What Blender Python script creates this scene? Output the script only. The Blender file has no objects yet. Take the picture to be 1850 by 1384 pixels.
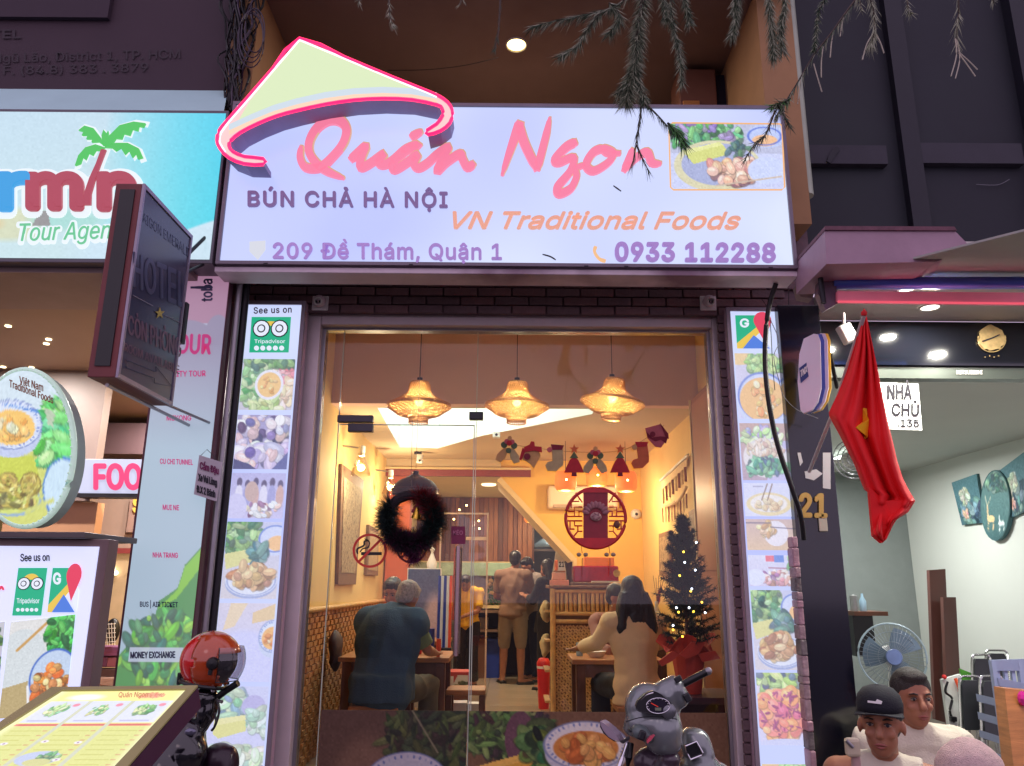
import bpy, bmesh, math, random
import numpy as np
from mathutils import Vector, Matrix, noise
from mathutils.geometry import tessellate_polygon

SC = bpy.context.scene
COL = SC.collection
random.seed(7)

# camera
F_PX, CX, CY = 1400.0, 925.0, 692.0
PITCH = math.radians(14.5)
ROLL = 0.008
D = 4.2
EYE = Vector((0.0, -D, 1.5))
CAMR = Matrix.Rotation(math.radians(90) + PITCH, 3, 'X') @ Matrix.Rotation(ROLL, 3, 'Z')
cam = bpy.data.cameras.new('camera')
camo = bpy.data.objects.new('camera', cam)
COL.objects.link(camo)
cam.sensor_width = 36
cam.lens = F_PX / 1850 * 36
cam.clip_start = 0.05
cam.clip_end = 400
camo.matrix_world = Matrix.Translation(EYE) @ CAMR.to_4x4()
SC.camera = camo

# world, moonlight, exposure
def lin(r, g=None, b=None):
    if g is None:
        r, g, b = r
    f = lambda c: (c / 255 / 12.92) if c <= 10 else ((c / 255 + 0.055) / 1.055) ** 2.4
    return (f(r), f(g), f(b), 1.0)

W = bpy.data.worlds.new('World')
SC.world = W
W.use_nodes = True
nt = W.node_tree
nt.nodes.clear()
sky = nt.nodes.new('ShaderNodeTexSky')
sky.sky_type = 'NISHITA'
sky.sun_disc = False
sky.sun_elevation = math.radians(2)
sky.sun_rotation = math.radians(200)
mixw = nt.nodes.new('ShaderNodeMix')
mixw.data_type = 'RGBA'
mixw.inputs['Factor'].default_value = 1.253
mixw.inputs['B'].default_value = (0.71, 0.57, 0.77, 1)
bg = nt.nodes.new('ShaderNodeBackground')
bg.inputs['Strength'].default_value = 1.25
ow = nt.nodes.new('ShaderNodeOutputWorld')
nt.links.new(sky.outputs[0], mixw.inputs['A'])
nt.links.new(mixw.outputs['Result'], bg.inputs[0])
nt.links.new(bg.outputs[0], ow.inputs[0])
sun = bpy.data.lights.new('dusk_sun', 'SUN')
sun.energy = 0.05
sun.angle = math.radians(12)
sun.color = (1.0, 0.75, 0.8)
suno = bpy.data.objects.new('dusk_sun', sun)
COL.objects.link(suno)
suno.rotation_euler = (math.radians(58), 0, math.radians(-14))

SC.render.engine = 'CYCLES'
cy = SC.cycles
cy.use_denoising = True
cy.max_bounces = 7
cy.diffuse_bounces = 4
cy.glossy_bounces = 3
cy.transmission_bounces = 4
cy.transparent_max_bounces = 16
cy.sample_clamp_indirect = 4
cy.caustics_reflective = False
cy.caustics_refractive = False
SC.view_settings.view_transform = 'Standard'
SC.view_settings.look = 'None'
SC.view_settings.exposure = 0.0
SC.view_settings.gamma = 1.0
SC.view_settings.use_curve_mapping = False
SC.render.resolution_x, SC.render.resolution_y = 1024, 766

# pixel (1850 x 1384) to place
def ray(px, py):
    return CAMR @ Vector(((px - CX) / F_PX, -(py - CY) / F_PX, -1.0))
def at(px, py, Y):
    d = ray(px, py)
    return EYE + d * ((Y - EYE.y) / d.y)
def atx(px, py, X):
    d = ray(px, py)
    return EYE + d * ((X - EYE.x) / d.x)
def atz(px, py, Z):
    d = ray(px, py)
    return EYE + d * ((Z - EYE.z) / d.z)
class Plane:
    def __init__(s, p, n):
        s.p = Vector(p); s.n = Vector(n).normalized()
        if s.n.dot(EYE - s.p) < 0: s.n = -s.n
    def __call__(s, px, py, off=0.0):
        d = ray(px, py)
        t = (s.p - EYE).dot(s.n) / d.dot(s.n)
        return EYE + d * t + s.n * off
def PY(Y): return Plane((0, Y, 0), (0, 1, 0))
def SZ(px_len, Y, y=700):       # pixel length to metres at plane Y
    return (at(1000 + px_len, y, Y) - at(1000, y, Y)).length

# materials
MATS = {}
def mat(name, col, rough=0.6, metal=0.0, var=0.12, scale=6.0, bump=0.0, bscale=60.0, emit=None, es=1.0,
        coat=0.0, attr=False, alpha=None, trans=0.0, spec=0.5, stretch=None, var2=None, subs=0.0):
    if name in MATS: return MATS[name]
    m = bpy.data.materials.new(name)
    m.use_nodes = True
    N = m.node_tree.nodes; L = m.node_tree.links
    b = N['Principled BSDF']
    c = lin(col)
    tc = N.new('ShaderNodeTexCoord')
    vec = tc.outputs['Object']
    if stretch:
        mp = N.new('ShaderNodeMapping'); mp.inputs['Scale'].default_value = stretch
        L.new(vec, mp.inputs[0]); vec = mp.outputs[0]
    src = None
    if attr:
        a = N.new('ShaderNodeAttribute'); a.attribute_name = 'Col'; src = a.outputs['Color']
    if var > 0:
        nz = N.new('ShaderNodeTexNoise'); nz.inputs['Scale'].default_value = scale
        nz.inputs['Detail'].default_value = 6; nz.inputs['Roughness'].default_value = 0.6
        L.new(vec, nz.inputs['Vector'])
        rmp = N.new('ShaderNodeMapRange')
        rmp.inputs[1].default_value = 0.3; rmp.inputs[2].default_value = 0.7
        rmp.inputs[3].default_value = 1 - var; rmp.inputs[4].default_value = 1 + var
        L.new(nz.outputs[0], rmp.inputs[0])
        mx = N.new('ShaderNodeMix'); mx.data_type = 'RGBA'; mx.blend_type = 'MULTIPLY'
        mx.inputs['Factor'].default_value = 1
        if src: L.new(src, mx.inputs['A'])
        else: mx.inputs['A'].default_value = c
        L.new(rmp.outputs[0], mx.inputs['B'])
        src = mx.outputs['Result']
        if var2:
            n2 = N.new('ShaderNodeTexNoise'); n2.inputs['Scale'].default_value = scale * 0.4
            n2.inputs['Detail'].default_value = 8
            L.new(vec, n2.inputs['Vector'])
            r2 = N.new('ShaderNodeMapRange'); r2.inputs[1].default_value = 0.5; r2.inputs[2].default_value = 0.68
            L.new(n2.outputs[0], r2.inputs[0])
            m2 = N.new('ShaderNodeMix'); m2.data_type = 'RGBA'
            L.new(r2.outputs[0], m2.inputs['Factor']); L.new(src, m2.inputs['A'])
            m2.inputs['B'].default_value = lin(var2)
            src = m2.outputs['Result']
    if src: L.new(src, b.inputs['Base Color'])
    else: b.inputs['Base Color'].default_value = c
    b.inputs['Roughness'].default_value = rough
    b.inputs['Metallic'].default_value = metal
    b.inputs['Specular IOR Level'].default_value = spec
    if coat: b.inputs['Coat Weight'].default_value = coat; b.inputs['Coat Roughness'].default_value = 0.08
    if subs: b.inputs['Subsurface Weight'].default_value = subs; b.inputs['Subsurface Radius'].default_value = (0.02, 0.008, 0.004)
    if bump > 0:
        nb = N.new('ShaderNodeTexNoise'); nb.inputs['Scale'].default_value = bscale; nb.inputs['Detail'].default_value = 5
        L.new(vec, nb.inputs['Vector'])
        bp = N.new('ShaderNodeBump'); bp.inputs['Strength'].default_value = bump; bp.inputs['Distance'].default_value = 0.01
        L.new(nb.outputs[0], bp.inputs['Height']); L.new(bp.outputs[0], b.inputs['Normal'])
    if emit is not None:
        if emit != 'src' and es > .5: b.inputs['Base Color'].default_value = (c[0] * .12, c[1] * .12, c[2] * .12, 1)
        b.inputs['Emission Strength'].default_value = es
        if emit == 'src':
            L.new(src, b.inputs['Emission Color'])
            bc = b.inputs['Base Color']
            for l in list(bc.links): L.remove(l)
            bc.default_value = (0.08, 0.08, 0.08, 1)
        else: b.inputs['Emission Color'].default_value = lin(emit)
    MATS[name] = m
    return m

def glassmat(name, tint=(1, 1, 1), fac=0.05, rough=0.0):
    if name in MATS: return MATS[name]
    m = bpy.data.materials.new(name); m.use_nodes = True
    N = m.node_tree.nodes; L = m.node_tree.links
    N.clear()
    o = N.new('ShaderNodeOutputMaterial'); t = N.new('ShaderNodeBsdfTransparent'); g = N.new('ShaderNodeBsdfGlossy')
    t.inputs[0].default_value = (*tint, 1); g.inputs['Roughness'].default_value = rough
    lw = N.new('ShaderNodeLayerWeight'); lw.inputs[0].default_value = 0.25
    ad = N.new('ShaderNodeMath'); ad.operation = 'MULTIPLY_ADD'
    ad.inputs[1].default_value = 0.5; ad.inputs[2].default_value = fac; ad.use_clamp = True
    L.new(lw.outputs['Fresnel'], ad.inputs[0])
    mx = N.new('ShaderNodeMixShader')
    L.new(ad.outputs[0], mx.inputs[0]); L.new(t.outputs[0], mx.inputs[1]); L.new(g.outputs[0], mx.inputs[2])
    L.new(mx.outputs[0], o.inputs[0])
    MATS[name] = m
    return m

# objects
ORG = {}
def tag(o, label=None, cat=None, group=None, kind=None):
    if label: o['label'] = label
    if cat: o['category'] = cat
    if group: o['group'] = group
    if kind: o['kind'] = kind
    return o
def thing(name, loc, label, cat, group=None):
    o = bpy.data.objects.new(name, None)
    o.empty_display_size = 0.1
    COL.objects.link(o); o.location = loc
    ORG[o.name] = Vector(loc)
    return tag(o, label, cat, group)
def link_mesh(name, verts, faces, m, parent=None, smooth=False, colors=None):
    V = np.array(verts, dtype=np.float64).reshape(-1, 3)
    if parent is not None: org = ORG[parent.name]
    else:
        mn, mxv = V.min(0), V.max(0)
        org = Vector(((mn[0] + mxv[0]) / 2, (mn[1] + mxv[1]) / 2, mn[2]))
    V = V - np.array(org)
    me = bpy.data.meshes.new(name)
    if isinstance(faces, np.ndarray) and faces.shape[1] == 4:
        me.vertices.add(len(V)); me.vertices.foreach_set('co', V.ravel())
        me.loops.add(faces.size); me.loops.foreach_set('vertex_index', faces.ravel())
        me.polygons.add(len(faces)); me.polygons.foreach_set('loop_start', np.arange(0, faces.size, 4))
        me.polygons.foreach_set('loop_total', np.full(len(faces), 4))
        me.update(calc_edges=True)
    else:
        me.from_pydata([tuple(v) for v in V], [], faces)
    if colors is not None:
        ca = me.color_attributes.new('Col', 'FLOAT_COLOR', 'POINT')
        ca.data.foreach_set('color', np.asarray(colors, dtype=np.float32).ravel())
    if smooth:
        me.polygons.foreach_set('use_smooth', [True] * len(me.polygons))
    me.validate()
    if m: me.materials.append(m)
    o = bpy.data.objects.new(name, me)
    COL.objects.link(o)
    if parent is not None: o.parent = parent
    else: o.location = org
    ORG[o.name] = org
    return o
def instance(name, src, parent, loc, rot=None, scale=None):      # piece sharing mesh data; loc in world
    o = bpy.data.objects.new(name, src.data if hasattr(src, 'data') else src)
    COL.objects.link(o)
    if parent is not None:
        o.parent = parent; o.location = Vector(loc) - ORG[parent.name]
    else: o.location = loc
    if rot is not None: o.rotation_euler = rot
    if scale is not None: o.scale = scale
    ORG[o.name] = Vector(loc)
    return o
def copy_tree(o, loc=None, parent=None):
    c = o.copy(); COL.objects.link(c); c.parent = parent
    if loc is not None: c.location = loc
    for ch in list(o.children): copy_tree(ch, None, c)
    return c

def frame_from(dirv, up=Vector((0, 0, 1))):
    w = Vector(dirv).normalized()
    if abs(w.dot(up)) > 0.98: up = Vector((1, 0, 0))
    u = up.cross(w).normalized(); v = w.cross(u)
    return u, v, w

class MB:
    def __init__(s): s.v = []; s.f = []
    def add(s, vs, fs):
        n = len(s.v); s.v += [Vector(v) for v in vs]; s.f += [tuple(i + n for i in f) for f in fs]
        return s
    def box(s, c, size, rot=None, bev=0.0):
        x, y, z = [k / 2 for k in size]
        c = Vector(c)
        if bev <= 0:
            vs = [Vector((a * x, b * y, d * z)) for d in (-1, 1) for b in (-1, 1) for a in (-1, 1)]
            fs = [(0, 2, 3, 1), (4, 5, 7, 6), (0, 1, 5, 4), (2, 6, 7, 3), (0, 4, 6, 2), (1, 3, 7, 5)]
        else:
            bm = bmesh.new(); bmesh.ops.create_cube(bm, size=1)
            for v in bm.verts: v.co = Vector((v.co.x * 2 * x, v.co.y * 2 * y, v.co.z * 2 * z))
            bmesh.ops.bevel(bm, geom=bm.edges[:], offset=min(bev, x * .9, y * .9, z * .9), segments=2, profile=0.5, affect='EDGES')
            vs = [v.co.copy() for v in bm.verts]; fs = [tuple(v.index for v in f.verts) for f in bm.faces]; bm.free()
        if rot is not None: vs = [rot @ v for v in vs]
        return s.add([v + c for v in vs], fs)
    def bx(s, x0, x1, y0, y1, z0, z1, bev=0.0):
        return s.box(((x0 + x1) / 2, (y0 + y1) / 2, (z0 + z1) / 2), (abs(x1 - x0), abs(y1 - y0), abs(z1 - z0)), None, bev)
    def tube(s, pts, r, n=8, closed=False, caps=True, flat=1.0, up=Vector((0, 0, 1))):
        pts = [Vector(p) for p in pts]
        rs = r if isinstance(r, (list, tuple)) else [r] * len(pts)
        m = len(pts); vs = []
        for i, p in enumerate(pts):
            a = pts[(i - 1) % m] if (closed or i > 0) else p
            b = pts[(i + 1) % m] if (closed or i < m - 1) else p
            u, v, w = frame_from(b - a if (b - a).length > 1e-9 else Vector((0, 0, 1)), up)
            for k in range(n):
                t = 2 * math.pi * k / n
                vs.append(p + (u * math.cos(t) * flat + v * math.sin(t)) * rs[i])
        fs = []
        for i in range(m if closed else m - 1):
            j = (i + 1) % m
            for k in range(n):
                l = (k + 1) % n
                fs.append((i * n + k, i * n + l, j * n + l, j * n + k))
        if caps and not closed:
            fs.append(tuple(range(n - 1, -1, -1))); fs.append(tuple((m - 1) * n + k for k in range(n)))
        return s.add(vs, fs)
    def lathe(s, prof, c=(0, 0, 0), n=24, axis=(0, 0, 1), sx=1.0, cap=False):
        u, v, w = frame_from(Vector(axis)); c = Vector(c); vs = []
        for (r, z) in prof:
            for k in range(n):
                t = 2 * math.pi * k / n
                vs.append(c + u * r * math.cos(t) * sx + v * r * math.sin(t) + w * z)
        fs = []
        for i in range(len(prof) - 1):
            for k in range(n):
                l = (k + 1) % n
                fs.append((i * n + k, i * n + l, (i + 1) * n + l, (i + 1) * n + k))
        if cap:
            fs.append(tuple(range(n - 1, -1, -1))); fs.append(tuple((len(prof) - 1) * n + k for k in range(n)))
        return s.add(vs, fs)
    def ball(s, c, r, nu=14, nv=10, rot=None):
        r = (r, r, r) if not hasattr(r, '__len__') else r
        c = Vector(c); vs = [Vector((0, 0, -r[2]))]
        for i in range(1, nv):
            ph = -math.pi / 2 + math.pi * i / nv
            for k in range(nu):
                t = 2 * math.pi * k / nu
                vs.append(Vector((r[0] * math.cos(ph) * math.cos(t), r[1] * math.cos(ph) * math.sin(t), r[2] * math.sin(ph))))
        vs.append(Vector((0, 0, r[2])))
        fs = [(0, 1 + (k + 1) % nu, 1 + k) for k in range(nu)]
        for i in range(nv - 2):
            for k in range(nu):
                l = (k + 1) % nu
                fs.append((1 + i * nu + k, 1 + i * nu + l, 1 + (i + 1) * nu + l, 1 + (i + 1) * nu + k))
        t0 = 1 + (nv - 2) * nu
        fs += [(t0 + k, t0 + (k + 1) % nu, len(vs) - 1) for k in range(nu)]
        if rot is not None: vs = [rot @ v for v in vs]
        return s.add([v + c for v in vs], fs)
    def slab(s, outline, back):            # outline: world points of the front; back: vector to the rear face
        n = len(outline); back = Vector(back)
        tr = tessellate_polygon([[Vector(p) for p in outline]])
        vs = [Vector(p) for p in outline] + [Vector(p) + back for p in outline]
        fs = [tuple(t) for t in tr] + [tuple(i + n for i in reversed(t)) for t in tr]
        fs += [(i, (i + 1) % n, (i + 1) % n + n, i + n) for i in range(n)]
        return s.add(vs, fs)
    def quad(s, a, b, c, d): return s.add([a, b, c, d], [(0, 1, 2, 3)])
    def build(s, name, m, parent=None, smooth=False):
        o = link_mesh(name, s.v, s.f, m, parent, smooth)
        if smooth:
            me = o.data
            bm = bmesh.new(); bm.from_mesh(me); bmesh.ops.recalc_face_normals(bm, faces=bm.faces);
            for e in bm.edges:
                if len(e.link_faces) == 2 and e.calc_face_angle(0) > 0.9: e.smooth = False
            bm.to_mesh(me); bm.free()
        return o

def smooth_pts(pts, k=6, closed=False):
    pts = [Vector(p) for p in pts]; out = []; n = len(pts)
    for i in range(n if closed else n - 1):
        if closed: p0, p1, p2, p3 = pts[(i - 1) % n], pts[i], pts[(i + 1) % n], pts[(i + 2) % n]
        else: p0, p1, p2, p3 = pts[max(i - 1, 0)], pts[i], pts[i + 1], pts[min(i + 2, n - 1)]
        for j in range(k):
            t = j / k
            out.append(0.5 * ((2 * p1) + (p2 - p0) * t + (2 * p0 - 5 * p1 + 4 * p2 - p3) * t * t + (3 * p1 - p0 - 3 * p2 + p3) * t ** 3))
    if not closed: out.append(pts[-1])
    return out

def area(nm, parent, loc, size, e, col, sy=None):
    L = bpy.data.lights.new(nm, 'AREA'); L.shape = 'RECTANGLE' if sy else 'DISK'; L.size = size; L.energy = e; L.color = col
    if sy: L.size_y = sy
    o = bpy.data.objects.new(nm, L); COL.objects.link(o); o.parent = parent; o.location = loc
# lettering
import os
try: FONT = bpy.data.fonts.load(os.path.join(bpy.utils.system_resource('DATAFILES'), 'fonts', 'Inter.woff2'))
except Exception: FONT = None
def glyphs(body, bold=0.0, shear=0.0, spacing=1.0):
    cu = bpy.data.curves.new('t', 'FONT'); cu.body = body
    if FONT: cu.font = FONT
    cu.offset = 0; cu.offset = bold; cu.shear = shear
    cu.space_character = spacing; cu.resolution_u = 3
    o = bpy.data.objects.new('t', cu); COL.objects.link(o)
    dg = bpy.context.evaluated_depsgraph_get()
    me = bpy.data.meshes.new_from_object(o.evaluated_get(dg))
    vs = [v.co.copy() for v in me.vertices]; fs = [tuple(p.vertices) for p in me.polygons]
    bpy.data.objects.remove(o); bpy.data.curves.remove(cu); bpy.data.meshes.remove(me)
    return vs, fs
CAP = {}
def text(body, pl, p0, p1, cap, m, parent, name='lettering', bold=0.0, shear=0.0, spacing=1.0, off=0.004, depth=0.0, updir=None):
    """body runs from pixel p0 to pixel p1 along its baseline; cap = cap height in pixels"""
    vs, fs = glyphs(body, 0, shear, spacing)
    if not vs: return None
    key = 'cap'
    if key not in CAP:
        hv, _ = glyphs('H'); CAP[key] = max(v.y for v in hv)
    x0 = min(v.x for v in vs); x1 = max(v.x for v in vs)
    up = updir or (0, -1)
    P = []
    for v in vs:
        u = (v.x - x0) / (x1 - x0); h = v.y / CAP[key] * cap
        px = p0[0] + (p1[0] - p0[0]) * u + up[0] * h
        py = p0[1] + (p1[1] - p0[1]) * u + up[1] * h
        P.append((px, py))
    mb = MB(); nb = 0 if bold < .005 else (4 if bold < .03 else 8 if bold < .045 else 20); k_ = abs(bold) * cap / CAP[key]
    for q in range(nb + 1):
        a_ = 6.28318 * q / max(nb, 1); r_ = k_ if q else 0
        mb.add([pl(x + r_ * math.cos(a_), y + r_ * math.sin(a_), off + .00012 * q) for x, y in P], fs)
    if depth > 0:
        W3 = P; mb.v = mb.v; cnt = {}
        for f in fs:
            for i in range(len(f)):
                a, b = f[i], f[(i + 1) % len(f)]
                cnt[(a, b)] = cnt.get((a, b), 0) + 1
        for q in range(nb + 1):
            a_ = 6.28318 * q / max(nb, 1); r_ = k_ if q else 0; n = len(P); o_ = q * n; m0 = len(mb.v)
            mb.v += [pl(x + r_ * math.cos(a_), y + r_ * math.sin(a_), off - depth) for x, y in P]
            for (a, b) in cnt:
                if (b, a) not in cnt: mb.f.append((b + o_, a + o_, a + m0, b + m0))
    return mb.build(name, m, parent)

# flat prints painted on a fine grid of points
class Canvas:
    def __init__(s, w, h, bg, seed=1):
        s.w, s.h = w, h
        s.a = np.empty((h, w, 3)); s.a[:] = bg
        s.yy, s.xx = np.mgrid[0:h, 0:w].astype(float)
        s.r = np.random.RandomState(seed)
    def blend(s, mask, col):
        s.a = s.a * (1 - mask[..., None]) + np.array(col, float) * mask[..., None]
    def ell(s, cx, cy, rx, ry, col, ang=0, soft=0.8, alpha=1):
        c, n = math.cos(ang), math.sin(ang); e = max(rx, ry) + soft + 1
        x0, x1, y0, y1 = [int(max(0, k)) for k in (cx - e, cx + e + 2, cy - e, cy + e + 2)]
        xx = s.xx[y0:y1, x0:x1] - cx; yy = s.yy[y0:y1, x0:x1] - cy
        if xx.size == 0: return
        X = xx * c + yy * n; Y = -xx * n + yy * c
        d = np.sqrt((X / max(rx, .1)) ** 2 + (Y / max(ry, .1)) ** 2)
        m = (np.clip((1 - d) * min(rx, ry) / soft + 0.5, 0, 1) * alpha)[..., None]
        s.a[y0:y1, x0:x1] = s.a[y0:y1, x0:x1] * (1 - m) + np.array(col, float) * m
    def ring(s, cx, cy, rx, ry, col, wd=1.0, a=1):
        d = np.sqrt(((s.xx - cx) / rx) ** 2 + ((s.yy - cy) / ry) ** 2)
        s.blend(np.clip(wd / min(rx, ry) * 1.2 - np.abs(d - 1), 0, 1e9).clip(0, 0.03) / 0.03 * a if False else np.clip(1.3 - np.abs(d - 1) * min(rx, ry) / wd, 0, 1) * a, col)
    def poly(s, pts, col, alpha=1):
        ins = np.zeros((s.h, s.w), bool); n = len(pts); j = n - 1
        for i in range(n):
            xi, yi = pts[i]; xj, yj = pts[j]
            with np.errstate(divide='ignore', invalid='ignore'):
                c = ((yi > s.yy) != (yj > s.yy)) & (s.xx < (xj - xi) * (s.yy - yi) / (yj - yi + 1e-9) + xi)
            ins ^= c; j = i
        s.blend(ins.astype(float) * alpha, col)
    def rect(s, x0, y0, x1, y1, col, a=1): s.poly([(x0, y0), (x1, y0), (x1, y1), (x0, y1)], col, a)
    def line(s, x0, y0, x1, y1, wd, col, a=1):
        dx, dy = x1 - x0, y1 - y0; L = max(math.hypot(dx, dy), 1e-6)
        t = np.clip(((s.xx - x0) * dx + (s.yy - y0) * dy) / L / L, 0, 1)
        d = np.hypot(s.xx - x0 - t * dx, s.yy - y0 - t * dy)
        s.blend(np.clip(wd / 2 - d + 0.5, 0, 1) * a, col)
    def grad(s, c0, c1, horiz=False):
        t = (s.xx / s.w if horiz else s.yy / s.h)[..., None]
        s.a = np.array(c0, float) * (1 - t) + np.array(c1, float) * t
    def scatter(s, cx, cy, rx, ry, n, r0, r1, cols, elong=2.0, jit=14):
        for _ in range(n):
            t = s.r.rand() * 6.283; q = math.sqrt(s.r.rand())
            x, y = cx + math.cos(t) * q * rx, cy + math.sin(t) * q * ry
            r = r0 + (r1 - r0) * s.r.rand()
            c = np.array(cols[s.r.randint(len(cols))], float) + s.r.randn(3) * jit * 0.5 + s.r.randn() * jit
            R = r * (1 + s.r.rand() * (elong - 1)); an = s.r.rand() * 3.14; c = np.clip(c, 0, 255)
            if r > 1.4: s.ell(x + .5, y + .8, R * 1.08, r * 1.12, c * .55, an, .9, .55)
            s.ell(x, y, R, r, c, an, 0.7)
            if r > 1.4: s.ell(x - r * .2, y - r * .3, R * .6, r * .4, np.clip(c * 1.2 + 14, 0, 255), an, 1.4, .7); s.ell(x, y, R * .95, .25, c * .8, an, .7, .5)
    def noise(s, amp, cell=3):
        g = s.r.randn(s.h // cell + 2, s.w // cell + 2)
        g = np.kron(g, np.ones((cell, cell)))[:s.h, :s.w]
        s.a = np.clip(s.a + (g * amp)[..., None], 0, 255)
GREENS = [(96, 150, 84), (130, 180, 98), (70, 120, 80), (160, 200, 130), (60, 100, 70)]
def herbs(c, cx, cy, rx, ry, n=60, cols=GREENS, r=(2, 5)):
    c.scatter(cx, cy, rx, ry, n, r[0], r[1], cols, 2.6, 16)
def meat(c, cx, cy, rx, ry, n=30, cols=((214, 168, 110), (190, 130, 80), (232, 196, 140), (160, 105, 70))):
    c.scatter(cx, cy, rx, ry, n, rx * .12, rx * .22, cols, 1.8, 10)
def bowl(c, cx, cy, rx, ry, soup=(246, 178, 92), bits=((240, 140, 60), (250, 220, 170), (225, 120, 50)), n=16):
    c.ell(cx, cy + ry * .35, rx * .98, ry * 1.0, (196, 208, 240))
    c.ell(cx, cy, rx, ry, (222, 232, 252))
    for k in range(40):
        t = 6.283 * k / 40
        c.ell(cx + math.cos(t) * rx * .9, cy + math.sin(t) * ry * .88, 1.5, 1.0, (96, 124, 205), t, .7, .8 if k % 3 else .2)
    c.ring(cx, cy, rx, ry, (120, 140, 200), 0.8, .8)
    c.ell(cx, cy + ry * .12, rx * .78, ry * .72, soup)
    c.scatter(cx, cy + ry * .12, rx * .6, ry * .5, n, rx * .08, rx * .17, bits, 1.5, 8)
def dish(c, cx, cy, rx, ry):
    c.ell(cx, cy + ry * .15, rx, ry, (150, 165, 215)); c.ell(cx, cy, rx, ry, (226, 232, 250))
    c.ring(cx, cy, rx * .93, ry * .93, (110, 130, 200), 0.8, .7)
def print_mesh(canvas, p00, p10, p11, p01, m, parent, name='food_photo'):
    """corners in world: top-left, top-right, bottom-right, bottom-left"""
    h, w = canvas.h, canvas.w
    u = np.linspace(0, 1, w)[None, :, None]; v = np.linspace(0, 1, h)[:, None, None]
    A, B, C_, D_ = [np.array(p)[None, None, :] for p in (p00, p10, p11, p01)]
    P = (A * (1 - u) + B * u) * (1 - v) + (D_ * (1 - u) + C_ * u) * v
    idx = np.arange(h * w).reshape(h, w)
    F = np.stack([idx[:-1, :-1], idx[1:, :-1], idx[1:, 1:], idx[:-1, 1:]], -1).reshape(-1, 4)
    a = np.clip(canvas.a / 255, 0, 1)
    l = np.where(a <= 0.04045, a / 12.92, ((a + 0.055) / 1.055) ** 2.4)
    cols = np.concatenate([l.reshape(-1, 3), np.ones((h * w, 1))], 1)
    return link_mesh(name, P.reshape(-1, 3), F, m, parent, False, cols)
PRINT = mat('lit_print', (255, 255, 255), 0.4, var=0.0, attr=True, emit=None)
def _fix_print(m, s, base):
    N = m.node_tree.nodes; L = m.node_tree.links; b = N['Principled BSDF']
    a = [n for n in N if n.type == 'ATTRIBUTE'][0]
    L.new(a.outputs['Color'], b.inputs['Emission Color'])
    b.inputs['Emission Strength'].default_value = s
    if base:
        for l in list(b.inputs['Base Color'].links): L.remove(l)
        b.inputs['Base Color'].default_value = (base, base, base, 1)
_fix_print(PRINT, 0.96, 0.06)
PAPER = mat('paper_print', (255, 255, 255), 0.6, var=0.0, attr=True)

# common materials
M = dict(
    steel=mat('brushed_steel', (150, 146, 152), 0.35, 0.8, 0.1),
    alu=mat('anodised_frame', (150, 138, 150), 0.45, 0.3, 0.08),
    darkmetal=mat('dark_metal', (40, 38, 44), 0.45, 0.5),
    black=mat('black_plastic', (16, 16, 20), 0.35),
    glossblack=mat('gloss_black', (8, 8, 14), 0.12, 0, 0.05, coat=0.6),
    white=mat('white_plastic', (225, 222, 218), 0.45, 0, 0.04),
    cable=mat('black_cable', (14, 12, 18), 0.5),
    wood=mat('varnished_wood', (168, 108, 62), 0.4, 0, 0.3, 4, 0.15, 40, stretch=(1, 1, 8)),
    darkwood=mat('dark_wood', (96, 56, 38), 0.4, 0, 0.3, 4, 0.15, 40),
    bamboo=mat('bamboo', (206, 160, 98), 0.45, 0, 0.22, 14, 0.1, 60),
    yellow=mat('yellow_wall_paint', (234, 200, 130), 0.75, 0, 0.04, 3, 0.05, 90),
    cream=mat('cream_wall_paint', (226, 200, 150), 0.75, 0, 0.04, 3, 0.05, 90),
    ceil=mat('ceiling_paint', (204, 180, 146), 0.8, 0, 0.03, 2, 0.03, 60),
)
# GROUND
ZF = 0.23                     # shop floor
road = MB().quad((-40, -40, 0), (40, -40, 0), (40, -2.6, 0), (-40, -2.6, 0)).build('road', mat('asphalt', (62, 60, 64), 0.8, 0, 0.25, 3, 0.5, 120))
tag(road, kind='structure')
pav = MB().bx(-40, 40, -2.6, -0.02, 0.0, 0.12).build('pavement', mat('paving', (112, 104, 104), 0.75, 0, 0.2, 3, 0.3, 60, var2=(80, 74, 76)))
tag(pav, kind='structure')
ground = MB().quad((-60, -60, -0.02), (60, -60, -0.02), (60, 60, -0.02), (-60, 60, -0.02)).build('ground', mat('soil', (70, 64, 62), 0.9))
tag(ground, kind='structure')

# SHOP ROOM
XL, XR = -1.47, 1.52
ZC = 1.5 + 1.41               # ceiling
ZH = 1.5 + 2.05               # high front ceiling
YB, YS, YK = 1.95, 4.9, 7.9   # bulkhead, stair wall, panelled wall
floor = MB().bx(XL - .1, XR + 3.2, -0.12, 11.5, 0.0, ZF - 0.012).build('shop_floor', mat('floor_bed', (92, 82, 74), 0.7))
tag(floor, kind='structure')
TILE = mat('floor_tile', (176, 160, 140), 0.22, 0, 0.08, 2, 0.02, 30)
ts = MB().box((0, 0, 0), (0.594, 0.594, 0.012), None, 0.002).build('tile_mesh', TILE)
tme = ts.data; bpy.data.objects.remove(ts)
for i in range(5):
    for j in range(19):
        instance('tile', tme, floor, (XL + 0.3 + i * 0.6, 0.2 + j * 0.6, ZF - 0.006))

lw = MB()
lw.bx(XL - 0.14, XL, 0.03, 11.5, 0.12, ZH)
lwall = tag(lw.build('left_wall', M['yellow']), kind='structure')
rw = MB(); rw.bx(XR, XR + 0.14, 0.03, YS + .12, 0.12, ZH)
rwall = tag(rw.build('right_wall', M['yellow']), kind='structure')
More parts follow.
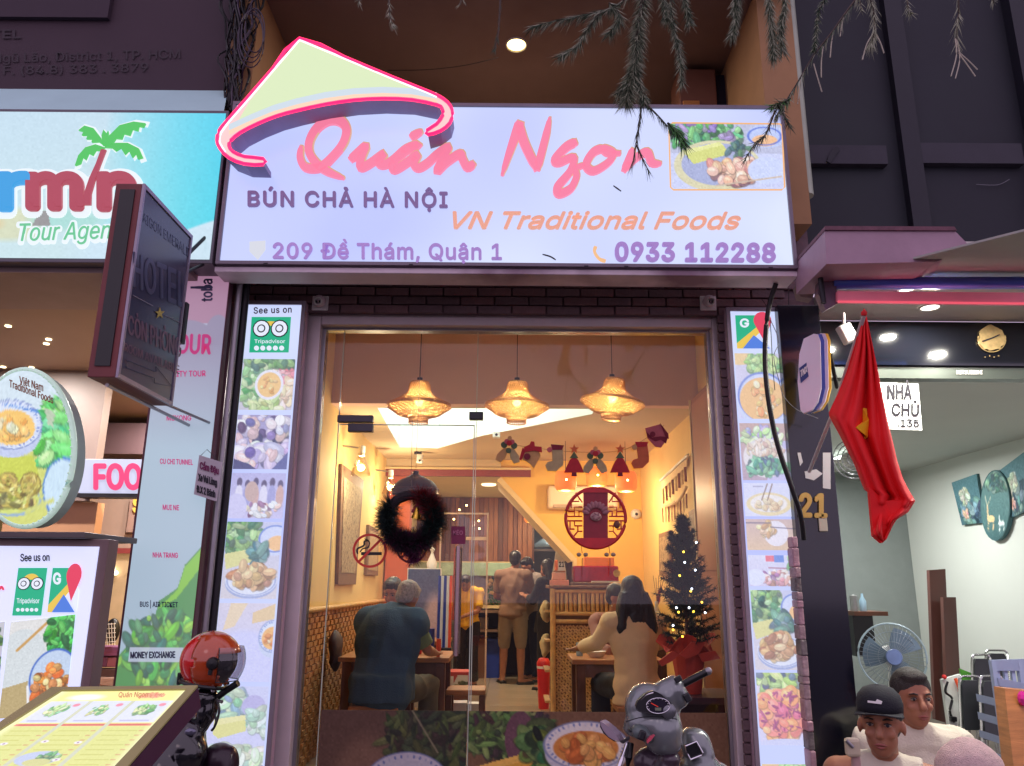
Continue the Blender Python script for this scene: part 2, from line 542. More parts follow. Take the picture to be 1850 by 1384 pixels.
# wainscot on the left wall: woven bamboo strips in front of a backing
wz = 1.5 - 0.2
WV = mat('woven_bamboo', (196, 138, 84), 0.6, 0, 0.35, 30, 0.2, 80)
MB().bx(XL, XL + 0.012, 0.06, 5.2, ZF, wz).build('wainscot_backing', mat('weave_gap', (104, 66, 40), 0.8), lwall)
w = MB(); rr = random.Random(3); n = 0
y = 0.08
while y < 5.15:
    z = ZF + 0.01; k = 0
    while z < wz - 0.03:
        out = 0.016 if (int(y / 0.075) + k) % 2 else 0.008
        w.bx(XL + 0.011, XL + 0.011 + out, y + 0.003, y + 0.072, z + 0.003, z + 0.038 - rr.random() * .004)
        z += 0.042; k += 1
    y += 0.075
wo = w.build('woven_strip', WV, lwall); wo['kind'] = 'stuff'
MB().tube([(XL + 0.03, 0.05, wz), (XL + 0.03, 5.2, wz)], 0.022, 8).build('bamboo_rail', M['bamboo'], lwall, True)
# kitchen side of the left wall
MB().bx(XL, XL + 0.02, 5.2, 7.9, ZF, 2.6).build('plaster_panel', M['cream'], lwall)

# high front ceiling, bulkhead, main ceiling with the opening
CE = mat('front_ceiling_paint', (222, 184, 168), 0.85, 0, 0.03, 2, 0.03, 50)
ce = MB(); ce.bx(XL - .14, XR + .14, 0.0, YB + 0.1, ZH, ZH + 0.1)
ce.bx(XL, XR, YB, YB + 0.1, ZC, ZH)
tag(ce.build('front_ceiling', CE), kind='structure')
hole_px = [(682, 737), (722, 808), (792, 810), (872, 787), (1070, 748), (1073, 739)]
hole = [atz(px, py, ZC) for px, py in hole_px]
outer = [Vector((XL - .14, YB + 0.1, ZC)), Vector((XR + .14, YB + 0.1, ZC)), Vector((XR + .14, YS + 6, ZC)), Vector((XL - .14, YS + 6, ZC))]
allp = outer + hole
tr = tessellate_polygon([outer, hole])
mc = MB(); mc.add(allp, [tuple(t) for t in tr])
mc.add([p + Vector((0, 0, 0.09)) for p in allp], [tuple(reversed(t)) for t in tr])
mceil = tag(mc.build('ceiling', M['ceil']), kind='structure')
WH = mat('stairwell_plaster', (236, 244, 240), 0.8, 0, 0.02)
wl = MB(); nH = len(hole)
for i in range(nH):
    a, b = hole[i], hole[(i + 1) % nH]; u = Vector((0, 0, 1.5))
    wl.quad(a, b, b + u, a + u)
wl.add([p + Vector((0, 0, 1.5)) for p in hole], [tuple(t) for t in tessellate_polygon([hole])])
tag(wl.build('stairwell_opening', WH), kind='structure')

# stair wall facing the street (cut diagonally by the stair soffit)
ps = PY(YS)
zb = ps(905, 862).z
pts = [ps(905, 862), ps(1040, 1008), Vector((ps(1040, 1008).x, YS, ZF)), Vector((XR + .14, YS, ZF)), Vector((XR + .14, YS, ZC)), Vector((ps(905, 862).x, YS, ZC))]
sw = MB().slab([Vector(p) for p in pts], (0, 0.12, 0)).build('stair_wall', mat('stair_wall_paint', (238, 190, 92), 0.75, 0, 0.04, 3, 0.05, 80))
tag(sw, kind='structure')
s0, s1 = ps(905, 862), ps(1040, 1008)
so = MB(); dd = (s1 - s0).normalized(); nn = Vector((-dd.z, 0, dd.x)); nn = -nn if nn.z > 0 else nn
so.add([s0 + Vector((0, -.012, 0)), s1 + Vector((0, -.012, 0)), s1 + nn * .06 + Vector((0, -.012, 0)), s0 + nn * .06 + Vector((0, -.012, 0)),
        s0 + Vector((0, .9, 0)), s1 + Vector((0, .9, 0)), s1 + nn * .06 + Vector((0, .9, 0)), s0 + nn * .06 + Vector((0, .9, 0))],
       [(0, 1, 2, 3), (7, 6, 5, 4), (0, 4, 5, 1), (2, 6, 7, 3), (1, 5, 6, 2), (0, 3, 7, 4)])
tag(so.build('stair_soffit', M['cream']), kind='structure')
MB().bx(s1.x - .03, s1.x + .012, YS - .02, YS + .14, ZF, s1.z).build('wall_end', M['cream'], sw)
# beam over the passage
bm_ = MB(); bm_.bx(XL, s0.x + 0.35, YS - .06, YS - 0.005, zb, zb + 0.075)
beam = tag(bm_.build('beam', mat('red_beam_paint', (132, 52, 40), 0.5, 0, .06)), kind='structure')
MB().bx(XL, s0.x + .35, YS - .08, YS - 0.005, zb + .077, zb + .10).build('trim', M['cream'], beam)
MB().bx(XL, s0.x, YS - .04, YS + .06, zb + .102, ZC).build('upstand', M['ceil'], beam)
# rear ceiling
tag(MB().bx(XL, XR + 3, YS + 0.13, 11.6, zb + 0.08, zb + 0.16).build('rear_ceiling', M['cream']), kind='structure')

# panelled timber wall over the kitchen pass, slat by slat
pk = PY(YK)
zt, zk = zb + 0.078, pk(850, 1014).z
xk0, xk1 = XL + .02, pk(965, 900).x
kw = MB().bx(xk0, xk1, YK + .012, YK + .1, zk, zt).build('timber_wall', M['darkwood']); tag(kw, kind='structure')
slm = [mat('slat_brown', (128, 74, 50), 0.45, 0, .3, 5, .15, 40, stretch=(6, 1, .6)), mat('slat_amber', (156, 96, 58), 0.45, 0, .3, 5, .15, 40, stretch=(6, 1, .6)), mat('slat_umber', (104, 60, 44), 0.45, 0, .3, 5, .15, 40, stretch=(6, 1, .6))]
x = xk0; i = 0
while x < xk1 - 0.03:
    wd = 0.062 + rr.random() * .02
    MB().bx(x + .003, min(x + wd, xk1), YK - .008 - rr.random() * .01, YK + .011, zk, zt - .002, .004).build('slat', slm[rr.randrange(3)], kw)
    x += wd + .003; i += 1
MB().bx(xk0, xk1, YK - .03, YK + .012, zk - .02, zk - .002).build('shelf_edge', M['cream'], kw)
# kitchen: end walls, counter
kwm = mat('kitchen_wall_paint', (128, 134, 132), 0.6, 0, .05)
kk = MB(); kk.bx(XL, XR + 3.1, 11.4, 11.5, ZF, 3.2); kk.bx(XR + 3.0, XR + 3.1, YS, 11.4, ZF, 3.2)
tag(kk.build('kitchen_wall', kwm), kind='structure')
tag(MB().bx(XR + .14, XR + 3.0, YS, YS + .1, ZF, 3.2).build('passage_wall', kwm), kind='structure')

# SHOP FRONT
YW = -0.13        # face of the brick front
pw = PY(YW)
lint_z0 = pw(900, 577).z; lint_z1 = 1.5 + 2.6
BR = [mat('brick_dark', (112, 90, 94), .8, 0, .3, 9, .5, 60), mat('brick_plum', (122, 92, 94), .8, 0, .3, 9, .5, 60), mat('brick_umber', (108, 86, 90), .8, 0, .3, 9, .5, 60)]
xo0, xo1 = pw(548, 600).x, pw(1302, 600).x
front = MB()
front.bx(-1.62, 1.68, YW, 0.03, lint_z0 + .035, lint_z1)
front.bx(-1.62, xo0 + 0.0, YW, 0.03, 0.12, lint_z0 + .035); front.bx(xo1, 1.68, YW, 0.03, 0.12, lint_z0 + .035)
fr = front.build('front_wall', mat('mortar', (110, 90, 98), .9, 0, .2, 8, .3, 50)); tag(fr, kind='structure')
bh, bw = 0.052, 0.19
bm2 = MB().box((0, 0, 0), (bw - .008, .024, bh - .007), None, .004).build('b', BR[0]); bme = [bm2.data]
for k in (1, 2):
    c = bm2.data.copy(); c.materials[0] = BR[k]; bme.append(c)
bpy.data.objects.remove(bm2)
z = lint_z0 + bh / 2; row = 0
while z < lint_z0 + 0.34:
    x = -1.62 + (bw / 2 if row % 2 else bw)
    while x < 1.68 - bw / 2 + .001:
        instance('brick', bme[rr.randrange(3)], fr, (x, YW - .008 - rr.random() * .008, z))
        x += bw
    z += bh; row += 1
# brick quoins beside the opening
pier = 0.075
for sx, side in ((xo0 - pier / 2 + .02, 0), (xo1 + pier / 2 - .02, 1)):
    z = 0.3
    while z < lint_z0 - .01:
        instance('brick', bme[2 * rr.randrange(2)], fr, (sx, YW - .006 - rr.random() * .008, z), None, (pier / bw, 1, 1))
        z += bh
tag(MB().bx(-1.2, 1.25, -0.45, -.02, 0.12, ZF).build('doorstep', mat('granite', (96, 90, 92), .4, 0, .3, 40)), kind='structure')

# door frame
g0 = PY(0.0)
fx0, fx1 = g0(586, 600).x, g0(1279, 600).x
fz = g0(930, 598).z
FM = mat('mauve_door_frame', (214, 198, 200), .4, .25, .08, 5)
frame = thing('shop_entrance_frame', (0.0, 0.0, ZF), 'grey aluminium frame around the open glass entrance of the middle restaurant', 'door frame')
MB().bx(fx0 - .085, fx0, -.09, .05, ZF, fz + .075, .004).build('jamb', FM, frame)
MB().bx(fx1, fx1 + .085, -.09, .05, ZF, fz + .075, .004).build('jamb', FM, frame)
MB().bx(fx0 + .001, fx1 - .001, -.09, .05, fz, fz + .075, .004).build('head', FM, frame)
for xx, sg in ((fx0, 1), (fx1, -1)):
    MB().bx(xx + sg * .001, xx + sg * .018, -.03, .03, ZF, fz - .001).build('glazing_bead', M['steel'], frame)
MB().bx(fx0 + .02, fx1 - .02, -.03, .03, fz - .012, fz - .001).build('glazing_bead', M['steel'], frame)
xo_l = fx0 - .085

# glass: fixed side, door leaf, transom, fixed right
GL = glassmat('clear_glass', (.97, .98, .97), .018)
EDGE = mat('glass_edge', (196, 206, 190), .2, 0, 0.0)
xd0, xd1 = g0(613, 770).x, g0(859, 770).x
zd = g0(735, 766).z
gd = thing('glass_door', ((xd0 + xd1) / 2, 0, ZF), 'frameless glass door leaf with a tall steel pull and dark patch hinge, left of centre', 'glass door')
MB().bx(xd0 + .004, xd1 - .004, -.006, .006, ZF + .01, zd - .004).build('pane', GL, gd)
MB().bx(xd0 + .004, xd1 - .004, -.007, .007, zd - .0075, zd - .0035).build('pane_edge', EDGE, gd)
MB().bx(xd1 - .0085, xd1 - .0035, -.007, .007, ZF + .01, zd - .008).build('pane_edge', EDGE, gd)
p0, p1 = g0(630, 766), g0(674, 781)
MB().bx(p0.x, p1.x, -.02, .02, p1.z, p0.z, .003).build('patch_hinge', mat('patch_metal', (74, 70, 76), .4, .6), gd)
hx = g0(829, 1000).x; hz0, hz1 = g0(829, 1183).z, g0(829, 988).z
hb = MB().tube([(hx, -.065, hz0), (hx, -.065, hz1)], .014, 12).build('handle', mat('pull_steel', (176, 150, 150), .25, .9), gd, True)
for zz in (hz0 + .08, hz1 - .08):
    MB().tube([(hx, -.066, zz), (hx, -.004, zz)], .008, 8).build('standoff', M['steel'], hb, True)
MB().tube([(hx + .0, .065, hz0), (hx, .065, hz1)], .014, 12).build('handle', M['steel'], gd, True)
tr_ = thing('glass_transom', ((xd0 + xd1) / 2, 0, zd), 'clear glass pane over the door leaf, joined by dark patch fittings', 'glass pane')
MB().bx(xd0 + .002, xd1 - .002, -.006, .006, zd + .003, fz - .002).build('pane', GL, tr_)
p0, p1 = g0(611, 751), g0(674, 764)
MB().bx(p0.x, p1.x, -.021, .021, p1.z, p0.z, .003).build('patch_fitting', MATS['patch_metal'], tr_)
p0, p1 = g0(848, 745), g0(873, 759)
MB().bx(p0.x, p1.x, -.021, .021, p1.z, p0.z, .003).build('patch_fitting', M['black'], tr_)
gs = thing('glass_sidelight', (fx0 + .05, 0, ZF), 'narrow fixed glass strip between the door hinge and left jamb', 'glass pane')
MB().bx(fx0 + .019, xd0 - .003, -.006, .006, ZF, fz - .013).build('pane', GL, gs)
MB().bx(xd0 - .006, xd0 - .002, -.007, .007, ZF, fz - .013).build('pane_edge', EDGE, gs)
gr = thing('glass_front_pane', ((xd1 + fx1) / 2, 0, ZF), 'large fixed glass pane right of the door, carrying the Christmas cutouts', 'glass pane')
MB().bx(xd1 + .003, fx1 - .019, -.006, .006, ZF, fz - .013).build('pane', GL, gr)
MB().bx(xd1 + .0025, xd1 + .0065, -.007, .007, ZF, fz - .013).build('pane_edge', EDGE, gr)

# food picture film stuck to the foot of the glass
def film_scene(w, h, seed, kind):
    c = Canvas(w, h, (120, 96, 80), seed)
    if kind == 0:
        c.grad((104, 78, 66), (130, 104, 84))
        c.ell(w * .32, h * .95, w * .3, h * .75, (142, 112, 92), soft=9)
        c.scatter(w * .74, h * .2, w * .3, h * .25, 460, 1.2, 3.4, [(58, 74, 42), (78, 96, 52), (40, 52, 34), (92, 108, 60), (60, 50, 42)], 4.5, 8)
        c.line(w * .62, 0, w * .8, h * .3, 1.5, (150, 150, 120))
        bowl(c, w * .6, h * .56, w * .3, h * .26, (186, 112, 52), ((170, 84, 40), (196, 130, 70)), 18)
        c.ell(w * .86, h * .6, w * .05, h * .28, (96, 110, 56), .3)
    else:
        c.grad((112, 84, 64), (128, 104, 76))
        c.scatter(w * .15, h * .16, w * .17, h * .18, 420, 1.2, 3.2, [(66, 96, 50), (88, 122, 66), (44, 60, 36), (116, 148, 88), (60, 46, 50)], 4.5, 8)
        c.ell(w * .2, h * .2, w * .06, h * .2, (104, 72, 92))
        c.line(0, h * .5, w * .2, h * .62, 2, (220, 210, 190)); c.ell(w * .02, h, w * .3, h * .35, (170, 130, 80))
        c.poly([(w * .03, h * .4), (w * .22, h * .3), (w * .33, h * .56), (w * .0, h * .66)], (222, 178, 70))
        c.poly([(w * .03, h * .4), (w * .22, h * .3), (w * .24, h * .34), (w * .04, h * .45)], (236, 200, 104))
        herbs(c, w * .27, h * .27, w * .06, h * .18, 50, [(70, 110, 58), (98, 140, 76), (46, 72, 40)], (3, 8))
        bowl(c, w * .45, h * .24, w * .16, h * .17, (206, 142, 70), ((190, 110, 50), (222, 170, 100)), 22)
        c.ell(w * .74, h * 1.05, w * .28, h * .3, (160, 124, 90), soft=6)
    c.noise(4, 2); c.a *= np.array([.86, .8, .76]) if kind == 0 else np.array([1.0, .92, .82])
    return c
def film(xa, xb, kind, seed, label):
    z1 = g0(850, 1284).z; z0 = ZF + .01
    c = film_scene(int((xb - xa) * 190), int((z1 - z0) * 190), seed, kind)
    th = thing('food_picture_film', ((xa + xb) / 2, -.009, z0), label, 'window film')
    print_mesh(c, (xa, -.010, z1), (xb, -.010, z1), (xb, -.010, z0), (xa, -.010, z0), PAPER, th, 'printed_film')
    MB().bx(xa, xb, -.0092, -.0068, z0, z1).build('backing', mat('film_backing', (120, 104, 90), .7), th)
film(xd0 + .004, g0(844, 1290).x, 0, 4, 'dim food picture film with herbs and bowl low on the glass door')
film(g0(847, 1290).x, fx1 - .02, 1, 5, 'brighter food picture film with yellow block and soup bowl on right pane')

# BIG LIT SIGN
YSG = -0.6
pg = PY(YSG)
sx0, sx1 = pg(390, 480).x, pg(1440, 483).x
sz0, sz1 = pg(915, 482).z, pg(915, 189).z
big = thing('restaurant_sign', ((sx0 + sx1) / 2, YSG + .2, sz0), 'long lilac lit box sign reading Quán Ngon above the restaurant entrance', 'lit sign')
MB().bx(sx0, sx1, YSG + .012, YSG + .15, sz0 - .004, sz1, .004).build('case', mat('sign_case', (150, 132, 150), .5, .2, .12, 5), big)
def signface():
    m = bpy.data.materials.new('sign_face'); m.use_nodes = True
    N = m.node_tree.nodes; L = m.node_tree.links; b = N['Principled BSDF']
    tc = N.new('ShaderNodeTexCoord'); nz = N.new('ShaderNodeTexNoise'); nz.inputs['Scale'].default_value = 0.9; nz.inputs['Detail'].default_value = 1
    L.new(tc.outputs['Object'], nz.inputs[0])
    cr = N.new('ShaderNodeValToRGB'); cr.color_ramp.elements[0].position = .35; cr.color_ramp.elements[1].position = .68
    cr.color_ramp.elements[0].color = lin(188, 198, 255); cr.color_ramp.elements[1].color = lin(220, 230, 255)
    L.new(nz.outputs[0], cr.inputs[0]); L.new(cr.outputs[0], b.inputs['Emission Color']); b.inputs['Emission Strength'].default_value = 1.0
    b.inputs['Base Color'].default_value = (.03, .03, .04, 1); b.inputs['Roughness'].default_value = .3
    return m
SFACE = signface()
MB().bx(sx0 + .018, sx1 - .018, YSG, YSG + .011, sz0 + .018, sz1 - .018).build('lit_face', SFACE, big)
bd = MB()
bd.bx(sx0, sx1, YSG - .012, YSG + .011, sz0, sz0 + .017); bd.bx(sx0, sx1, YSG - .012, YSG + .011, sz1 - .017, sz1)
bd.bx(sx0, sx0 + .017, YSG - .012, YSG + .011, sz0 + .018, sz1 - .018); bd.bx(sx1 - .017, sx1, YSG - .012, YSG + .011, sz0 + .018, sz1 - .018)
bd.build('border', mat('sign_border', (120, 110, 122), .45, .4), big)
lg = MB().bx(sx0 - .01, sx1 + .005, YSG + .01, YSG + .17, sz0 - .035, sz0 - .006, .004).build('bottom_ledge', mat('mauve_ledge', (236, 216, 228), .6, 0, .1, 4, 0, 60, var2=(150, 120, 140)), big)
for px in (480, 742, 1058, 1130, 1390):
    q = pg(px, 484)
    MB().bx(q.x - .008, q.x + .012, YSG - .016, YSG - .0125, sz0 - .002, sz0 + .004).build('rust_chip', M['darkmetal'], big)

PINK = mat('lit_pink_letter', (250, 120, 160), .4, var=.0, emit=(250, 132, 166), es=.92)
GOLDP = mat('peach_letter_side', (250, 190, 130), .4, var=0, emit=(246, 190, 150), es=.7)
def stroke(pts, wd, pl, off, m, parent, name='script_letter', k=5, depth=.02):
    P = smooth_pts([Vector((p[0], p[1], 0)) for p in pts], k)
    n = len(P); wl_ = wd if isinstance(wd, (list, tuple)) else [wd] * len(pts)
    L_, R_ = [], []
    for i, p in enumerate(P):
        a = P[max(i - 1, 0)]; b = P[min(i + 1, n - 1)]; d = (b - a); d = d.normalized() if d.length else Vector((1, 0, 0))
        t = i / (n - 1) * (len(wl_) - 1); j = int(min(t, len(wl_) - 2)); h = (wl_[j] + (wl_[j + 1] - wl_[j]) * (t - j)) / 2
        h *= (1 if 1 < i < n - 2 else .75)
        nrm = Vector((-d.y, d.x, 0)); L_.append(p + nrm * h); R_.append(p - nrm * h)
    mb = MB(); vs = []
    for lvl in (off, off - depth):
        vs += [pl(q.x, q.y, lvl) for q in L_] + [pl(q.x, q.y, lvl) for q in R_]
    fs = []
    for i in range(n - 1):
        fs += [(i, i + 1, n + i + 1, n + i), (2 * n + i, 3 * n + i, 3 * n + i + 1, 2 * n + i + 1), (i, 2 * n + i, 2 * n + i + 1, i + 1), (n + i, n + i + 1, 3 * n + i + 1, 3 * n + i)]
    fs += [(0, n, 3 * n, 2 * n), (n - 1, 3 * n - 1, 4 * n - 1, 2 * n - 1)]
    mb.add(vs, fs)
    return mb.build(name, m, parent)
def C4(l): return [(x / 2.883 + 380, y / 2.883 + 40) for x, y in l]
def C5(l): return [(x / 2.662 + 880, y / 2.662) for x, y in l]
letters = [
    (C4([(478, 655), (472, 715), (500, 765), (575, 765), (640, 710), (695, 640), (712, 570), (680, 525), (620, 520), (560, 560), (522, 625), (520, 690), (560, 750), (620, 790), (700, 822)]), [8, 12, 14, 15, 14, 14, 15, 17, 16, 15, 14, 14, 15, 13, 5]),
    (C4([(730, 728), (770, 690), (812, 655), (790, 715), (785, 765), (830, 748), (905, 695), (880, 740), (905, 752), (950, 730), (1020, 670), (1085, 648), (1020, 678), (955, 745), (960, 778), (1020, 745), (1080, 700), (1062, 745), (1085, 768), (1130, 745), (1180, 700), (1240, 660), (1215, 715), (1182, 785), (1230, 740), (1300, 695), (1315, 725), (1340, 765), (1375, 742)]), 14),
    (C4([(1045, 612), (1075, 592), (1105, 578)]), [15, 13, 8]),
    (C5([(72, 850), (105, 750), (140, 650), (160, 595)]), [7, 13, 17, 19]),
    (C5([(150, 600), (180, 700), (240, 825)]), [16, 16, 14]),
    (C5([(240, 825), (262, 740), (285, 650), (300, 575)]), [14, 14, 13, 6]),
    (C5([(430, 690), (380, 715), (325, 775), (345, 790), (415, 765), (400, 830), (340, 905), (345, 940), (400, 915), (428, 860), (425, 820), (470, 800)]), [14, 15, 14, 13, 12, 13, 15, 14, 13, 12, 10, 8]),
    (C5([(560, 720), (510, 740), (475, 800), (510, 830), (580, 790), (605, 745), (560, 722), (575, 745), (640, 745)]), [13, 14, 14, 13, 12, 12, 12, 10, 9]),
    (C5([(700, 725), (680, 775), (655, 830)]), [13, 14, 13]),
    (C5([(655, 830), (705, 775), (765, 740), (790, 790), (835, 795)]), [11, 12, 14, 13, 7]),
]
for pts, wd in letters:
    stroke(pts, wd, pg, .022, PINK, big)
    stroke([(x + 1.5, y - 2.0) for x, y in pts], wd, pg, .0205, GOLDP, big, 'letter_edge')
MV = mat('mauve_letter', (120, 96, 140), .4, var=.08, emit=(112, 90, 136), es=.6)
MV2 = mat('violet_letter', (150, 120, 180), .4, var=.08, emit=(150, 122, 182), es=.7)
OR = mat('orange_letter', (226, 160, 130), .4, var=.08, emit=(228, 168, 140), es=.6)
text('BÚN CHẢ HÀ NỘI', pg, (450, 374), (808, 376), 26, MV, big, bold=.022, off=.016, depth=.014, spacing=1.12)
text('VN Traditional Foods', pg, (819, 414), (1336, 415), 29, OR, big, bold=.018, shear=.32, off=.016, depth=.014)
text('209 Đề Thám, Quận 1', pg, (495, 468), (906, 470), 27, MV2, big, bold=.018, off=.014, depth=.012, spacing=1.05)
text('0933 112288', pg, (1112, 472), (1398, 474), 31, MV2, big, bold=.032, off=.016, depth=.014, spacing=1.05)
stroke([(1076, 446), (1074, 456), (1082, 468), (1094, 473)], [8, 5, 5, 8], pg, .008, mat('amber_icon', (250, 190, 130), .4, var=0, emit=(250, 196, 140), es=.9), big, 'phone_icon', depth=.006)
MB().slab([pg(*p, .004) for p in ((451, 437), (480, 435), (480, 452), (466, 470), (451, 455))], (0, .003, 0)).build('pin_icon', mat('pale_pin', (220, 224, 226), .4, var=0, emit=(214, 218, 228), es=.95), big)
# framed food photo on the sign
c = Canvas(150, 88, (206, 214, 250), 11)
c.poly([(0, 0), (150, 0), (150, 40), (0, 40)], (190, 196, 226))
herbs(c, 45, 14, 52, 18, 110, [(96, 170, 110), (130, 200, 140), (70, 130, 100), (150, 130, 190)], (2, 5))
c.ell(128, 16, 26, 16, (190, 206, 250)); c.ell(126, 22, 17, 8, (246, 196, 150)); c.ring(126, 16, 22, 12, (96, 124, 220), 1)
c.ell(62, 56, 58, 34, (220, 216, 180)); c.ell(64, 54, 50, 28, (170, 180, 220))
c.poly([(16, 36), (66, 24), (80, 40), (30, 54)], (216, 222, 130)); c.poly([(16, 36), (66, 24), (70, 28), (20, 41)], (232, 236, 160))
herbs(c, 88, 34, 18, 10, 20, [(96, 140, 120), (70, 110, 110)], (2, 4))
meat(c, 82, 62, 34, 16, 46, ((236, 200, 180), (216, 168, 150), (226, 190, 150), (150, 110, 120)))
c.ell(128, 62, 26, 18, (206, 218, 254)); c.line(60, 82, 146, 70, 2, (210, 190, 170)); c.noise(5, 2)
print_mesh(c, pg(1210, 224, .004), pg(1411, 226, .004), pg(1416, 343, .004), pg(1213, 343, .004), PRINT, big)
fb = [(1214, 223), (1408, 225), (1412, 229), (1417, 339), (1412, 344), (1216, 344), (1211, 339), (1208, 229)]
MB().tube([pg(x, y, .006) for x, y in fb], .004, 6, closed=True).build('photo_border', mat('amber_line', (250, 186, 120), .4, var=0, emit=(250, 190, 130), es=.9), big)

# conical hat box with neon outline
PH = PY(YSG - .14)
hat_out = C4([(467, 90), (700, 187), (950, 292), (1150, 372), (1215, 405), (1250, 440), (1262, 480), (1248, 530), (1200, 570), (1135, 590), (1130, 568), (1180, 535), (1212, 490), (1208, 455), (1180, 435), (1050, 408), (900, 402), (750, 410), (600, 432), (450, 465), (350, 492), (250, 532), (160, 578), (110, 620), (100, 650), (120, 680), (180, 705), (278, 716), (278, 745), (180, 742), (100, 710), (55, 665), (38, 620), (50, 570), (90, 520), (200, 395), (330, 245)])
hat = thing('conical_hat_sign', (PH(600, 200).x, YSG - .08, PH(600, 300).z), 'lit yellow-green conical hat emblem with red neon outline over the sign corner', 'lit sign')
HY = mat('hat_face', (220, 238, 190), .4, var=0, emit=(220, 238, 192), es=.94)
MB().slab([PH(*p) for p in hat_out], (0, .125, 0)).build('hat_box', mat('hat_side', (150, 140, 180), .5, .1), hat)
inner = C4([(467, 102), (700, 200), (950, 305), (1140, 382), (1050, 372), (900, 362), (750, 368), (600, 388), (450, 420), (330, 455), (220, 500), (130, 545), (210, 410), (335, 258)])
MB().slab([PH(*p, .003) for p in hat_out], (0, .002, 0)).build('rim_face', mat('hat_rim_face', (250, 214, 214), .4, var=0, emit=(252, 208, 206), es=.95), hat)
def band(lo, hi, m, off, name):
    n = len(lo); vs = [PH(*p, off) for p in lo] + [PH(*p, off) for p in hi]
    MB().add(vs, [(i, i + 1, n + i + 1, n + i) for i in range(n - 1)]).build(name, m, hat)
curve = C4([(100, 560), (220, 505), (330, 460), (450, 425), (600, 392), (750, 372), (900, 365), (1050, 372), (1180, 395)])
sh = lambda k: [(x, y + k) for x, y in curve]
MB().slab([PH(*p, .006) for p in inner], (0, .002, 0)).build('crown_face', HY, hat)
band(sh(-8), sh(3), mat('hat_band_pale', (206, 220, 232), .4, var=0, emit=(206, 222, 232), es=.95), .008, 'pale_band')
band(sh(3), sh(11), mat('hat_band_peach', (250, 216, 190), .4, var=0, emit=(252, 216, 186), es=.96), .008, 'peach_band')
NEON = mat('red_neon', (255, 40, 80), .3, var=0, emit=(255, 28, 84), es=2.6)
NEONW = mat('white_neon', (255, 230, 240), .3, var=0, emit=(255, 222, 240), es=1.6)
MB().tube(smooth_pts([PH(*p, .008) for p in hat_out], 2, True), .009, 6, closed=True).build('neon_tube', NEON, hat)
edge = C4([(1180, 395), (1130, 372), (950, 299), (700, 194), (467, 98), (333, 252), (205, 402), (100, 522), (58, 580), (50, 630), (80, 680)])
MB().tube([PH(*p, .008) for p in edge], .005, 6).build('white_neon_tube', NEONW, hat)

# TALL MENU LIGHT BOXES
YP = -0.2
pp = PY(YP)
def tall_box(xa, xb, top, label, sign):
    """xa, xb world; the face with its photos is filled by the caller"""
    z1 = pp((xa > 0) and 1365 or 495, top).z
    th = thing('menu_light_box', ((xa + xb) / 2, YP + .05, .2), label, 'light box', 'tall lit menu boxes beside the entrance')
    MB().bx(xa - .022, xb + .022, YP + .012, YW - .002, .2, z1 + .022, .003).build('case', mat('box_case', (206, 176, 190), .45, .3, .1, 5), th)
    MB().bx(xa, xb, YP, YP + .011, .215, z1).build('lit_face', SFACE, th)
    b = MB(); b.bx(xa - .022, xa - .001, YP - .008, YP + .011, .2, z1 + .022); b.bx(xb + .001, xb + .022, YP - .008, YP + .011, .2, z1 + .022); b.bx(xa, xb, YP - .008, YP + .011, z1 + .001, z1 + .022); b.bx(xa, xb, YP - .008, YP + .011, .2, .214)
    b.build('border', M['alu'], th)
    return th
def px_rect(xa, xb, ya, yb, ref):
    za, zb_ = pp(ref, ya).z, pp(ref, yb).z
    return xa, xb, za, zb_
def put(c, th, xa, xb, ya, yb, ref, nm='food_photo'):
    za, zb_ = pp(ref, ya).z, pp(ref, yb).z
    print_mesh(c, (xa, YP - .004, za), (xb, YP - .004, za), (xb, YP - .004, zb_), (xa, YP - .004, zb_), PRINT, th, nm)
lx0, lx1 = pp(447, 556).x, pp(545, 556).x
rx0, rx1 = pp(1319, 565).x, pp(1406, 565).x
LB = tall_box(lx0, lx1, 551, 'tall lit menu box left of the entrance, topped by an owl badge', 0)
RB = tall_box(rx0, rx1, 563, 'tall lit menu box right of the entrance, topped by a map pin', 1)
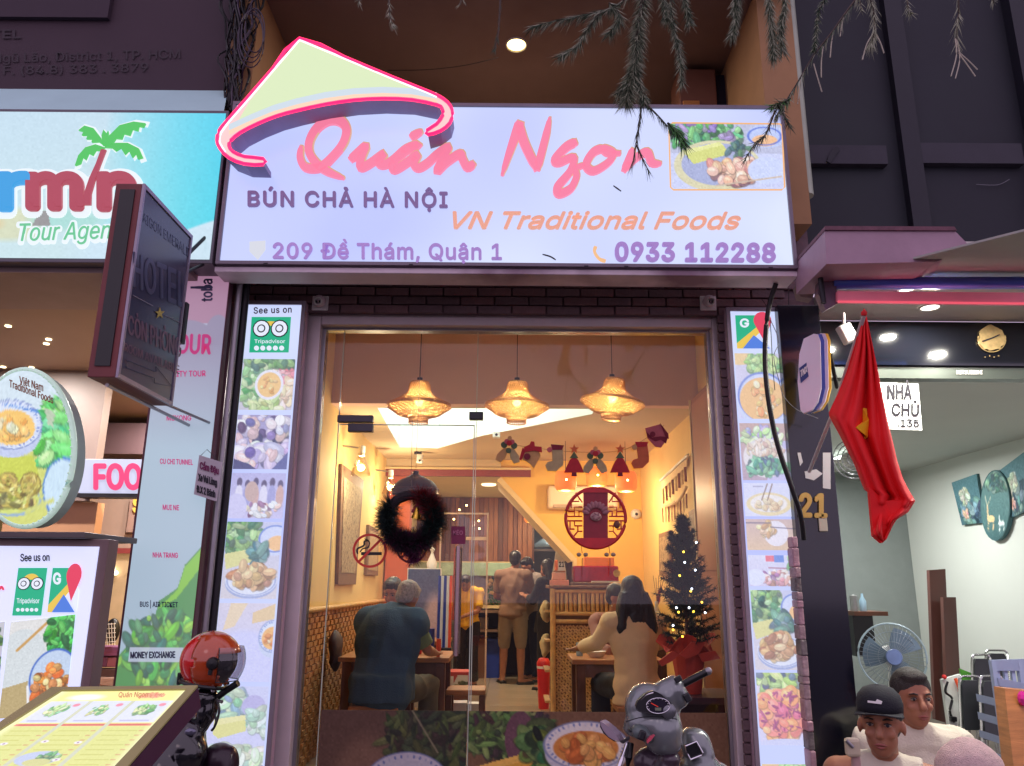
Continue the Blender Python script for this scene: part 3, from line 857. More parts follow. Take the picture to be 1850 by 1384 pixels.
# left logo
gm = mat('lit_green', (40, 186, 140), .4, var=0, emit=(44, 184, 140), es=.9)
wm = mat('lit_white', (235, 240, 255), .4, var=0, emit=(232, 238, 255), es=.98)
dk = mat('print_black', (26, 24, 36), .5, var=0)
ym = mat('lit_yellow', (240, 200, 80), .4, var=0, emit=(240, 204, 90), es=.92)
rm = mat('lit_red', (236, 70, 100), .4, var=0, emit=(236, 74, 104), es=.9)
bl = mat('lit_blue', (84, 130, 226), .4, var=0, emit=(88, 134, 230), es=.9)
def owl_badge(pl, x, y, w, h, th, sk=0.0, black=False, scale=1):
    """green square with owl eyes; (x,y) top-left pixel; sk shifts x per y"""
    f = lambda u, v: (x + u * w + sk * v * h, y + v * h)
    MB().slab([pl(*f(*q), .003) for q in ((0, 0), (1, 0), (1, 1), (0, 1))], (0, .002, 0)).build('green_badge', gm, th)
    e = [f(.5 + .3 * math.cos(t), .3 - .18 * math.sin(t)) for t in np.linspace(.3, 2.84, 9)]
    MB().slab([pl(*q, .004) for q in e], (0, .001, 0)).build('owl_brow', ym, th)
    for s_ in (-1, 1):
        for r_, m_, o_ in ((.225, dk, .005), (.195, wm, .006), (.105, dk, .007), (.075, wm, .008)):
            MB().slab([pl(*f(.5 + s_ * .23 + r_ * math.cos(t), .33 + r_ * 1.0 * w / h * math.sin(t)), o_) for t in np.linspace(0, 6.0, 14)], (0, .0008, 0)).build('owl_eye', m_, th)
    text('Tripadvisor', pl, f(.12, .74), f(.9, .74), h * .1, wm, th, off=.005, bold=.01)
    for k in range(5):
        cx, cyy = f(.18 + .16 * k, .88)
        MB().slab([pl(cx + w * .065 * math.cos(t), cyy + w * .065 * math.sin(t), .005) for t in np.linspace(0, 5.6, 9)], (0, .001, 0)).build('rating_dot', wm, th)
def map_badge(pl, x, y, w, h, th, sk=0.0):
    f = lambda u, v: (x + u * w + sk * v * h, y + v * h)
    def pg_(qs, m_, o_): MB().slab([pl(*f(*q), o_) for q in qs], (0, .0015, 0)).build('map_badge', m_, th)
    pg_([(0, 0), (.75, 0), (.75, .3), (.0, .98)], gm, .003)
    pg_([(.75, .3), (1, .5), (1, 1), (.75, .62)], wm, .003)
    pg_([(0, .84), (.72, .26), (.86, .36), (.16, 1), (0, 1)], ym, .004)
    pg_([(.5, .6), (.95, 1), (.16, 1)], bl, .005)
    pg_([(.6 + .26 * math.cos(t) + .18, .16 + .26 * math.sin(t)) for t in np.linspace(2.6, 6.8, 12)] + [(.78, .75)], rm, .006)
    text('G', pl, f(.12, .36), f(.36, .36), h * .24, wm, th, off=.0075, bold=.03)
owl_badge(pp, 455, 573, 71, 64, LB, -.07)
text('See us on', pp, (459, 567), (527, 565), 11, mat('plum_print', (110, 60, 110), .5, var=0), LB, bold=.02, spacing=1.1)
map_badge(pp, 1328, 570, 62, 60, RB, .06)
pad = .012
def W_(h_px): return int(h_px * 1.0)
def ph(kind, w, h, seed):
    c = Canvas(w, h, (214, 214, 246), seed)
    if kind == 'salad':
        c.a[:] = (200, 196, 210); herbs(c, w * .25, h * .45, w * .3, h * .45, 130, [(130, 190, 120), (160, 214, 140), (100, 160, 100), (190, 220, 160)], (2, 6))
        c.scatter(w * .85, h * .25, w * .25, h * .25, 40, 2, 6, [(244, 130, 140), (250, 170, 170), (255, 210, 210)], 2.5)
        c.scatter(w * .85, h * .65, w * .2, h * .25, 30, 2, 6, [(236, 200, 150), (246, 220, 180)], 3)
        herbs(c, w * .5, h * .9, w * .25, h * .2, 30, [(170, 200, 110), (210, 224, 150)], (2, 5)); herbs(c, w * .45, h * .06, w * .5, h * .1, 50)
        c.ell(w * .53, h * .5, w * .27, h * .29, (238, 236, 250)); c.ell(w * .53, h * .5, w * .22, h * .24, (250, 196, 110)); c.scatter(w * .53, h * .5, w * .15, h * .15, 14, 1, 2, [(255, 216, 140), (236, 160, 80)])
    elif kind == 'people':
        c.grad((150, 140, 190), (180, 176, 226)); c.scatter(w * .5, h * .3, w * .55, h * .35, 60, 2, 7, [(60, 54, 90), (200, 190, 224), (220, 180, 180), (120, 110, 160), (236, 230, 246)], 1.6)
        c.scatter(w * .5, h * .72, w * .5, h * .2, 40, 3, 9, [(220, 214, 244), (190, 176, 216), (236, 200, 200), (80, 80, 130)], 2)
        c.poly([(0, h * .8), (w * .3, h * .9), (w * .45, h), (0, h)], (50, 50, 100)); c.poly([(w, h * .66), (w, h), (w * .7, h)], (70, 76, 140))
    elif kind == 'party':
        c.grad((176, 172, 226), (196, 190, 236));
        for k in range(6): c.ell(w * (.15 + .15 * k), h * (.2 + .05 * (k % 2)), w * .05, h * .1, (70, 60, 96)); c.ell(w * (.15 + .15 * k), h * .5, w * .07, h * .24, [(226, 222, 246), (150, 150, 210), (206, 160, 150)][k % 3])
        c.ell(w * .38, h * .4, w * .12, h * .22, (196, 160, 150)); c.scatter(w * .6, h * .78, w * .35, h * .15, 30, 2, 4, [(236, 200, 180), (130, 90, 120), (240, 240, 255)])
        c.ell(w * .12, h * .75, w * .2, h * .3, (206, 202, 244))
    elif kind == 'platter':
        c.grad((196, 200, 236), (214, 206, 214)); herbs(c, w * .3, h * .2, w * .38, h * .26, 150, GREENS, (2, 5)); c.ell(w * .88, h * .24, w * .3, h * .2, (206, 216, 250)); c.ell(w * .93, h * .28, w * .18, h * .1, (250, 190, 120)); c.ring(w * .88, h * .22, w * .28, h * .17, (90, 120, 210), 1.2)
        c.poly([(0, h * .42), (w * .42, h * .36), (w * .52, h * .52), (w * .05, h * .62)], (222, 218, 130)); herbs(c, w * .62, h * .42, w * .14, h * .1, 26, [(90, 140, 120), (70, 110, 110)], (3, 6))
        dish(c, w * .52, h * .76, w * .46, h * .2); meat(c, w * .52, h * .7, w * .36, h * .15, 60)
    elif kind == 'table':
        c.grad((214, 206, 226), (200, 204, 250)); c.poly([(w * .2, 0), (w * .5, 0), (w * .3, h * .3), (w * .1, h * .35)], (236, 210, 170)); c.poly([(w * .6, h * .12), (w, 0), (w, h * .2), (w * .6, h * .26)], (230, 196, 140))
        c.ell(w * .5, h * .75, w * .6, h * .4, (204, 206, 252), soft=8); bowl(c, w * .98, h * .42, w * .24, h * .2);
    elif kind == 'tofu':
        c.grad((200, 204, 244), (206, 206, 248)); herbs(c, w * .3, h * .22, w * .32, h * .18, 80, [(150, 196, 150), (176, 210, 170), (140, 160, 190)], (3, 6)); c.ell(w * .75, h * .25, w * .2, h * .14, (176, 170, 224)); herbs(c, w * .9, h * .45, w * .2, h * .15, 40, [(170, 206, 180), (190, 216, 196)], (3, 6))
        c.poly([(w * .1, h * .42), (w * .62, h * .36), (w * .66, h * .56), (w * .2, h * .66), (w * .1, h * .6)], (226, 222, 120)); c.poly([(w * .1, h * .42), (w * .62, h * .36), (w * .64, h * .42), (w * .12, h * .5)], (238, 232, 150))
        herbs(c, w * .5, h * .9, w * .5, h * .12, 60, [(196, 216, 190), (214, 226, 200)], (4, 9))
    elif kind == 'soup':
        c.grad((206, 200, 226), (210, 212, 250)); c.ell(w * .1, h * .06, w * .3, h * .12, (240, 200, 130)); herbs(c, w * .62, h * .16, w * .4, h * .16, 120, [(150, 200, 110), (176, 216, 130), (120, 170, 100)], (2, 5))
        c.ell(w * .55, h * .72, w * .56, h * .42, (206, 216, 250)); c.ring(w * .55, h * .66, w * .52, h * .36, (96, 120, 210), 1.6); c.ell(w * .55, h * .7, w * .5, h * .33, (248, 190, 116)); c.scatter(w * .55, h * .7, w * .38, h * .24, 34, 2, 5, [(250, 160, 90), (255, 226, 200), (220, 170, 90), (250, 200, 130)], 1.5)
    elif kind == 'noodle':
        c.grad((196, 160, 150), (176, 150, 170)); c.poly([(w * .7, h * .3), (w, h * .3), (w, h), (w * .5, h)], (196, 190, 236)); herbs(c, w * .45, h * .24, w * .4, h * .16, 60, [(170, 220, 150), (150, 140, 200), (200, 230, 170)], (2, 5))
        c.ell(w * .5, h * .6, w * .46, h * .34, (230, 224, 226)); c.scatter(w * .5, h * .48, w * .38, h * .2, 90, 1.2, 2.4, [(246, 234, 214), (230, 206, 180), (214, 180, 160)], 3.5, 8); herbs(c, w * .52, h * .74, w * .4, h * .13, 90, [(120, 190, 140), (90, 160, 120), (70, 100, 120)], (1.5, 4))
    elif kind == 'chop':
        c.a[:] = (216, 220, 248); c.ell(w * .5, h * .62, w * .46, h * .34, (236, 216, 160)); c.ell(w * .5, h * .6, w * .38, h * .26, (244, 238, 232)); meat(c, w * .5, h * .64, w * .26, h * .14, 24, ((240, 220, 180), (230, 200, 150))); c.line(w * .5, h * .02, w * .36, h * .5, 1.5, (110, 80, 60)); c.line(w * .6, h * .02, w * .48, h * .5, 1.5, (110, 80, 60)); c.line(w * .2, h * .1, w * .4, h * .1, 1, (120, 120, 160))
    elif kind == 'hand':
        c.grad((206, 176, 170), (226, 190, 150)); c.ell(w * .6, h * .45, w * .25, h * .4, (238, 232, 244)); c.scatter(w * .4, h * .3, w * .2, h * .2, 16, 2, 5, [(210, 170, 110), (236, 210, 170)]); c.line(0, h * .12, w * .5, h * .12, 1.4, (90, 80, 110)); c.line(w * .5, h * .25, w, h * .3, 1.2, (90, 80, 110))
    elif kind == 'box':
        c.grad((220, 222, 250), (206, 200, 236)); c.rect(w * .35, h * .02, w * .52, h * .2, (236, 100, 120)); c.rect(w * .52, h * .0, w * .72, h * .22, (90, 130, 220)); c.line(w * .4, h * .4, w, h * .42, 1.2, (150, 60, 90)); c.scatter(w * .62, h * .72, w * .4, h * .22, 60, 1.5, 4, [(226, 160, 160), (150, 100, 150), (240, 220, 220), (196, 140, 130)]); c.ell(w * .12, h * .7, w * .2, h * .26, (224, 230, 254)); herbs(c, w * .95, h * .2, w * .1, h * .2, 20)
    elif kind == 'orange':
        c.grad((230, 214, 226), (214, 210, 250)); herbs(c, w * .4, h * .1, w * .5, h * .12, 70, [(150, 190, 110), (176, 210, 120), (90, 100, 120)], (3, 6)); c.scatter(w * .45, h * .56, w * .5, h * .34, 120, 4, 9, [(252, 160, 100), (246, 130, 110), (255, 180, 110), (236, 110, 140)], 1.6, 8); c.scatter(w * .45, h * .55, w * .42, h * .3, 50, .8, 1.8, [(170, 60, 110), (150, 50, 100)], 5, 4); c.ell(w * .5, h * 1.0, w * .6, h * .1, (206, 210, 250))
    c.noise(4, 2); c.a = c.a * .7 + np.array([218, 222, 255]) * .3
    return c
for kind, ya, yb, sd in (('salad', 649, 741, 1), ('people', 750, 848, 2), ('party', 855, 937, 3), ('platter', 943, 1082, 4), ('table', 1090, 1232, 5), ('tofu', 1240, 1384, 6), ('platter', 1390, 1540, 16)):
    put(ph(kind, 74, int((yb - ya) * .75), sd), LB, lx0 + .008, lx1 - .01, ya, yb, 480)
for kind, ya, yb, sd in (('soup', 639, 757, 7), ('noodle', 765, 868, 8), ('chop', 873, 933, 9), ('hand', 938, 994, 10), ('box', 1003, 1059, 11), ('platter', 1066, 1210, 12), ('orange', 1215, 1346, 13), ('soup', 1380, 1500, 23)):
    put(ph(kind, 70, int((yb - ya) * .75), sd), RB, rx0 + .008, rx1 - .01, ya, yb, 1375)

for q in ([(1108, 336), (1122, 346)], [(980, 460), (994, 464), (1004, 470)]):
    stroke(q, 2.5, pg, .004, dk, big, 'stuck_leaf', depth=.002)
# cameras under the sign
def cctv(px, py, tw, label):
    c = at(px, py, YW - .06)
    th = thing('security_camera', (c.x, YW - .03, c.z - .05), label, 'security camera', 'small dome cameras under the big sign')
    MB().bx(c.x - .045, c.x + .045, YW - .03, YW - .018, c.z - .045, c.z + .04, .006).build('base_plate', M['white'], th)
    MB().ball((c.x, YW - .05, c.z), (.036, .036, .034)).build('housing', mat('camera_shell', (214, 196, 204), .4), th, True)
    MB().lathe([(.0, 0), (.021, 0), (.024, -.006), (.021, -.016), (.016, -.016)], (c.x + tw, YW - .078, c.z - .012), 16, (0, 1, .3)).build('lens_ring', M['white'], th, True)
    for s_ in (-1, 1):
        MB().ball((c.x + tw + s_ * .009, YW - .088, c.z - .016), .0075, 8, 6).build('lens', M['glossblack'], th, True)
cctv(576, 543, .004, 'small pale dome camera at the left end of the lintel')
cctv(1282, 543, 0, 'small pale dome camera at the right end of the lintel')

# RECESS ABOVE THE SIGN
RZ = 1.5 + 3.4
SOF = mat('soffit_paint', (134, 114, 106), .8, 0, .06, 2, .03, 40, var2=(118, 96, 88))
tag(MB().bx(-1.62, 1.62, -.6, 1.4, RZ, RZ + .15).build('soffit', SOF), kind='structure')
tag(MB().bx(-1.64, -1.5, -.35, 1.4, 1.5 + 1.9, RZ - .002).build('recess_left_wall', mat('ochre_paint', (166, 126, 88), .8, 0, .08)), kind='structure')
tag(MB().bx(1.42, 1.62, -.35, 1.4, 1.5 + 1.9, RZ - .002).build('recess_right_wall', MATS['ochre_paint']), kind='structure')
tag(MB().bx(-1.5, 1.42, 1.2, 1.3, 1.5 + 1.9, RZ - .002).build('recess_back_wall', SOF), kind='structure')
tag(MB().bx(-1.62, 1.62, .035, 1.4, 4.1, 4.2).build('balcony_floor', SOF), kind='structure')
tag(MB().bx(-1.62, 1.62, -.25, .1, RZ + .152, 9).build('upper_front_wall', MATS['maroon_paint'] if 'maroon_paint' in MATS else mat('maroon_paint', (74, 48, 64), .8, 0, .1)), kind='structure')
# recessed lamp
lc = atz(933, 80, RZ)
dl = thing('ceiling_downlight', (lc.x, lc.y, RZ - .02), 'round warm downlight glowing in the brown soffit over the sign', 'downlight')
MB().lathe([(.0, 0), (.06, 0)], (lc.x, lc.y, RZ - .004), 24, (0, 0, 1)).build('lens', mat('warm_lens', (255, 220, 140), .3, var=0, emit=(255, 226, 140), es=7), dl)
MB().lathe([(.061, -.004), (.066, -.008), (.07, 0), (.07, .004)], (lc.x, lc.y, RZ - .004), 24, (0, 0, 1)).build('trim_ring', M['white'], dl, True)
area('downlight_lamp', dl, (0, 0, -.005), .1, 19, (1, .84, .64))
# cabinet in the recess
q0, q1 = at(1203, 165, .25), at(1290, 35, .25)
cb = thing('tall_cupboard', ((q0.x + q1.x) / 2, .35, 4.2), 'tall brown cupboard with dark curtain in the recess above the sign', 'cupboard')
MB().bx(q0.x + .1, q1.x, .3, .55, 4.2, RZ - .05, .008).build('body', mat('dull_brown', (120, 78, 62), .6, 0, .1), cb)
MB().bx(q0.x + .12, q1.x - .12, .288, .3, 4.35, RZ - .3, .003).build('door_panel', mat('amber_panel', (190, 130, 70), .5), cb)
q2 = at(1340, 100, .25)
MB().bx(q1.x + .005, q2.x, .35, .5, 4.2, RZ - .05, .02).build('curtain', mat('navy_cloth', (30, 26, 44), .9), cb)
MB().bx(q0.x - .02, q0.x + .1, .33, .5, 4.2, 4.42, .02).build('base_box', M['black'], cb)
# wire sagging across the soffit
P_ = [at(700, 127, .3), at(770, 126, .28), at(840, 118, .25), at(900, 104, .22)]
tag(MB().tube(smooth_pts(P_), .0025, 5).build('sagging_wire', M['cable']), 'thin dark wire sagging across the brown soffit', 'wire')

# posts at the side of the recess
tag(MB().bx(-2.3, -1.645, -.26, .1, 3.2, 7).build('left_pillar', mat('maroon_paint', (74, 48, 64), .8, 0, .1)), kind='structure')
pr0, pr1 = at(1366, 60, -.3).x, at(1402, 60, -.3).x
tag(MB().bx(pr0, pr1, -.3, .1, 3.4, 7).build('right_pillar', mat('red_brown_paint', (126, 62, 64), .8, 0, .1)), kind='structure')
q = at(1425, 60, -.28)
tag(MB().tube([(q.x, -.28, 3.6), (q.x, -.28, 6.5)], .05, 12).build('drain_pipe', mat('pale_pipe', (170, 180, 160), .4), None, True), 'pale drain pipe at the right of the recess, behind the branches', 'pipe')
# LEFT NEIGHBOUR (tour agency)
YL = -0.3
pl_ = PY(YL)
MAR = mat('maroon_cladding', (62, 44, 56), .75, 0, .06, 3, .03, 40)
zA = pl_(200, 166).z
xe = at(408, 120, YL).x
ub = tag(MB().bx(-9, xe, YL, .1, zA, 8.5).build('upper_wall', MAR), kind='structure')
MB().bx(-9, pl_(200, 30).x, YL - .03, YL - .002, pl_(200, 38).z, 8.5).build('band', mat('maroon_dark', (56, 40, 54), .75, 0, .06), ub)
DT = mat('faded_dark_letters', (44, 28, 42), .6, 0, .1)
text('HOTEL', pl_, (-60, 71), (38, 70), 15, DT, ub, bold=.03, off=.006)
text('Phạm Ngũ Lão, District 1, TP. HCM', pl_, (-86, 116), (326, 106), 16, DT, ub, bold=.01, off=.006)
text('T. (84.8) 383 3958 | F. (84.8) 383 . 3879', pl_, (-270, 142), (268, 130), 15, DT, ub, bold=.012, off=.006)
a0, a1 = at(0, 160, YL - .02), at(0, 207, -.56)
aw = MB().slab([Vector((-6, -.58, a1.z)), Vector((at(404, 200, -.58).x, -.58, a1.z)), Vector((at(412, 160, YL).x, YL - .003, a0.z + .01)), Vector((-6, YL - .003, a0.z + .01))], (0, 0, -.012)).build('awning_sheet', mat('white_awning', (176, 214, 216), .5, 0, .05, 3))
tag(aw, 'pale sloping metal awning strip above the palm tree sign', 'awning')
# lit sign
YT = -.62; pt = PY(YT)
c = Canvas(236, 140, (170, 214, 236), 21)
t = c.xx / c.w; u = c.yy / c.h
base = np.stack([196 - 130 * np.clip((t - .55) / .45, 0, 1) ** .8, 224 - 14 * np.clip((t - .55) / .45, 0, 1), 240 - 2 * t], -1)
c.a = base + (u[..., None] * np.array([6, 6, -4]))
wave = 0.80 + 0.07 * np.sin((t - .55) * 9) - 0.12 * np.clip(t - .85, 0, 1)
m_ = np.clip((u - wave) * 60, 0, 1) * np.clip((t - .45) * 8, 0, 1)
c.blend(m_, (204, 230, 244))
c.ell(60, 108, 44, 15, (214, 222, 190), soft=6); c.ell(34, 108, 20, 8, (226, 206, 160), soft=4); c.ell(108, 104, 30, 9, (170, 222, 216), soft=4)
c.poly([(84, 96), (92, 96), (96, 110), (80, 110)], (150, 150, 150));
for k in range(5): c.line(66 + k * 3, 76 + (k % 2) * 3, 74 + k * 2, 72, 1, (206, 196, 150))
for k in range(5): c.line(72, 66 + k * 4, 84 - k, 64 + k * 4, 1.6, (220, 210, 170), .8)
c.scatter(14, 126, 22, 4, 14, 1, 3, [(240, 220, 90), (80, 160, 220), (120, 200, 120)])
c.noise(2, 2)
A_, B_, C_, D_ = pt(-70, 209, 0), pt(401, 197, 0), pt(387, 469, 0), pt(-70, 472, 0)
x0, x1 = A_.x, (B_.x + C_.x) / 2; z1, z0 = (A_.z + B_.z) / 2, C_.z
tour = thing('tour_agency_sign', ((x0 + x1) / 2, YT + .1, z0), 'pale blue lit sign with green palm tree, reading Tour Agency', 'lit sign')
print_mesh(c, (x0, YT, z1), (x1, YT, z1), (x1, YT, z0), (x0, YT, z0), PRINT, tour, 'lit_face')
MB().bx(x0 - .03, x1 + .012, YT + .004, YT + .2, z0 - .02, z1 + .02, .004).build('case', mat('grey_case', (104, 98, 108), .5, .2, .1), tour)
WL_ = mat('white_glow_letter', (240, 246, 250), .4, var=0, emit=(236, 246, 252), es=.95)
RDL = mat('brick_red_letter', (160, 66, 80), .4, var=.05, emit=(164, 70, 84), es=.7)
BLU = mat('sky_letter', (60, 170, 236), .4, var=.0, emit=(60, 168, 236), es=.85)
GRN = mat('lime_letter', (90, 210, 110), .4, var=.0, emit=(84, 206, 100), es=.85)
def big_letter(ch, x0, x1, base, cap, m):
    text(ch, pt, (x0 - 5, base + 5), (x1 + 5, base + 5), cap * 1.12, WL_, tour, 'letter_outline', bold=.075, off=.008, depth=.008)
    text(ch, pt, (x0, base), (x1, base), cap, m, tour, 'letter', bold=.05, off=.024, depth=.015)
big_letter('a', -58, -8, 378, 74, mat('navy_letter', (40, 50, 120), .4, var=0, emit=(40, 54, 130), es=.6))
big_letter('r', 6, 52, 378, 76, BLU)
big_letter('m', 58, 148, 377, 74, RDL)
big_letter('n', 186, 243, 378, 76, RDL)
C1 = lambda l: [(x / 2.769, y / 2.769) for x, y in l]
trunk = C1([(518, 758), (542, 762), (512, 840), (485, 920), (468, 980), (466, 1036), (424, 1036), (436, 970), (460, 900), (492, 830)])
cxm = sum(p[0] for p in trunk) / len(trunk)
MB().slab([pt(x + (5 if x > cxm else -5), y + (3 if y > 330 else -3), .012) for x, y in trunk], (0, .006, 0)).build('trunk_outline', WL_, tour)
MB().slab([pt(x, y, .026) for x, y in trunk], (0, .012, 0)).build('palm_trunk', RDL, tour)
fronds = [C1([(535, 745), (515, 700), (480, 655), (435, 642), (405, 665), (430, 672), (422, 690), (452, 690), (444, 708), (475, 708), (470, 724), (505, 722)]),
          C1([(535, 745), (560, 690), (610, 640), (680, 622), (738, 630), (728, 650), (705, 645), (700, 668), (672, 660), (660, 690), (630, 682), (620, 708), (590, 705), (575, 730)]),
          C1([(535, 750), (490, 735), (440, 750), (405, 790), (388, 840), (415, 830), (425, 800), (440, 812), (455, 780), (475, 790), (490, 765), (515, 765)]),
          C1([(535, 750), (590, 728), (650, 728), (705, 755), (725, 800), (700, 808), (690, 780), (672, 800), (655, 765), (635, 785), (615, 752), (590, 768), (570, 752)]),
          C1([(525, 740), (520, 690), (530, 662), (545, 680), (552, 668), (556, 700), (545, 740)])]
for f_ in fronds:
    cx_ = sum(p[0] for p in f_) / len(f_); cy_ = sum(p[1] for p in f_) / len(f_)
    hull = [(cx_ + (x - cx_) * 1.16, cy_ + (y - cy_) * 1.3) for x, y in f_]
    MB().slab([pt(x, y, .012) for x, y in hull], (0, .006, 0)).build('frond_outline', WL_, tour)
    MB().slab([pt(x, y, .026) for x, y in f_], (0, .012, 0)).build('palm_frond', GRN, tour)
text('Tour Agency', pt, (34, 440), (248, 434), 35, WL_, tour, 'letter_outline', bold=.05, shear=.25, off=.006, depth=.006)
text('Tour Agency', pt, (38, 437), (244, 431), 31, mat('mint_letter', (110, 206, 150), .4, var=0, emit=(112, 208, 156), es=.85), tour, 'letter', bold=.0, shear=.25, off=.014, depth=.008)

# shop below the left sign
BRN = mat('left_ceiling_paint', (150, 124, 110), .6, 0, .05, 2, .02, 40)
zl = 1.5 + 1.5
tag(MB().bx(-7, -1.63, -.55, .0, zl, zl + .12).build('left_header', mat('header_paint', (136, 116, 116), .6, 0, .08)), kind='structure')
tag(MB().bx(-7, -1.63, .001, 4.4, zl + .02, zl + .12).build('left_ceiling', BRN), kind='structure')
for q in ((15, 588, 'nearest the sign, far left'), (88, 612, 'upper of a close pair'), (84, 620, 'lower of a close pair'), (6, 662, 'above the oval sign at the frame edge'), (57, 663, 'just over the top of the oval sign')):
    c_ = atz(q[0], q[1], zl + .02)
    t_ = thing('ceiling_downlight', (c_.x, c_.y, zl + .0), 'tiny downlight in the left shop ceiling, ' + q[2], 'downlight', 'tiny downlights in the left shop ceiling')
    MB().lathe([(0, 0), (.018, 0), (.018, .006)], (c_.x, c_.y, zl + .012), 12).build('lens', mat('small_lens', (255, 240, 200), .3, var=0, emit=(255, 236, 190), es=5), t_)
tag(MB().bx(-7, at(177, 800, 1.4).x, 1.4, 1.5, 1.5 + .55, zl + .02).build('left_partition', mat('brown_partition', (142, 122, 116), .45, 0, .06)), kind='structure')
tag(MB().bx(-7, at(174, 930, 1.5).x, 1.5, 1.6, .2, 1.5 + .549).build('left_lower_wall', mat('ochre_lower', (196, 146, 110), .5, 0, .05)), kind='structure')
for k, (x_, y_, e_) in enumerate(((-2.3, 1.0, 44), (-3.6, .8, 44), (-2.2, 2.4, 50), (-3.2, 2.6, 40))):
    t_ = thing('ceiling_downlight', (x_, y_, zl), 'ceiling downlight of the left shop, ' + ['nearest the banner', 'left and near the street', 'over the passage to the FOOT sign', 'deep on the left'][k], 'downlight')
    MB().lathe([(0, 0), (.035, 0), (.035, .01)], (x_, y_, zl + .008), 16).build('lens', MATS['small_lens'], t_)
    area('downlight_lamp', t_, (0, 0, .004), .07, e_, (1, .92, .84))
YR = 3.4; pr_ = PY(YR)
lwl = MB(); lwl.bx(-7, -1.63, YR, YR + .1, .2, zl + .02)
tag(lwl.build('left_back_wall', mat('tan_wall', (170, 142, 128), .6, 0, .05)), kind='structure')
a_, b_ = pr_(165, 778), pr_(290, 832)
sf = MB().bx(a_.x - .1, -1.64, YR - .4, YR - .002, b_.z, a_.z).build('dark_soffit', mat('plum_soffit', (84, 62, 66), .6, 0, .05)); tag(sf, kind='structure')
ys = 1.28; psn = PY(ys)
ft = thing('foot_massage_sign', psn(206, 892), 'small white lit sign with pink letters FOOT inside the left shop', 'lit sign')
a_, b_ = psn(150, 829), psn(345, 892)
MB().bx(a_.x, b_.x, ys, ys + .1, b_.z, a_.z, .004).build('lit_box', mat('pale_lit', (214, 216, 244), .4, var=0, emit=(206, 210, 240), es=.9), ft)
MB().bx(a_.x - .01, b_.x, ys + .004, ys + .12, b_.z - .03, b_.z - .002).build('bottom_frame', M['darkmetal'], ft)
text('FOOT', psn, (172, 883), (282, 883), 43, mat('pink_letter', (246, 70, 130), .4, var=0, emit=(246, 70, 130), es=.85), ft, off=.008, bold=.03, depth=.004)
text('SPA', pr_, (247, 926), (292, 926), 24, mat('gold_glow', (240, 190, 80), .3, .5, var=0, emit=(250, 196, 90), es=1.6), tag(MB().bx(pr_(240, 900).x, -1.64, YR - .05, YR - .006, pr_(240, 962).z, pr_(240, 898).z).build('gold_letter_panel', mat('tan_panel', (160, 128, 118), .6)), 'tan wall panel carrying a glowing gold letter, under the FOOT sign', 'panel'), off=.07, bold=.03, depth=.01)
gl = MB(); a_, b_ = pr_(188, 1000), pr_(262, 1240)
g1 = thing('shop_doorway', pr_(215, 1240), 'warm lit glazed doorway behind the narrow banner in the left shop', 'doorway')
MB().bx(a_.x, b_.x, YR - .02, YR - .004, b_.z, a_.z).build('lit_room', mat('warm_room', (176, 150, 120), .6, emit=(176, 142, 100), es=.35, var=.2, scale=3), g1)
MB().bx(a_.x - .04, b_.x, YR - .06, YR - .022, a_.z, a_.z + .05).build('header', mat('red_header', (140, 60, 60), .5), g1)
MB().bx(a_.x - .04, a_.x, YR - .06, YR - .022, b_.z, a_.z).build('jamb', MATS['plum_soffit'], g1)
for q in ((203, 1028, 5), (209, 1035, 4), (235, 1030, 3)):
    MB().ball(PY(YR - .05)(q[0], q[1]), SZ(q[2], YR), 10, 8).build('hanging_bulb', MATS['small_lens'], g1, True)
# steps and purple stack
st = PY(2.4)
for k, (ya, yb, m_) in enumerate(((1208, 1222, 'plum_soffit'), (1222, 1236, 'tan_panel'), (1236, 1252, 'white_plastic'))):
    a_, b_ = st(140, ya), st(222, yb)
    tag(MB().bx(a_.x, b_.x, 2.4 - k * .1, 2.5, b_.z, a_.z - .002).build('step', MATS[m_]), 'stair tread below the purple boxes, ' + ['dark plum and topmost', 'tan and in the middle', 'white and lowest'][k], 'step', 'steps in the left shop')
for k, (xa, xb, ya, yb) in enumerate(((167, 214, 1168, 1186), (167, 190, 1187, 1206), (192, 212, 1188, 1206))):
    a_, b_ = st(xa, ya), st(xb, yb)
    t_ = tag(MB().bx(a_.x, b_.x, 2.42, 2.6, b_.z, a_.z - .002, .008).build('storage_box', mat('purple_box%d' % k, [(128, 74, 120), (104, 60, 96), (150, 90, 110)][k], .5)), ['long purple box, topmost of the stack by the banner', 'short dark purple box under the long one, left', 'short rosy box under the long one, right'][k], 'box')
b_ = st(203, 1140)
ch = thing('dark_chair', st(203, 1166), 'dark round-backed chair with a white lattice seat back, behind the banner', 'chair')
MB().ball(b_, (.06, .04, .1), 12, 10).build('backrest', M['black'], ch, True)
lt = MB()
for k in range(5):
    lt.tube([st(193 + k * 5, 1125, .06), st(196 + k * 4.5, 1165, .06)], .003, 5); lt.tube([st(192, 1128 + 8 * k, .064), st(216, 1126 + 8 * k, .064)], .003, 5)
lt.build('lattice', M['white'], ch)

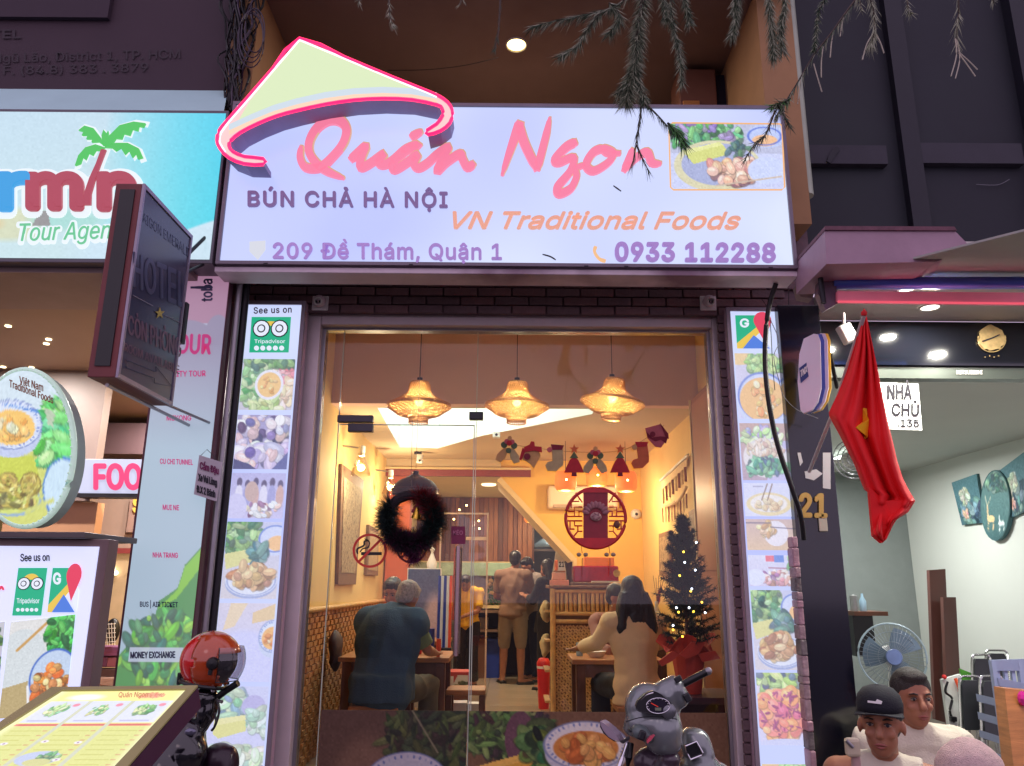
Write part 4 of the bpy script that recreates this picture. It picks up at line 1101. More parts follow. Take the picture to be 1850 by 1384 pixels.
# banner
YBn = -.45; pb = PY(YBn)
xb0, xb1 = pb(272, 740).x, pb(410, 560).x - .004
zb0, zb1 = pb(280, 1240).z, pb(400, 470).z
ban = thing('tour_price_banner', ((xb0 + xb1) / 2, YBn, zb0), 'tall narrow blue banner of tour names between the left shop and steel posts', 'banner')
c = Canvas(84, 430, (160, 196, 230), 31)
v = (c.yy / c.h)
c.a = np.stack([164 + 22 * (1 - v) + 0 * v, 186 + 26 * v - 10 * (v > .9), 212 + 16 * v], -1)
c.a[c.yy < 72] = (176, 130, 160);
c.ell(34, 110, 50, 42, (146, 142, 172)); c.ell(74, 84, 16, 22, (146, 142, 172))
sel = (c.yy > 84) & (c.yy < 400)
mm = np.clip((c.yy - 76) / 10, 0, 1) * (c.yy < 400)
mixc = np.stack([146 + 30 * np.clip((c.yy - 84) / 120, 0, 1), 142 + 62 * np.clip((c.yy - 84) / 120, 0, 1), 172 + 52 * np.clip((c.yy - 84) / 120, 0, 1)], -1)
c.a = np.where((c.yy > 95)[..., None], mixc, c.a)
for pts, col in (([(0, 402), (20, 380), (34, 376), (40, 352), (60, 340), (66, 318), (84, 300), (84, 430), (0, 430)], (70, 160, 80)),
                 ([(38, 360), (60, 342), (66, 320), (84, 302), (84, 322), (60, 350)], (140, 214, 60)), ([(0, 404), (20, 384), (32, 380), (20, 396), (0, 412)], (150, 214, 70))):
    c.poly(pts, col)
herbs(c, 50, 395, 44, 34, 160, [(60, 150, 90), (90, 190, 80), (44, 120, 90), (130, 210, 70)], (2, 5))
c.rect(12, 395, 76, 408, (206, 214, 240), .9)
BAN = mat('banner_print', (255, 255, 255), .5, var=0, attr=True); _fix_print(BAN, .72, .3)
print_mesh(c, (xb0, YBn - .001, zb1), (xb1, YBn - .001, zb1), (xb1, YBn - .001, zb0), (xb0, YBn - .001, zb0), BAN, ban, 'printed_face')
MB().bx(xb0 - .012, xb1 + .004, YBn + .002, YBn + .05, zb0, zb1).build('box', mat('banner_back', (96, 50, 66), .6), ban)
MG = mat('magenta_print', (206, 60, 130), .5, var=0, emit=(206, 70, 134), es=.4)
text('TOUR', pb, (304, 637), (381, 640), 34, MG, ban, bold=.02, shear=.1, off=.005)
text('CITY TOUR', pb, (312, 681), (372, 680), 10, MG, ban, bold=.02, off=.005)
text('MEKONG', pb, (302, 760), (346, 760), 9, MG, ban, bold=.02, off=.005)
text('CU CHI TUNNEL', pb, (290, 838), (349, 840), 9, MG, ban, bold=.02, off=.005)
text('MUI NE', pb, (295, 921), (324, 922), 9, MG, ban, bold=.02, off=.005)
text('NHA TRANG', pb, (277, 1007), (322, 1008), 9, MG, ban, bold=.02, off=.005)
text('BUS | AIR TICKET', pb, (254, 1096), (322, 1097), 9, mat('slate_print', (70, 70, 110), .5, var=0), ban, bold=.02, off=.005)
text('MONEY EXCHANGE', pb, (237, 1189), (317, 1188), 11, MATS['slate_print'], ban, bold=.03, off=.005)
stroke([(345, 520), (384, 520)], 5, pb, .006, MATS['slate_print'], ban, 'dark_mark', depth=.002)
text('toba', pb, (384, 545), (384, 505), 20, MATS['slate_print'], ban, bold=.02, off=.005, updir=(-1, 0))

# steel posts between banner and menu box
for k, (x, r, m_, lab) in enumerate(((at(404, 800, -.4).x, .017, M['steel'], 'round bright steel post, nearer the banner'), (at(417, 800, -.36).x, .02, M['darkmetal'], 'dark steel post touching the left menu box'))):
    tag(MB().tube([(x, -.4 + .04 * k, .12), (x, -.4 + .04 * k, 3.2)], r, 12).build('steel_post', m_, None, True), lab, 'post')
yl = at(388, 680, -.36)
tag(MB().bx(yl.x - .012, yl.x + .006, -.35, -.33, .12, 3.1).build('amber_trim', mat('amber_wood', (150, 90, 50), .5, 0, .3)), 'thin amber timber strip behind the steel posts', 'trim')

# projecting hotel sign
XHf = -1.53
pxp = Plane((XHf, 0, 0), (1, 0, 0))
yn, yf = -1.3, -.8
zt_, zb_ = 1.5 + 1.59, 1.5 + .76
ho = thing('hotel_sign', (XHf - .055, (yn + yf) / 2, zb_), 'unlit dark hotel sign box projecting towards the street on a steel arm', 'hanging sign')
MB().bx(XHf - .115, XHf - .006, yn, yf, zb_, zt_, .004).build('box', mat('dusty_red_case', (120, 58, 60), .6, .1, .15), ho)
MB().bx(XHf - .09, XHf - .03, yn - .006, yn + .001, zb_ + .045, zt_ - .03).build('end_panel', M['black'], ho)
MB().bx(XHf - .005, XHf, yn + .015, yf - .015, zb_ + .02, zt_ - .02).build('face', mat('smoked_face', (58, 60, 84), .25, 0, .15, 3), ho)
fb_ = MB(); e_ = .014
fb_.bx(XHf - .005, XHf + .006, yn, yn + e_, zb_, zt_); fb_.bx(XHf - .005, XHf + .006, yf - e_, yf, zb_, zt_)
fb_.bx(XHf - .005, XHf + .006, yn + e_ + .001, yf - e_ - .001, zb_, zb_ + e_ + .004); fb_.bx(XHf - .005, XHf + .006, yn + e_ + .001, yf - e_ - .001, zt_ - e_ - .004, zt_)
fb_.build('face_border', mat('pale_trim', (150, 140, 156), .4, .5), ho)
LT1 = mat('dim_letter', (72, 76, 104), .4, .2); LT2 = mat('dim_rose_letter', (104, 72, 96), .4)
text('SAIGON EMERALD', pxp, (252, 396), (343, 467), 18, LT1, ho, off=.002)
text('HOTEL', pxp, (240, 517), (334, 557), 62, LT1, ho, bold=.01, off=.002)
text('CÒN PHÒNG', pxp, (231, 603), (326, 646), 34, LT2, ho, bold=.01, off=.002)
text('ROOM AVAILABLE', pxp, (224, 634), (323, 676), 15, LT2, ho, bold=.01, off=.002)
ar = [(226, 650), (280, 672), (280, 662), (309, 698), (277, 692), (277, 683), (226, 664)]
MB().tube([pxp(x, y, .004) for x, y in ar], .0015, 4, closed=True).build('arrow', LT1, ho)
for sg in (((238, 533), (275, 553)), ((297, 570), (334, 588))):
    MB().tube([pxp(*p, .004) for p in sg], .0015, 4).build('rule', mat('pale_trim', (150, 140, 156)), ho)
star = [(287 + (9 if k % 2 == 0 else 3.6) * math.sin(k * math.pi / 5), 566 - (11 if k % 2 == 0 else 4.4) * math.cos(k * math.pi / 5)) for k in range(10)]
MB().slab([pxp(*p, .005) for p in star], (-.002, 0, 0)).build('star', mat('dull_gold', (190, 170, 80), .4, .3), ho)
MB().tube([(XHf - .06, yn + .05, zb_ - .018), (XHf - .06, yf, zb_ - .018), (XHf - .06, YL, zb_ - .018)], .008, 8).build('lower_arm', M['steel'], ho, True)
a_ = at(388, 768, -.4)
MB().tube([(XHf - .03, yf, zb_ + .01), a_], .007, 8).build('stay_rod', M['steel'], ho, True)
MB().tube([(XHf - .03, yf - .03, zt_ - .15), at(392, 408, -.5)], .009, 8).build('stay_rod', M['darkmetal'], ho, True)
MB().tube([(XHf - .03, yf, zt_ - .2), at(384, 470, -.5)], .009, 8).build('stay_rod', M['darkmetal'], ho, True)
MB().bx(XHf - .01, XHf + .012, yf + .005, yf + .04, zb_ + .3, zb_ + .5, .004).build('clamp', M['darkmetal'], ho)
# small hand written notice
pn = PY(-.52)
nt_ = thing('handwritten_notice', pn(374, 903), 'small white handwritten notice hung on the steel post below the hotel sign', 'notice')
qs = [(360, 822), (401, 835), (391, 906), (350, 893)]
MB().slab([pn(*q) for q in qs], (0, .006, 0)).build('board', mat('notice_board', (196, 186, 196), .6, 0, .08), nt_)
for i, (s_, col) in enumerate((('Cấm Đậu', (120, 40, 90)), ('Xe Vui Lòng', (40, 36, 50)), ('Đ.X 2 Bánh', (40, 36, 50)))):
    text(s_, pn, (362 - i * 3, 847 + i * 21), (395 - i * 3, 857 + i * 21), 12, mat('ink%d' % i, col, .6, var=0), nt_, off=.003, bold=.03)
MB().tube([pn(363, 823), at(374, 812, -.45), pn(392, 830)], .0015, 5).build('string', M['cable'], nt_)

# oval food sign, shelf and counter board
YO = -1.0; po = PY(YO)
ov = thing('oval_food_sign', po(55, 956), 'oval lit food picture sign with pale rim standing over the left counter', 'lit sign')
c = Canvas(110, 176, (214, 232, 244), 41)
sx_, sy_ = 110 / 180, 176 / 286
def oc(x, y): return ((x + 35) * sx_, (y - 669) * sy_)
c.poly([oc(*p) for p in ((-35, 812), (-35, 960), (150, 960), (150, 800))], (216, 222, 120))
herbs(c, *oc(120, 790), 26, 40, 170, [(110, 220, 110), (140, 236, 130), (80, 190, 90), (176, 240, 150), (90, 200, 140)], (3, 7))
x_, y_ = oc(92, 740); c.poly([oc(90, 740), oc(110, 750), oc(106, 775), oc(96, 770)], (190, 206, 180))
c.poly([oc(-35, 828), oc(70, 826), oc(86, 872), oc(80, 900), oc(-35, 880)], (206, 216, 80))
x_, y_ = oc(32, 770); bowl(c, x_, y_, 33, 27, (250, 204, 110), ((250, 180, 90), (240, 240, 200), (250, 200, 120)), 20)
for k in range(14): c.line(*oc(20 + k * 4.5, 733 + k * .9), *oc(22 + k * 4.5, 736 + k), 1.2, (60, 130, 220))
x_, y_ = oc(30, 905); c.ell(x_, y_, 34, 18, (150, 180, 214)); c.ell(x_, y_ - 1, 32, 16, (214, 226, 120));
for k in range(2): x_, y_ = oc(26 + 40 * k, 877); c.ell(x_, y_, 11, 13, (206, 190, 90)); c.ring(x_, y_, 11, 13, (150, 130, 60), 1); c.scatter(x_, y_, 9, 10, 30, 1, 2, [(180, 160, 70), (226, 214, 120)])
x_, y_ = oc(28, 908); c.scatter(x_, y_, 27, 8, 50, 1.5, 3, [(220, 214, 110), (190, 176, 80), (120, 110, 60), (236, 230, 140)], 3)
x_, y_ = oc(128, 885); c.ell(x_, y_, 24, 34, (206, 232, 250)); c.ring(x_, y_, 24, 34, (70, 130, 210), 1)
c.line(*oc(60, 925), *oc(105, 905), 5, (214, 220, 130)); c.noise(4, 2)
NR, NT = 40, 120
vs = []; cols = []
for i in range(NR + 1):
    for j in range(NT):
        r_ = i / NR; t = 6.28318 * j / NT
        px_, py_ = 55 + 84 * r_ * math.cos(t), 812 + 137 * r_ * math.sin(t)
        vs.append(po(px_, py_, .045)); X_, Y_ = oc(px_, py_)
        cc = c.a[int(np.clip(Y_, 0, c.h - 1)), int(np.clip(X_, 0, c.w - 1))]
        cols.append(lin(*cc))
fs = np.array([(i * NT + j, i * NT + (j + 1) % NT, (i + 1) * NT + (j + 1) % NT, (i + 1) * NT + j) for i in range(NR) for j in range(NT)])
link_mesh('food_picture', vs, fs, PRINT, ov, False, cols)
el = lambda a, b, n_=60: [(55 + a * math.cos(6.28318 * k / n_), 812 + b * math.sin(6.28318 * k / n_)) for k in range(n_)]
MB().tube([po(x, y, .035) for x, y in el(87, 140)], .012, 10, closed=True).build('rim', mat('rim_glow', (196, 220, 206), .4, var=.1, emit=(170, 200, 184), es=.55), ov, True)
MB().slab([po(x, y, .03) for x, y in el(88, 141)], (0, .08, 0)).build('drum', mat('drum_side', (170, 192, 182), .5, 0, .1), ov)
inst = None
for k in range(56):
    t = 6.28318 * k / 56; q = po(55 + 85.5 * math.cos(t), 812 + 138.5 * math.sin(t), .052)
    if inst is None: inst = MB().ball(q, .0045, 6, 4).build('rim_bead', MATS['rim_glow'], ov); q0_ = q
    else: instance('rim_bead', inst, ov, ORG[ov.name] + (q - q0_))
BRL = mat('brown_print', (150, 96, 60), .5, var=0)
text('Việt Nam', po, (48, 698), (90, 712), 13, BRL, ov, bold=.02, off=.049)
text('Traditional Foods', po, (30, 704), (108, 734), 13, BRL, ov, bold=.02, off=.049)
# shelf
a_, b_ = at(-80, 962, -.95), at(176, 975, -.95)
tag(MB().bx(a_.x, b_.x, -1.05, -.6, b_.z, a_.z, .004).build('counter_shelf', mat('shelf_grey', (92, 84, 84), .5, .2, .1)), 'long dark shelf board under the oval food sign', 'shelf')
tag(MB().bx(a_.x, at(-5, 812, -.6).x + .02, -.72, -.66, a_.z + .002, 2.35).build('dark_screen', M['glossblack']), 'dark upright screen behind the oval food sign at frame edge', 'screen')
# upright board
YU = -1.0; pu = PY(YU)
ub0, ub1 = pu(-90, 1000).x, pu(178, 990).x
uz1, uz0 = pu(90, 987).z, .35
ubd = thing('review_board', ((ub0 + ub1) / 2, YU + .03, uz0), 'white lit board headed See us on with two app badges, lower left', 'lit board')
MB().bx(ub0 - .02, ub1 + .035, YU + .008, YU + .09, .13, uz1 + .03, .004).build('frame', mat('taupe_frame', (120, 96, 96), .5, .1, .08), ubd)
MB().bx(ub0, ub1, YU, YU + .007, uz0, uz1).build('lit_face', mat('pale_face', (206, 212, 244), .4, var=.03, emit=(200, 208, 240), es=.9), ubd)
text('See us on', pu, (38, 1014), (90, 1013), 13, dk, ubd, bold=.02, off=.003)
owl_badge(pu, 34, 1026, 52, 86, ubd, -.13)
map_badge(pu, 96, 1026, 52, 80, ubd, -.12)
c = Canvas(90, 130, (226, 226, 226), 51)
c.ell(20, 54, 34, 42, (214, 222, 226)); c.line(14, 40, 56, 2, 4, (206, 160, 90)); herbs(c, 76, 22, 26, 26, 110, [(60, 170, 70), (90, 200, 90), (40, 110, 50)], (2, 5))
c.poly([(0, 90), (90, 70), (90, 130), (0, 130)], (190, 170, 120)); c.ell(68, 86, 34, 42, (196, 214, 240)); c.ring(68, 80, 32, 36, (70, 110, 200), 1.5)
c.scatter(66, 92, 24, 26, 80, 3, 6, [(250, 160, 80), (236, 130, 60), (190, 130, 70), (230, 210, 150), (160, 96, 50)], 1.5); c.line(34, 90, 40, 130, 3, (240, 240, 245)); c.noise(4, 2)
print_mesh(c, pu(20, 1124, .003), pu(137, 1110, .003), pu(118, 1290, .003), pu(-2, 1298, .003), PRINT, ubd)
c = Canvas(40, 120, (200, 200, 210), 52); herbs(c, 20, 60, 20, 60, 80, GREENS, (2, 5))
print_mesh(c, pu(-50, 1130, .003), pu(10, 1123, .003), pu(-8, 1298, .003), pu(-66, 1300, .003), PRINT, ubd)
stroke([(0, 1066), (4, 1060), (8, 1066)], 4, pu, .006, rm, ubd, 'red_script', depth=.002)
stroke([(-8, 1335), (6, 1322), (10, 1334), (-2, 1342), (-14, 1352)], 5, pu, .006, rm, ubd, 'red_script', depth=.002)

# RIGHT NEIGHBOUR
NV = mat('navy_render', (28, 30, 42), .7, 0, .1, 2, .05, 30, var2=(32, 38, 46))
pn0 = PY(.12)
xw = at(1428, 300, .12).x
uw = tag(MB().bx(xw, 9, .12, .3, 1.5 + 1.9, 8.5).build('right_upper_wall', NV), kind='structure')
def rb(xa, xb, za, zb_, d, m_, nm): MB().bx(xa, xb, .12 - d, .118, za, zb_).build(nm, m_, uw)
x_ = pn0(1625, 200).x; rb(x_ - .04, x_ + .07, 3.2, 8, .06, mat('navy_dark', (24, 24, 38), .6), 'pilaster')
x_ = pn0(1842, 200).x; rb(x_, x_ + .5, 3.2, 8, .08, MATS['navy_dark'], 'pilaster')
rb(xw, pn0(1595, 280).x, pn0(1500, 303).z, pn0(1500, 270).z, .05, mat('ledge_grey', (52, 50, 62), .7, 0, .1), 'ledge')
rb(pn0(1642, 280).x, pn0(1838, 280).x, pn0(1700, 302).z, pn0(1700, 266).z, .05, MATS['ledge_grey'], 'ledge')
stroke([(1490, 302), (1500, 285), (1508, 276)], 10, pn0, .06, MATS['navy_dark'], uw, 'dark_bracket', depth=.04)
MB().tube(smooth_pts([pn0(1760, 336, .02), pn0(1798, 337, .02), pn0(1820, 327, .02)]), .002, 5).build('loose_wire', mat('grey_wire', (120, 120, 130), .5), uw)

# black column with house number
YCo = -.25; pc = PY(YCo)
xc0, xc1 = pc(1425, 800).x, pc(1503, 800).x
zs = 1.5 + 1.47
col = tag(MB().bx(xc0, xc1, YCo, .1, .12, zs - .0, .003).build('black_column', mat('black_gloss_cladding', (14, 16, 30), .16, 0, .1, 2, coat=.5)), kind='structure')
GO = mat('brass', (206, 176, 96), .35, .8, .1)
nb = thing('house_number', pc(1470, 935), 'gold house number 21 on the black column', 'house number')
text('21', pc, (1444, 933), (1491, 934), 40, GO, nb, 'digit', bold=.03, off=.012, depth=.01)
MB().box(pc(1486, 948, .006), (SZ(15, YCo), .01, SZ(24, YCo)), None, .004).build('plate', mat('worn_brass', (190, 186, 160), .4, .4, .2), nb)
TP = mat('white_tape', (206, 206, 204), .6, 0, .06)
for k, (pts, lb) in enumerate((([(1486, 818), (1500, 818), (1500, 884), (1486, 882)], 'long upright strip of white tape on the column above the number'), ([(1440, 818), (1446, 818), (1450, 835), (1445, 842)], 'small torn white tape scrap at the column edge'), ([(1453, 852), (1474, 848), (1486, 856), (1470, 868), (1455, 864)], 'crumpled white tape patch under the flag pole foot'))):
    tag(MB().slab([pc(*p, .004) for p in pts], (0, .002, 0)).build('tape_patch', TP), lb, 'tape')
# rough masonry strip beside it
rs = thing('rubble_strip', pc(1475, 1330), 'narrow strip of bare broken plaster left of the black column', 'plaster strip')
z = .13; k = 0
RG = [mat('rubble_mauve', (160, 136, 140), .9, 0, .3, 20, .8, 60), mat('rubble_grey', (116, 108, 108), .9, 0, .4, 20, .8, 60), mat('rubble_pink', (176, 140, 150), .8, 0, .2, 20, .5, 60)]
ztop = pc(1455, 970).z
while z < ztop:
    h = .03 + rr.random() * .07
    MB().bx(xc0 - .035 + rr.random() * .006, xc0 - .002, YCo - .02 - rr.random() * .01, YCo + .1, z, min(z + h, ztop), .006).build('stone', RG[rr.randrange(3)], rs)
    z += h + .001
# soffit and fascia
YFa = 0.0; pf = PY(YFa)
SW_ = mat('right_soffit_paint', (200, 198, 192), .6, 0, .03, 2)
tag(MB().bx(XR + .17, 8, -.85, YFa - .001, zs, zs + .1).build('right_soffit', SW_), kind='structure')
zf0 = pf(1700, 660).z
fa = tag(MB().bx(xc1 + .001, 8, YFa, YFa + .12, zf0, zs - .002, .0).build('black_fascia', mat('black_fascia_gloss', (18, 20, 28), .07, 0, .1, 2, coat=.8)), kind='structure')
tag(MB().bx(xc0, xc1, .101, .2, .12, zs).build('column_back', M['black']), kind='structure')
MB().bx(xc1, 8, YFa + .02, YFa + .1, pf(1700, 682).z, zf0 - .002).build('glass_head', mat('head_rail', (78, 86, 80), .35, .3), fa)
text('MITSUBISHI', pf, (1730, 675), (1777, 675), 7, M['white'], fa, off=-.012, bold=.02)
MB().bx(xc1 + .002, xc1 + .02, YFa - .02, YFa + .1, .2, zf0 - .002).build('door_jamb', M['steel'], fa)
em = thing('gold_emblem', pf(1790, 640), 'round gold emblem on the glossy black fascia at far right', 'emblem')
rrr = random.Random(5)
MB().slab([pf(1790 + (22 + rrr.random() * 4) * math.cos(t), 612 + (20 + rrr.random() * 5) * math.sin(t), .012) for t in np.linspace(0, 6.1, 26)], (0, .008, 0)).build('disc', mat('tan_gold', (196, 168, 116), .4, .4, .25, 30), em)
stroke([(1772, 618), (1790, 612), (1803, 606)], 2.5, pf, .016, dk, em, 'groove', depth=.003)
MB().tube([pf(1790 + 25 * math.cos(t), 614 + 23 * math.sin(t), .01) for t in np.linspace(-.3, 3.4, 20)], .003, 5).build('ring', MATS['tan_gold'], em)
for k in range(4): MB().ball(pf(1778 + k * 8, 646 - (k % 2) * 2, .01), .004, 6, 4).build('stud', MATS['tan_gold'], em)
def soff_lamp(px_, py_, zz, lab, e=5, hidden=False):
    c_ = atz(px_, py_, zz) if not hidden else Vector(hidden)
    t_ = thing('soffit_downlight', (c_.x, c_.y, zz - .01), lab, 'downlight')
    MB().lathe([(0, 0), (.045, 0)], (c_.x, c_.y, zz - .006), 20).build('lens', mat('cool_lens', (250, 250, 236), .3, var=0, emit=(255, 252, 230), es=6), t_)
    MB().lathe([(.046, -.004), (.056, -.006), (.06, .002)], (c_.x, c_.y, zz - .004), 20).build('trim_ring', M['white'], t_, True)
    area('downlight_lamp', t_, (0, 0, -.008), .08, e, (1, .95, .82))
soff_lamp(1680, 554, zs, 'oval white downlight in the soffit under the blue awning roller', 22)
soff_lamp(0, 0, zs, 'left downlight of the right soffit behind the awning', 16, (2.0, -.52, zs))
soff_lamp(0, 0, zs, 'middle downlight of the right soffit behind the awning', 16, (2.75, -.6, zs))
# awning pelmet, fabric, roller, tube
pcn = PY(-.95)
am = mat('mauve_steel', (166, 134, 152), .5, .1, .12, 4, .1, 30, var2=(120, 92, 112))
awn = thing('roller_awning', (2.4, -.75, 2.9), 'roller awning with blue tube, mauve cassette and pink-lit rail over the right shop', 'awning')
MB().slab([pcn(1490, 414), pcn(1724, 416), pcn(1757, 450), pcn(1690, 473), pcn(1493, 477)], (0, .38, 0)).build('cassette', am, awn)
MB().slab([pcn(1489, 410, .01), pcn(1722, 411, .01), pcn(1727, 418, .01), pcn(1489, 417, .01)], (0, .4, 0)).build('top_edge', mat('chipped_edge', (110, 70, 84), .7, 0, .3, 20), awn)
fa_ = [at(1520, 501, -.62), at(1930, 503, -.62), at(1930, 398, -1.5)]
MB().slab(fa_, (0, .0, .01)).build('fabric', mat('grey_fabric', (170, 172, 166), .85, 0, .05, 3, .1, 40), awn)
MB().slab([at(1541, 472, -.6), at(1688, 474, -.6), at(1640, 490, -.6), at(1522, 501, -.6)], (0, .01, 0)).build('fabric_flap', MATS['grey_fabric'], awn)
MB().tube([at(1503, 512, -.72), at(1900, 511, -.72)], .03, 16).build('roller', mat('blue_tube', (60, 90, 190), .3, 0, .08, coat=.3), awn, True)
ra, rb_ = at(1513, 533, -.76), at(1900, 541, -.76)
MB().slab([at(1513, 526, -.76), at(1905, 529, -.76), at(1905, 548, -.76), at(1513, 543, -.76)], (0, .04, 0)).build('front_rail', mat('pink_lit_rail', (214, 120, 140), .45, 0, .1, emit=(200, 90, 112), es=.2), awn)  # pink light falling on the rail is put into its colour and glow
MB().tube([at(1514, 545, -.77), at(1900, 549, -.77)], .006, 8).build('added_glow_strip', mat('pink_fill_glow', (255, 90, 120), .3, var=0, emit=(240, 90, 110), es=.95), awn, True)  # glowing strip added to throw pink fill on the columns nearby
MB().slab([at(1483, 484, -.74), at(1508, 478, -.74), at(1513, 548, -.74), at(1492, 560, -.74), at(1478, 530, -.74)], (0, .05, 0)).build('end_bracket', mat('bracket_mauve', (104, 80, 98), .5, .3, .2), awn)
MB().tube([at(1482, 500, -.78), at(1488, 548, -.78)], .013, 8).build('gear', M['darkmetal'], awn, True)
MB().slab([at(1452, 470, -.55), at(1494, 420, -.95), at(1494, 476, -.95), at(1442, 520, -.5)], (.01, .02, 0)).build('end_plate', am, awn)
MB().tube([at(1425, 520, -.6), at(1425, 553, -.6)], .002, 5).build('pull_cord', M['cable'], awn)
MB().slab([at(1440, 515, -.55), at(1478, 505, -.6), at(1468, 540, -.55), at(1446, 536, -.5)], (0, .06, 0)).build('mount_block', mat('dull_tan', (130, 104, 100), .6), awn)
# flood lamp hidden behind flag
fl = thing('floodlight', at(1530, 600, -.4), 'white box floodlight hanging from the soffit behind the flag', 'lamp')
MB().box(at(1530, 603, -.4), (.07, .05, .1), Matrix.Rotation(-.4, 3, 'Y'), .008).build('housing', M['white'], fl)
MB().tube([at(1524, 566, -.38), at(1525, 590, -.4)], .008, 8).build('arm', M['white'], fl)
# rounded box sign white blue yellow
bs = thing('round_cornered_box_sign', at(1470, 745, -.55), 'white box sign with blue and yellow edge bands fixed to the black column', 'box sign')
def rr_slab(offy, grow=0):
    base = [(1444, 640), (1452, 612), (1470, 603), (1478, 604), (1482, 615), (1484, 700), (1478, 725), (1468, 740), (1452, 746), (1446, 740), (1441, 690)]
    return [at(x + offy[0], y + offy[1], -.62 + offy[2]) for x, y in base]
layers = [((0, 0, 0), mat('box_white', (226, 216, 226), .35, 0, .03)), ((7, 0, .03), mat('band_blue', (40, 60, 150), .35)), ((13, -1, .06), MATS['box_white']), ((18, -1, .1), mat('band_yellow', (240, 190, 40), .35))]
for k, (o_, m_) in enumerate(layers):
    MB().slab(rr_slab(o_), (0.012, .028, 0)).build(['front_panel', 'blue_band', 'white_band', 'yellow_band'][k], m_, bs)
MB().slab([at(x, y, -.625) for x, y in ((1444, 665), (1457, 655), (1461, 680), (1447, 692))], (0, .002, 0)).build('logo_patch', mat('navy_patch', (30, 50, 120), .4), bs)
text('TNX', PY(-.63), (1446, 682), (1458, 672), 12, M['white'], bs, off=0.001, bold=.02)
MB().tube([at(1500, 640, -.5), at(1512, 700, -.3)], .01, 8).build('wall_arm', M['darkmetal'], bs)

# room of the right shop
GW = mat('green_white_paint', (206, 208, 202), .8, 0, .02, 2, .02, 40)
XW = 4.6
zrc = 1.5 + 1.3
tag(MB().bx(XW, XW + .1, .13, 9, .15, zrc).build('right_room_wall', GW), kind='structure')
tag(MB().bx(XR + .3, XW, 8.2, 8.3, .15, zrc).build('right_room_back_wall', GW), kind='structure')
tag(MB().bx(XR + .3, XW + .1, .13, 8.3, zrc, zrc + .1).build('right_room_ceiling', GW), kind='structure')
tag(MB().bx(XR + .29, XW + .1, -.3, 8.3, .0, .15).build('right_room_floor', mat('grey_tiles', (150, 146, 140), .3, 0, .1)), kind='structure')
tag(MB().bx(XR + .16, XR + .29, .2, 8.3, .15, zrc).build('party_wall', GW), kind='structure')
rl = thing('unseen_tube_light', (3.3, .55, zrc - .05), 'unseen long white tube light on the ceiling of the right room', 'ceiling light')  # assumed room lamp, kept out of view behind the fascia
MB().tube([(2.6, .35, zrc - .05), (4.0, .35, zrc - .05)], .018, 10).build('tube', mat('tube_glow', (230, 245, 235), .3, var=0, emit=(235, 250, 240), es=5), rl, True)
MB().bx(2.58, 4.02, .32, .38, zrc - .025, zrc - .002).build('batten', M['white'], rl)
area('tube_lamp', rl, (0, -.2, -.03), 1.4, 25, (.97, 1, .96), .08)
r2 = thing('unseen_tube_light', (3.3, 3.4, zrc - .05), 'added white tube light deeper in the right room, unseen behind the flag', 'ceiling light')  # second tube added to brighten the room, out of view
MB().tube([(3.3, 3.0, zrc - .05), (3.3, 3.8, zrc - .05)], .018, 10).build('tube', MATS['tube_glow'], r2, True)
area('tube_lamp', r2, (0, 0, -.03), .08, 74, (.97, 1, .96), .8)
# paper notice on the glass
ntc = thing('house_rent_notice', pf(1630, 775), 'white paper notice with black capitals behind the red flag', 'notice')
MB().slab([pf(*p, .02) for p in ((1575, 692), (1656, 695), (1663, 779), (1580, 776))], (0, .002, 0)).build('paper', mat('paper_white', (232, 236, 234), .7, 0, .03), ntc)
text('NHÀ', pf, (1600, 723), (1643, 723), 26, dk, ntc, off=.023, bold=.02)
text('CHỦ', pf, (1608, 752), (1656, 753), 21, dk, ntc, off=.023, bold=.02)
text('.135', pf, (1618, 772), (1656, 773), 13, dk, ntc, off=.023, bold=.02)
# art on the wall
def wall_art(pts, seed, lab, kind):
    ws = [atx(x, y, XW - .03) for x, y in pts]
    t_ = thing('wall_picture', ws[-1], lab, 'picture')
    MB().slab(ws, (.028, 0, 0)).build('panel', mat('teal_edge', (60, 100, 106), .5), t_)
    c = Canvas(60, 60, (70, 120, 130), seed); c.grad((96, 140, 150), (60, 96, 110)); c.scatter(30, 44, 34, 14, 40, 2, 7, [(50, 80, 96), (96, 140, 140), (120, 150, 150)]); c.scatter(24, 22, 10, 10, 40, 1.5, 4, [(206, 214, 196), (180, 190, 170)]); c.scatter(18, 46, 6, 5, 12, 1, 3, [(210, 160, 150)])
    if kind:
        c.ell(20, 42, 5, 4, (226, 200, 160)); c.line(18, 40, 17, 32, 1.5, (226, 200, 160)); c.line(17, 44, 17, 52, 1, (226, 200, 160)); c.line(23, 44, 23, 52, 1, (226, 200, 160)); c.line(17, 32, 12, 22, .8, (230, 220, 190)); c.line(17, 32, 21, 22, .8, (230, 220, 190))
        c.ell(40, 46, 5, 3, (226, 236, 236)); c.line(43, 44, 44, 36, 1.4, (226, 236, 236)); c.line(37, 48, 37, 55, 1, (226, 236, 236)); c.line(43, 48, 43, 55, 1, (226, 236, 236))
    c.noise(5, 2)
    return t_, c
for kind, q4, sd, lb in ((0, [(1719, 872), (1764, 856), (1778, 944), (1738, 949)], 3, 'teal wall picture with pale tree, left of the oval one'), (0, [(1803, 852), (1856, 812), (1856, 922), (1825, 936)], 5, 'teal wall picture cut by the right frame edge')):
    t_, c = wall_art(q4, sd, lb, kind)
    ws = [atx(x, y, XW - .033) for x, y in q4]; print_mesh(c, ws[0], ws[1], ws[2], ws[3], PAPER, t_, 'painting')
el2 = [(1798 + 27 * math.cos(t), 913 + 64 * math.sin(t)) for t in np.linspace(0, 6.283, 29)[:-1]]
ws = [atx(x, y, XW - .05) for x, y in el2]
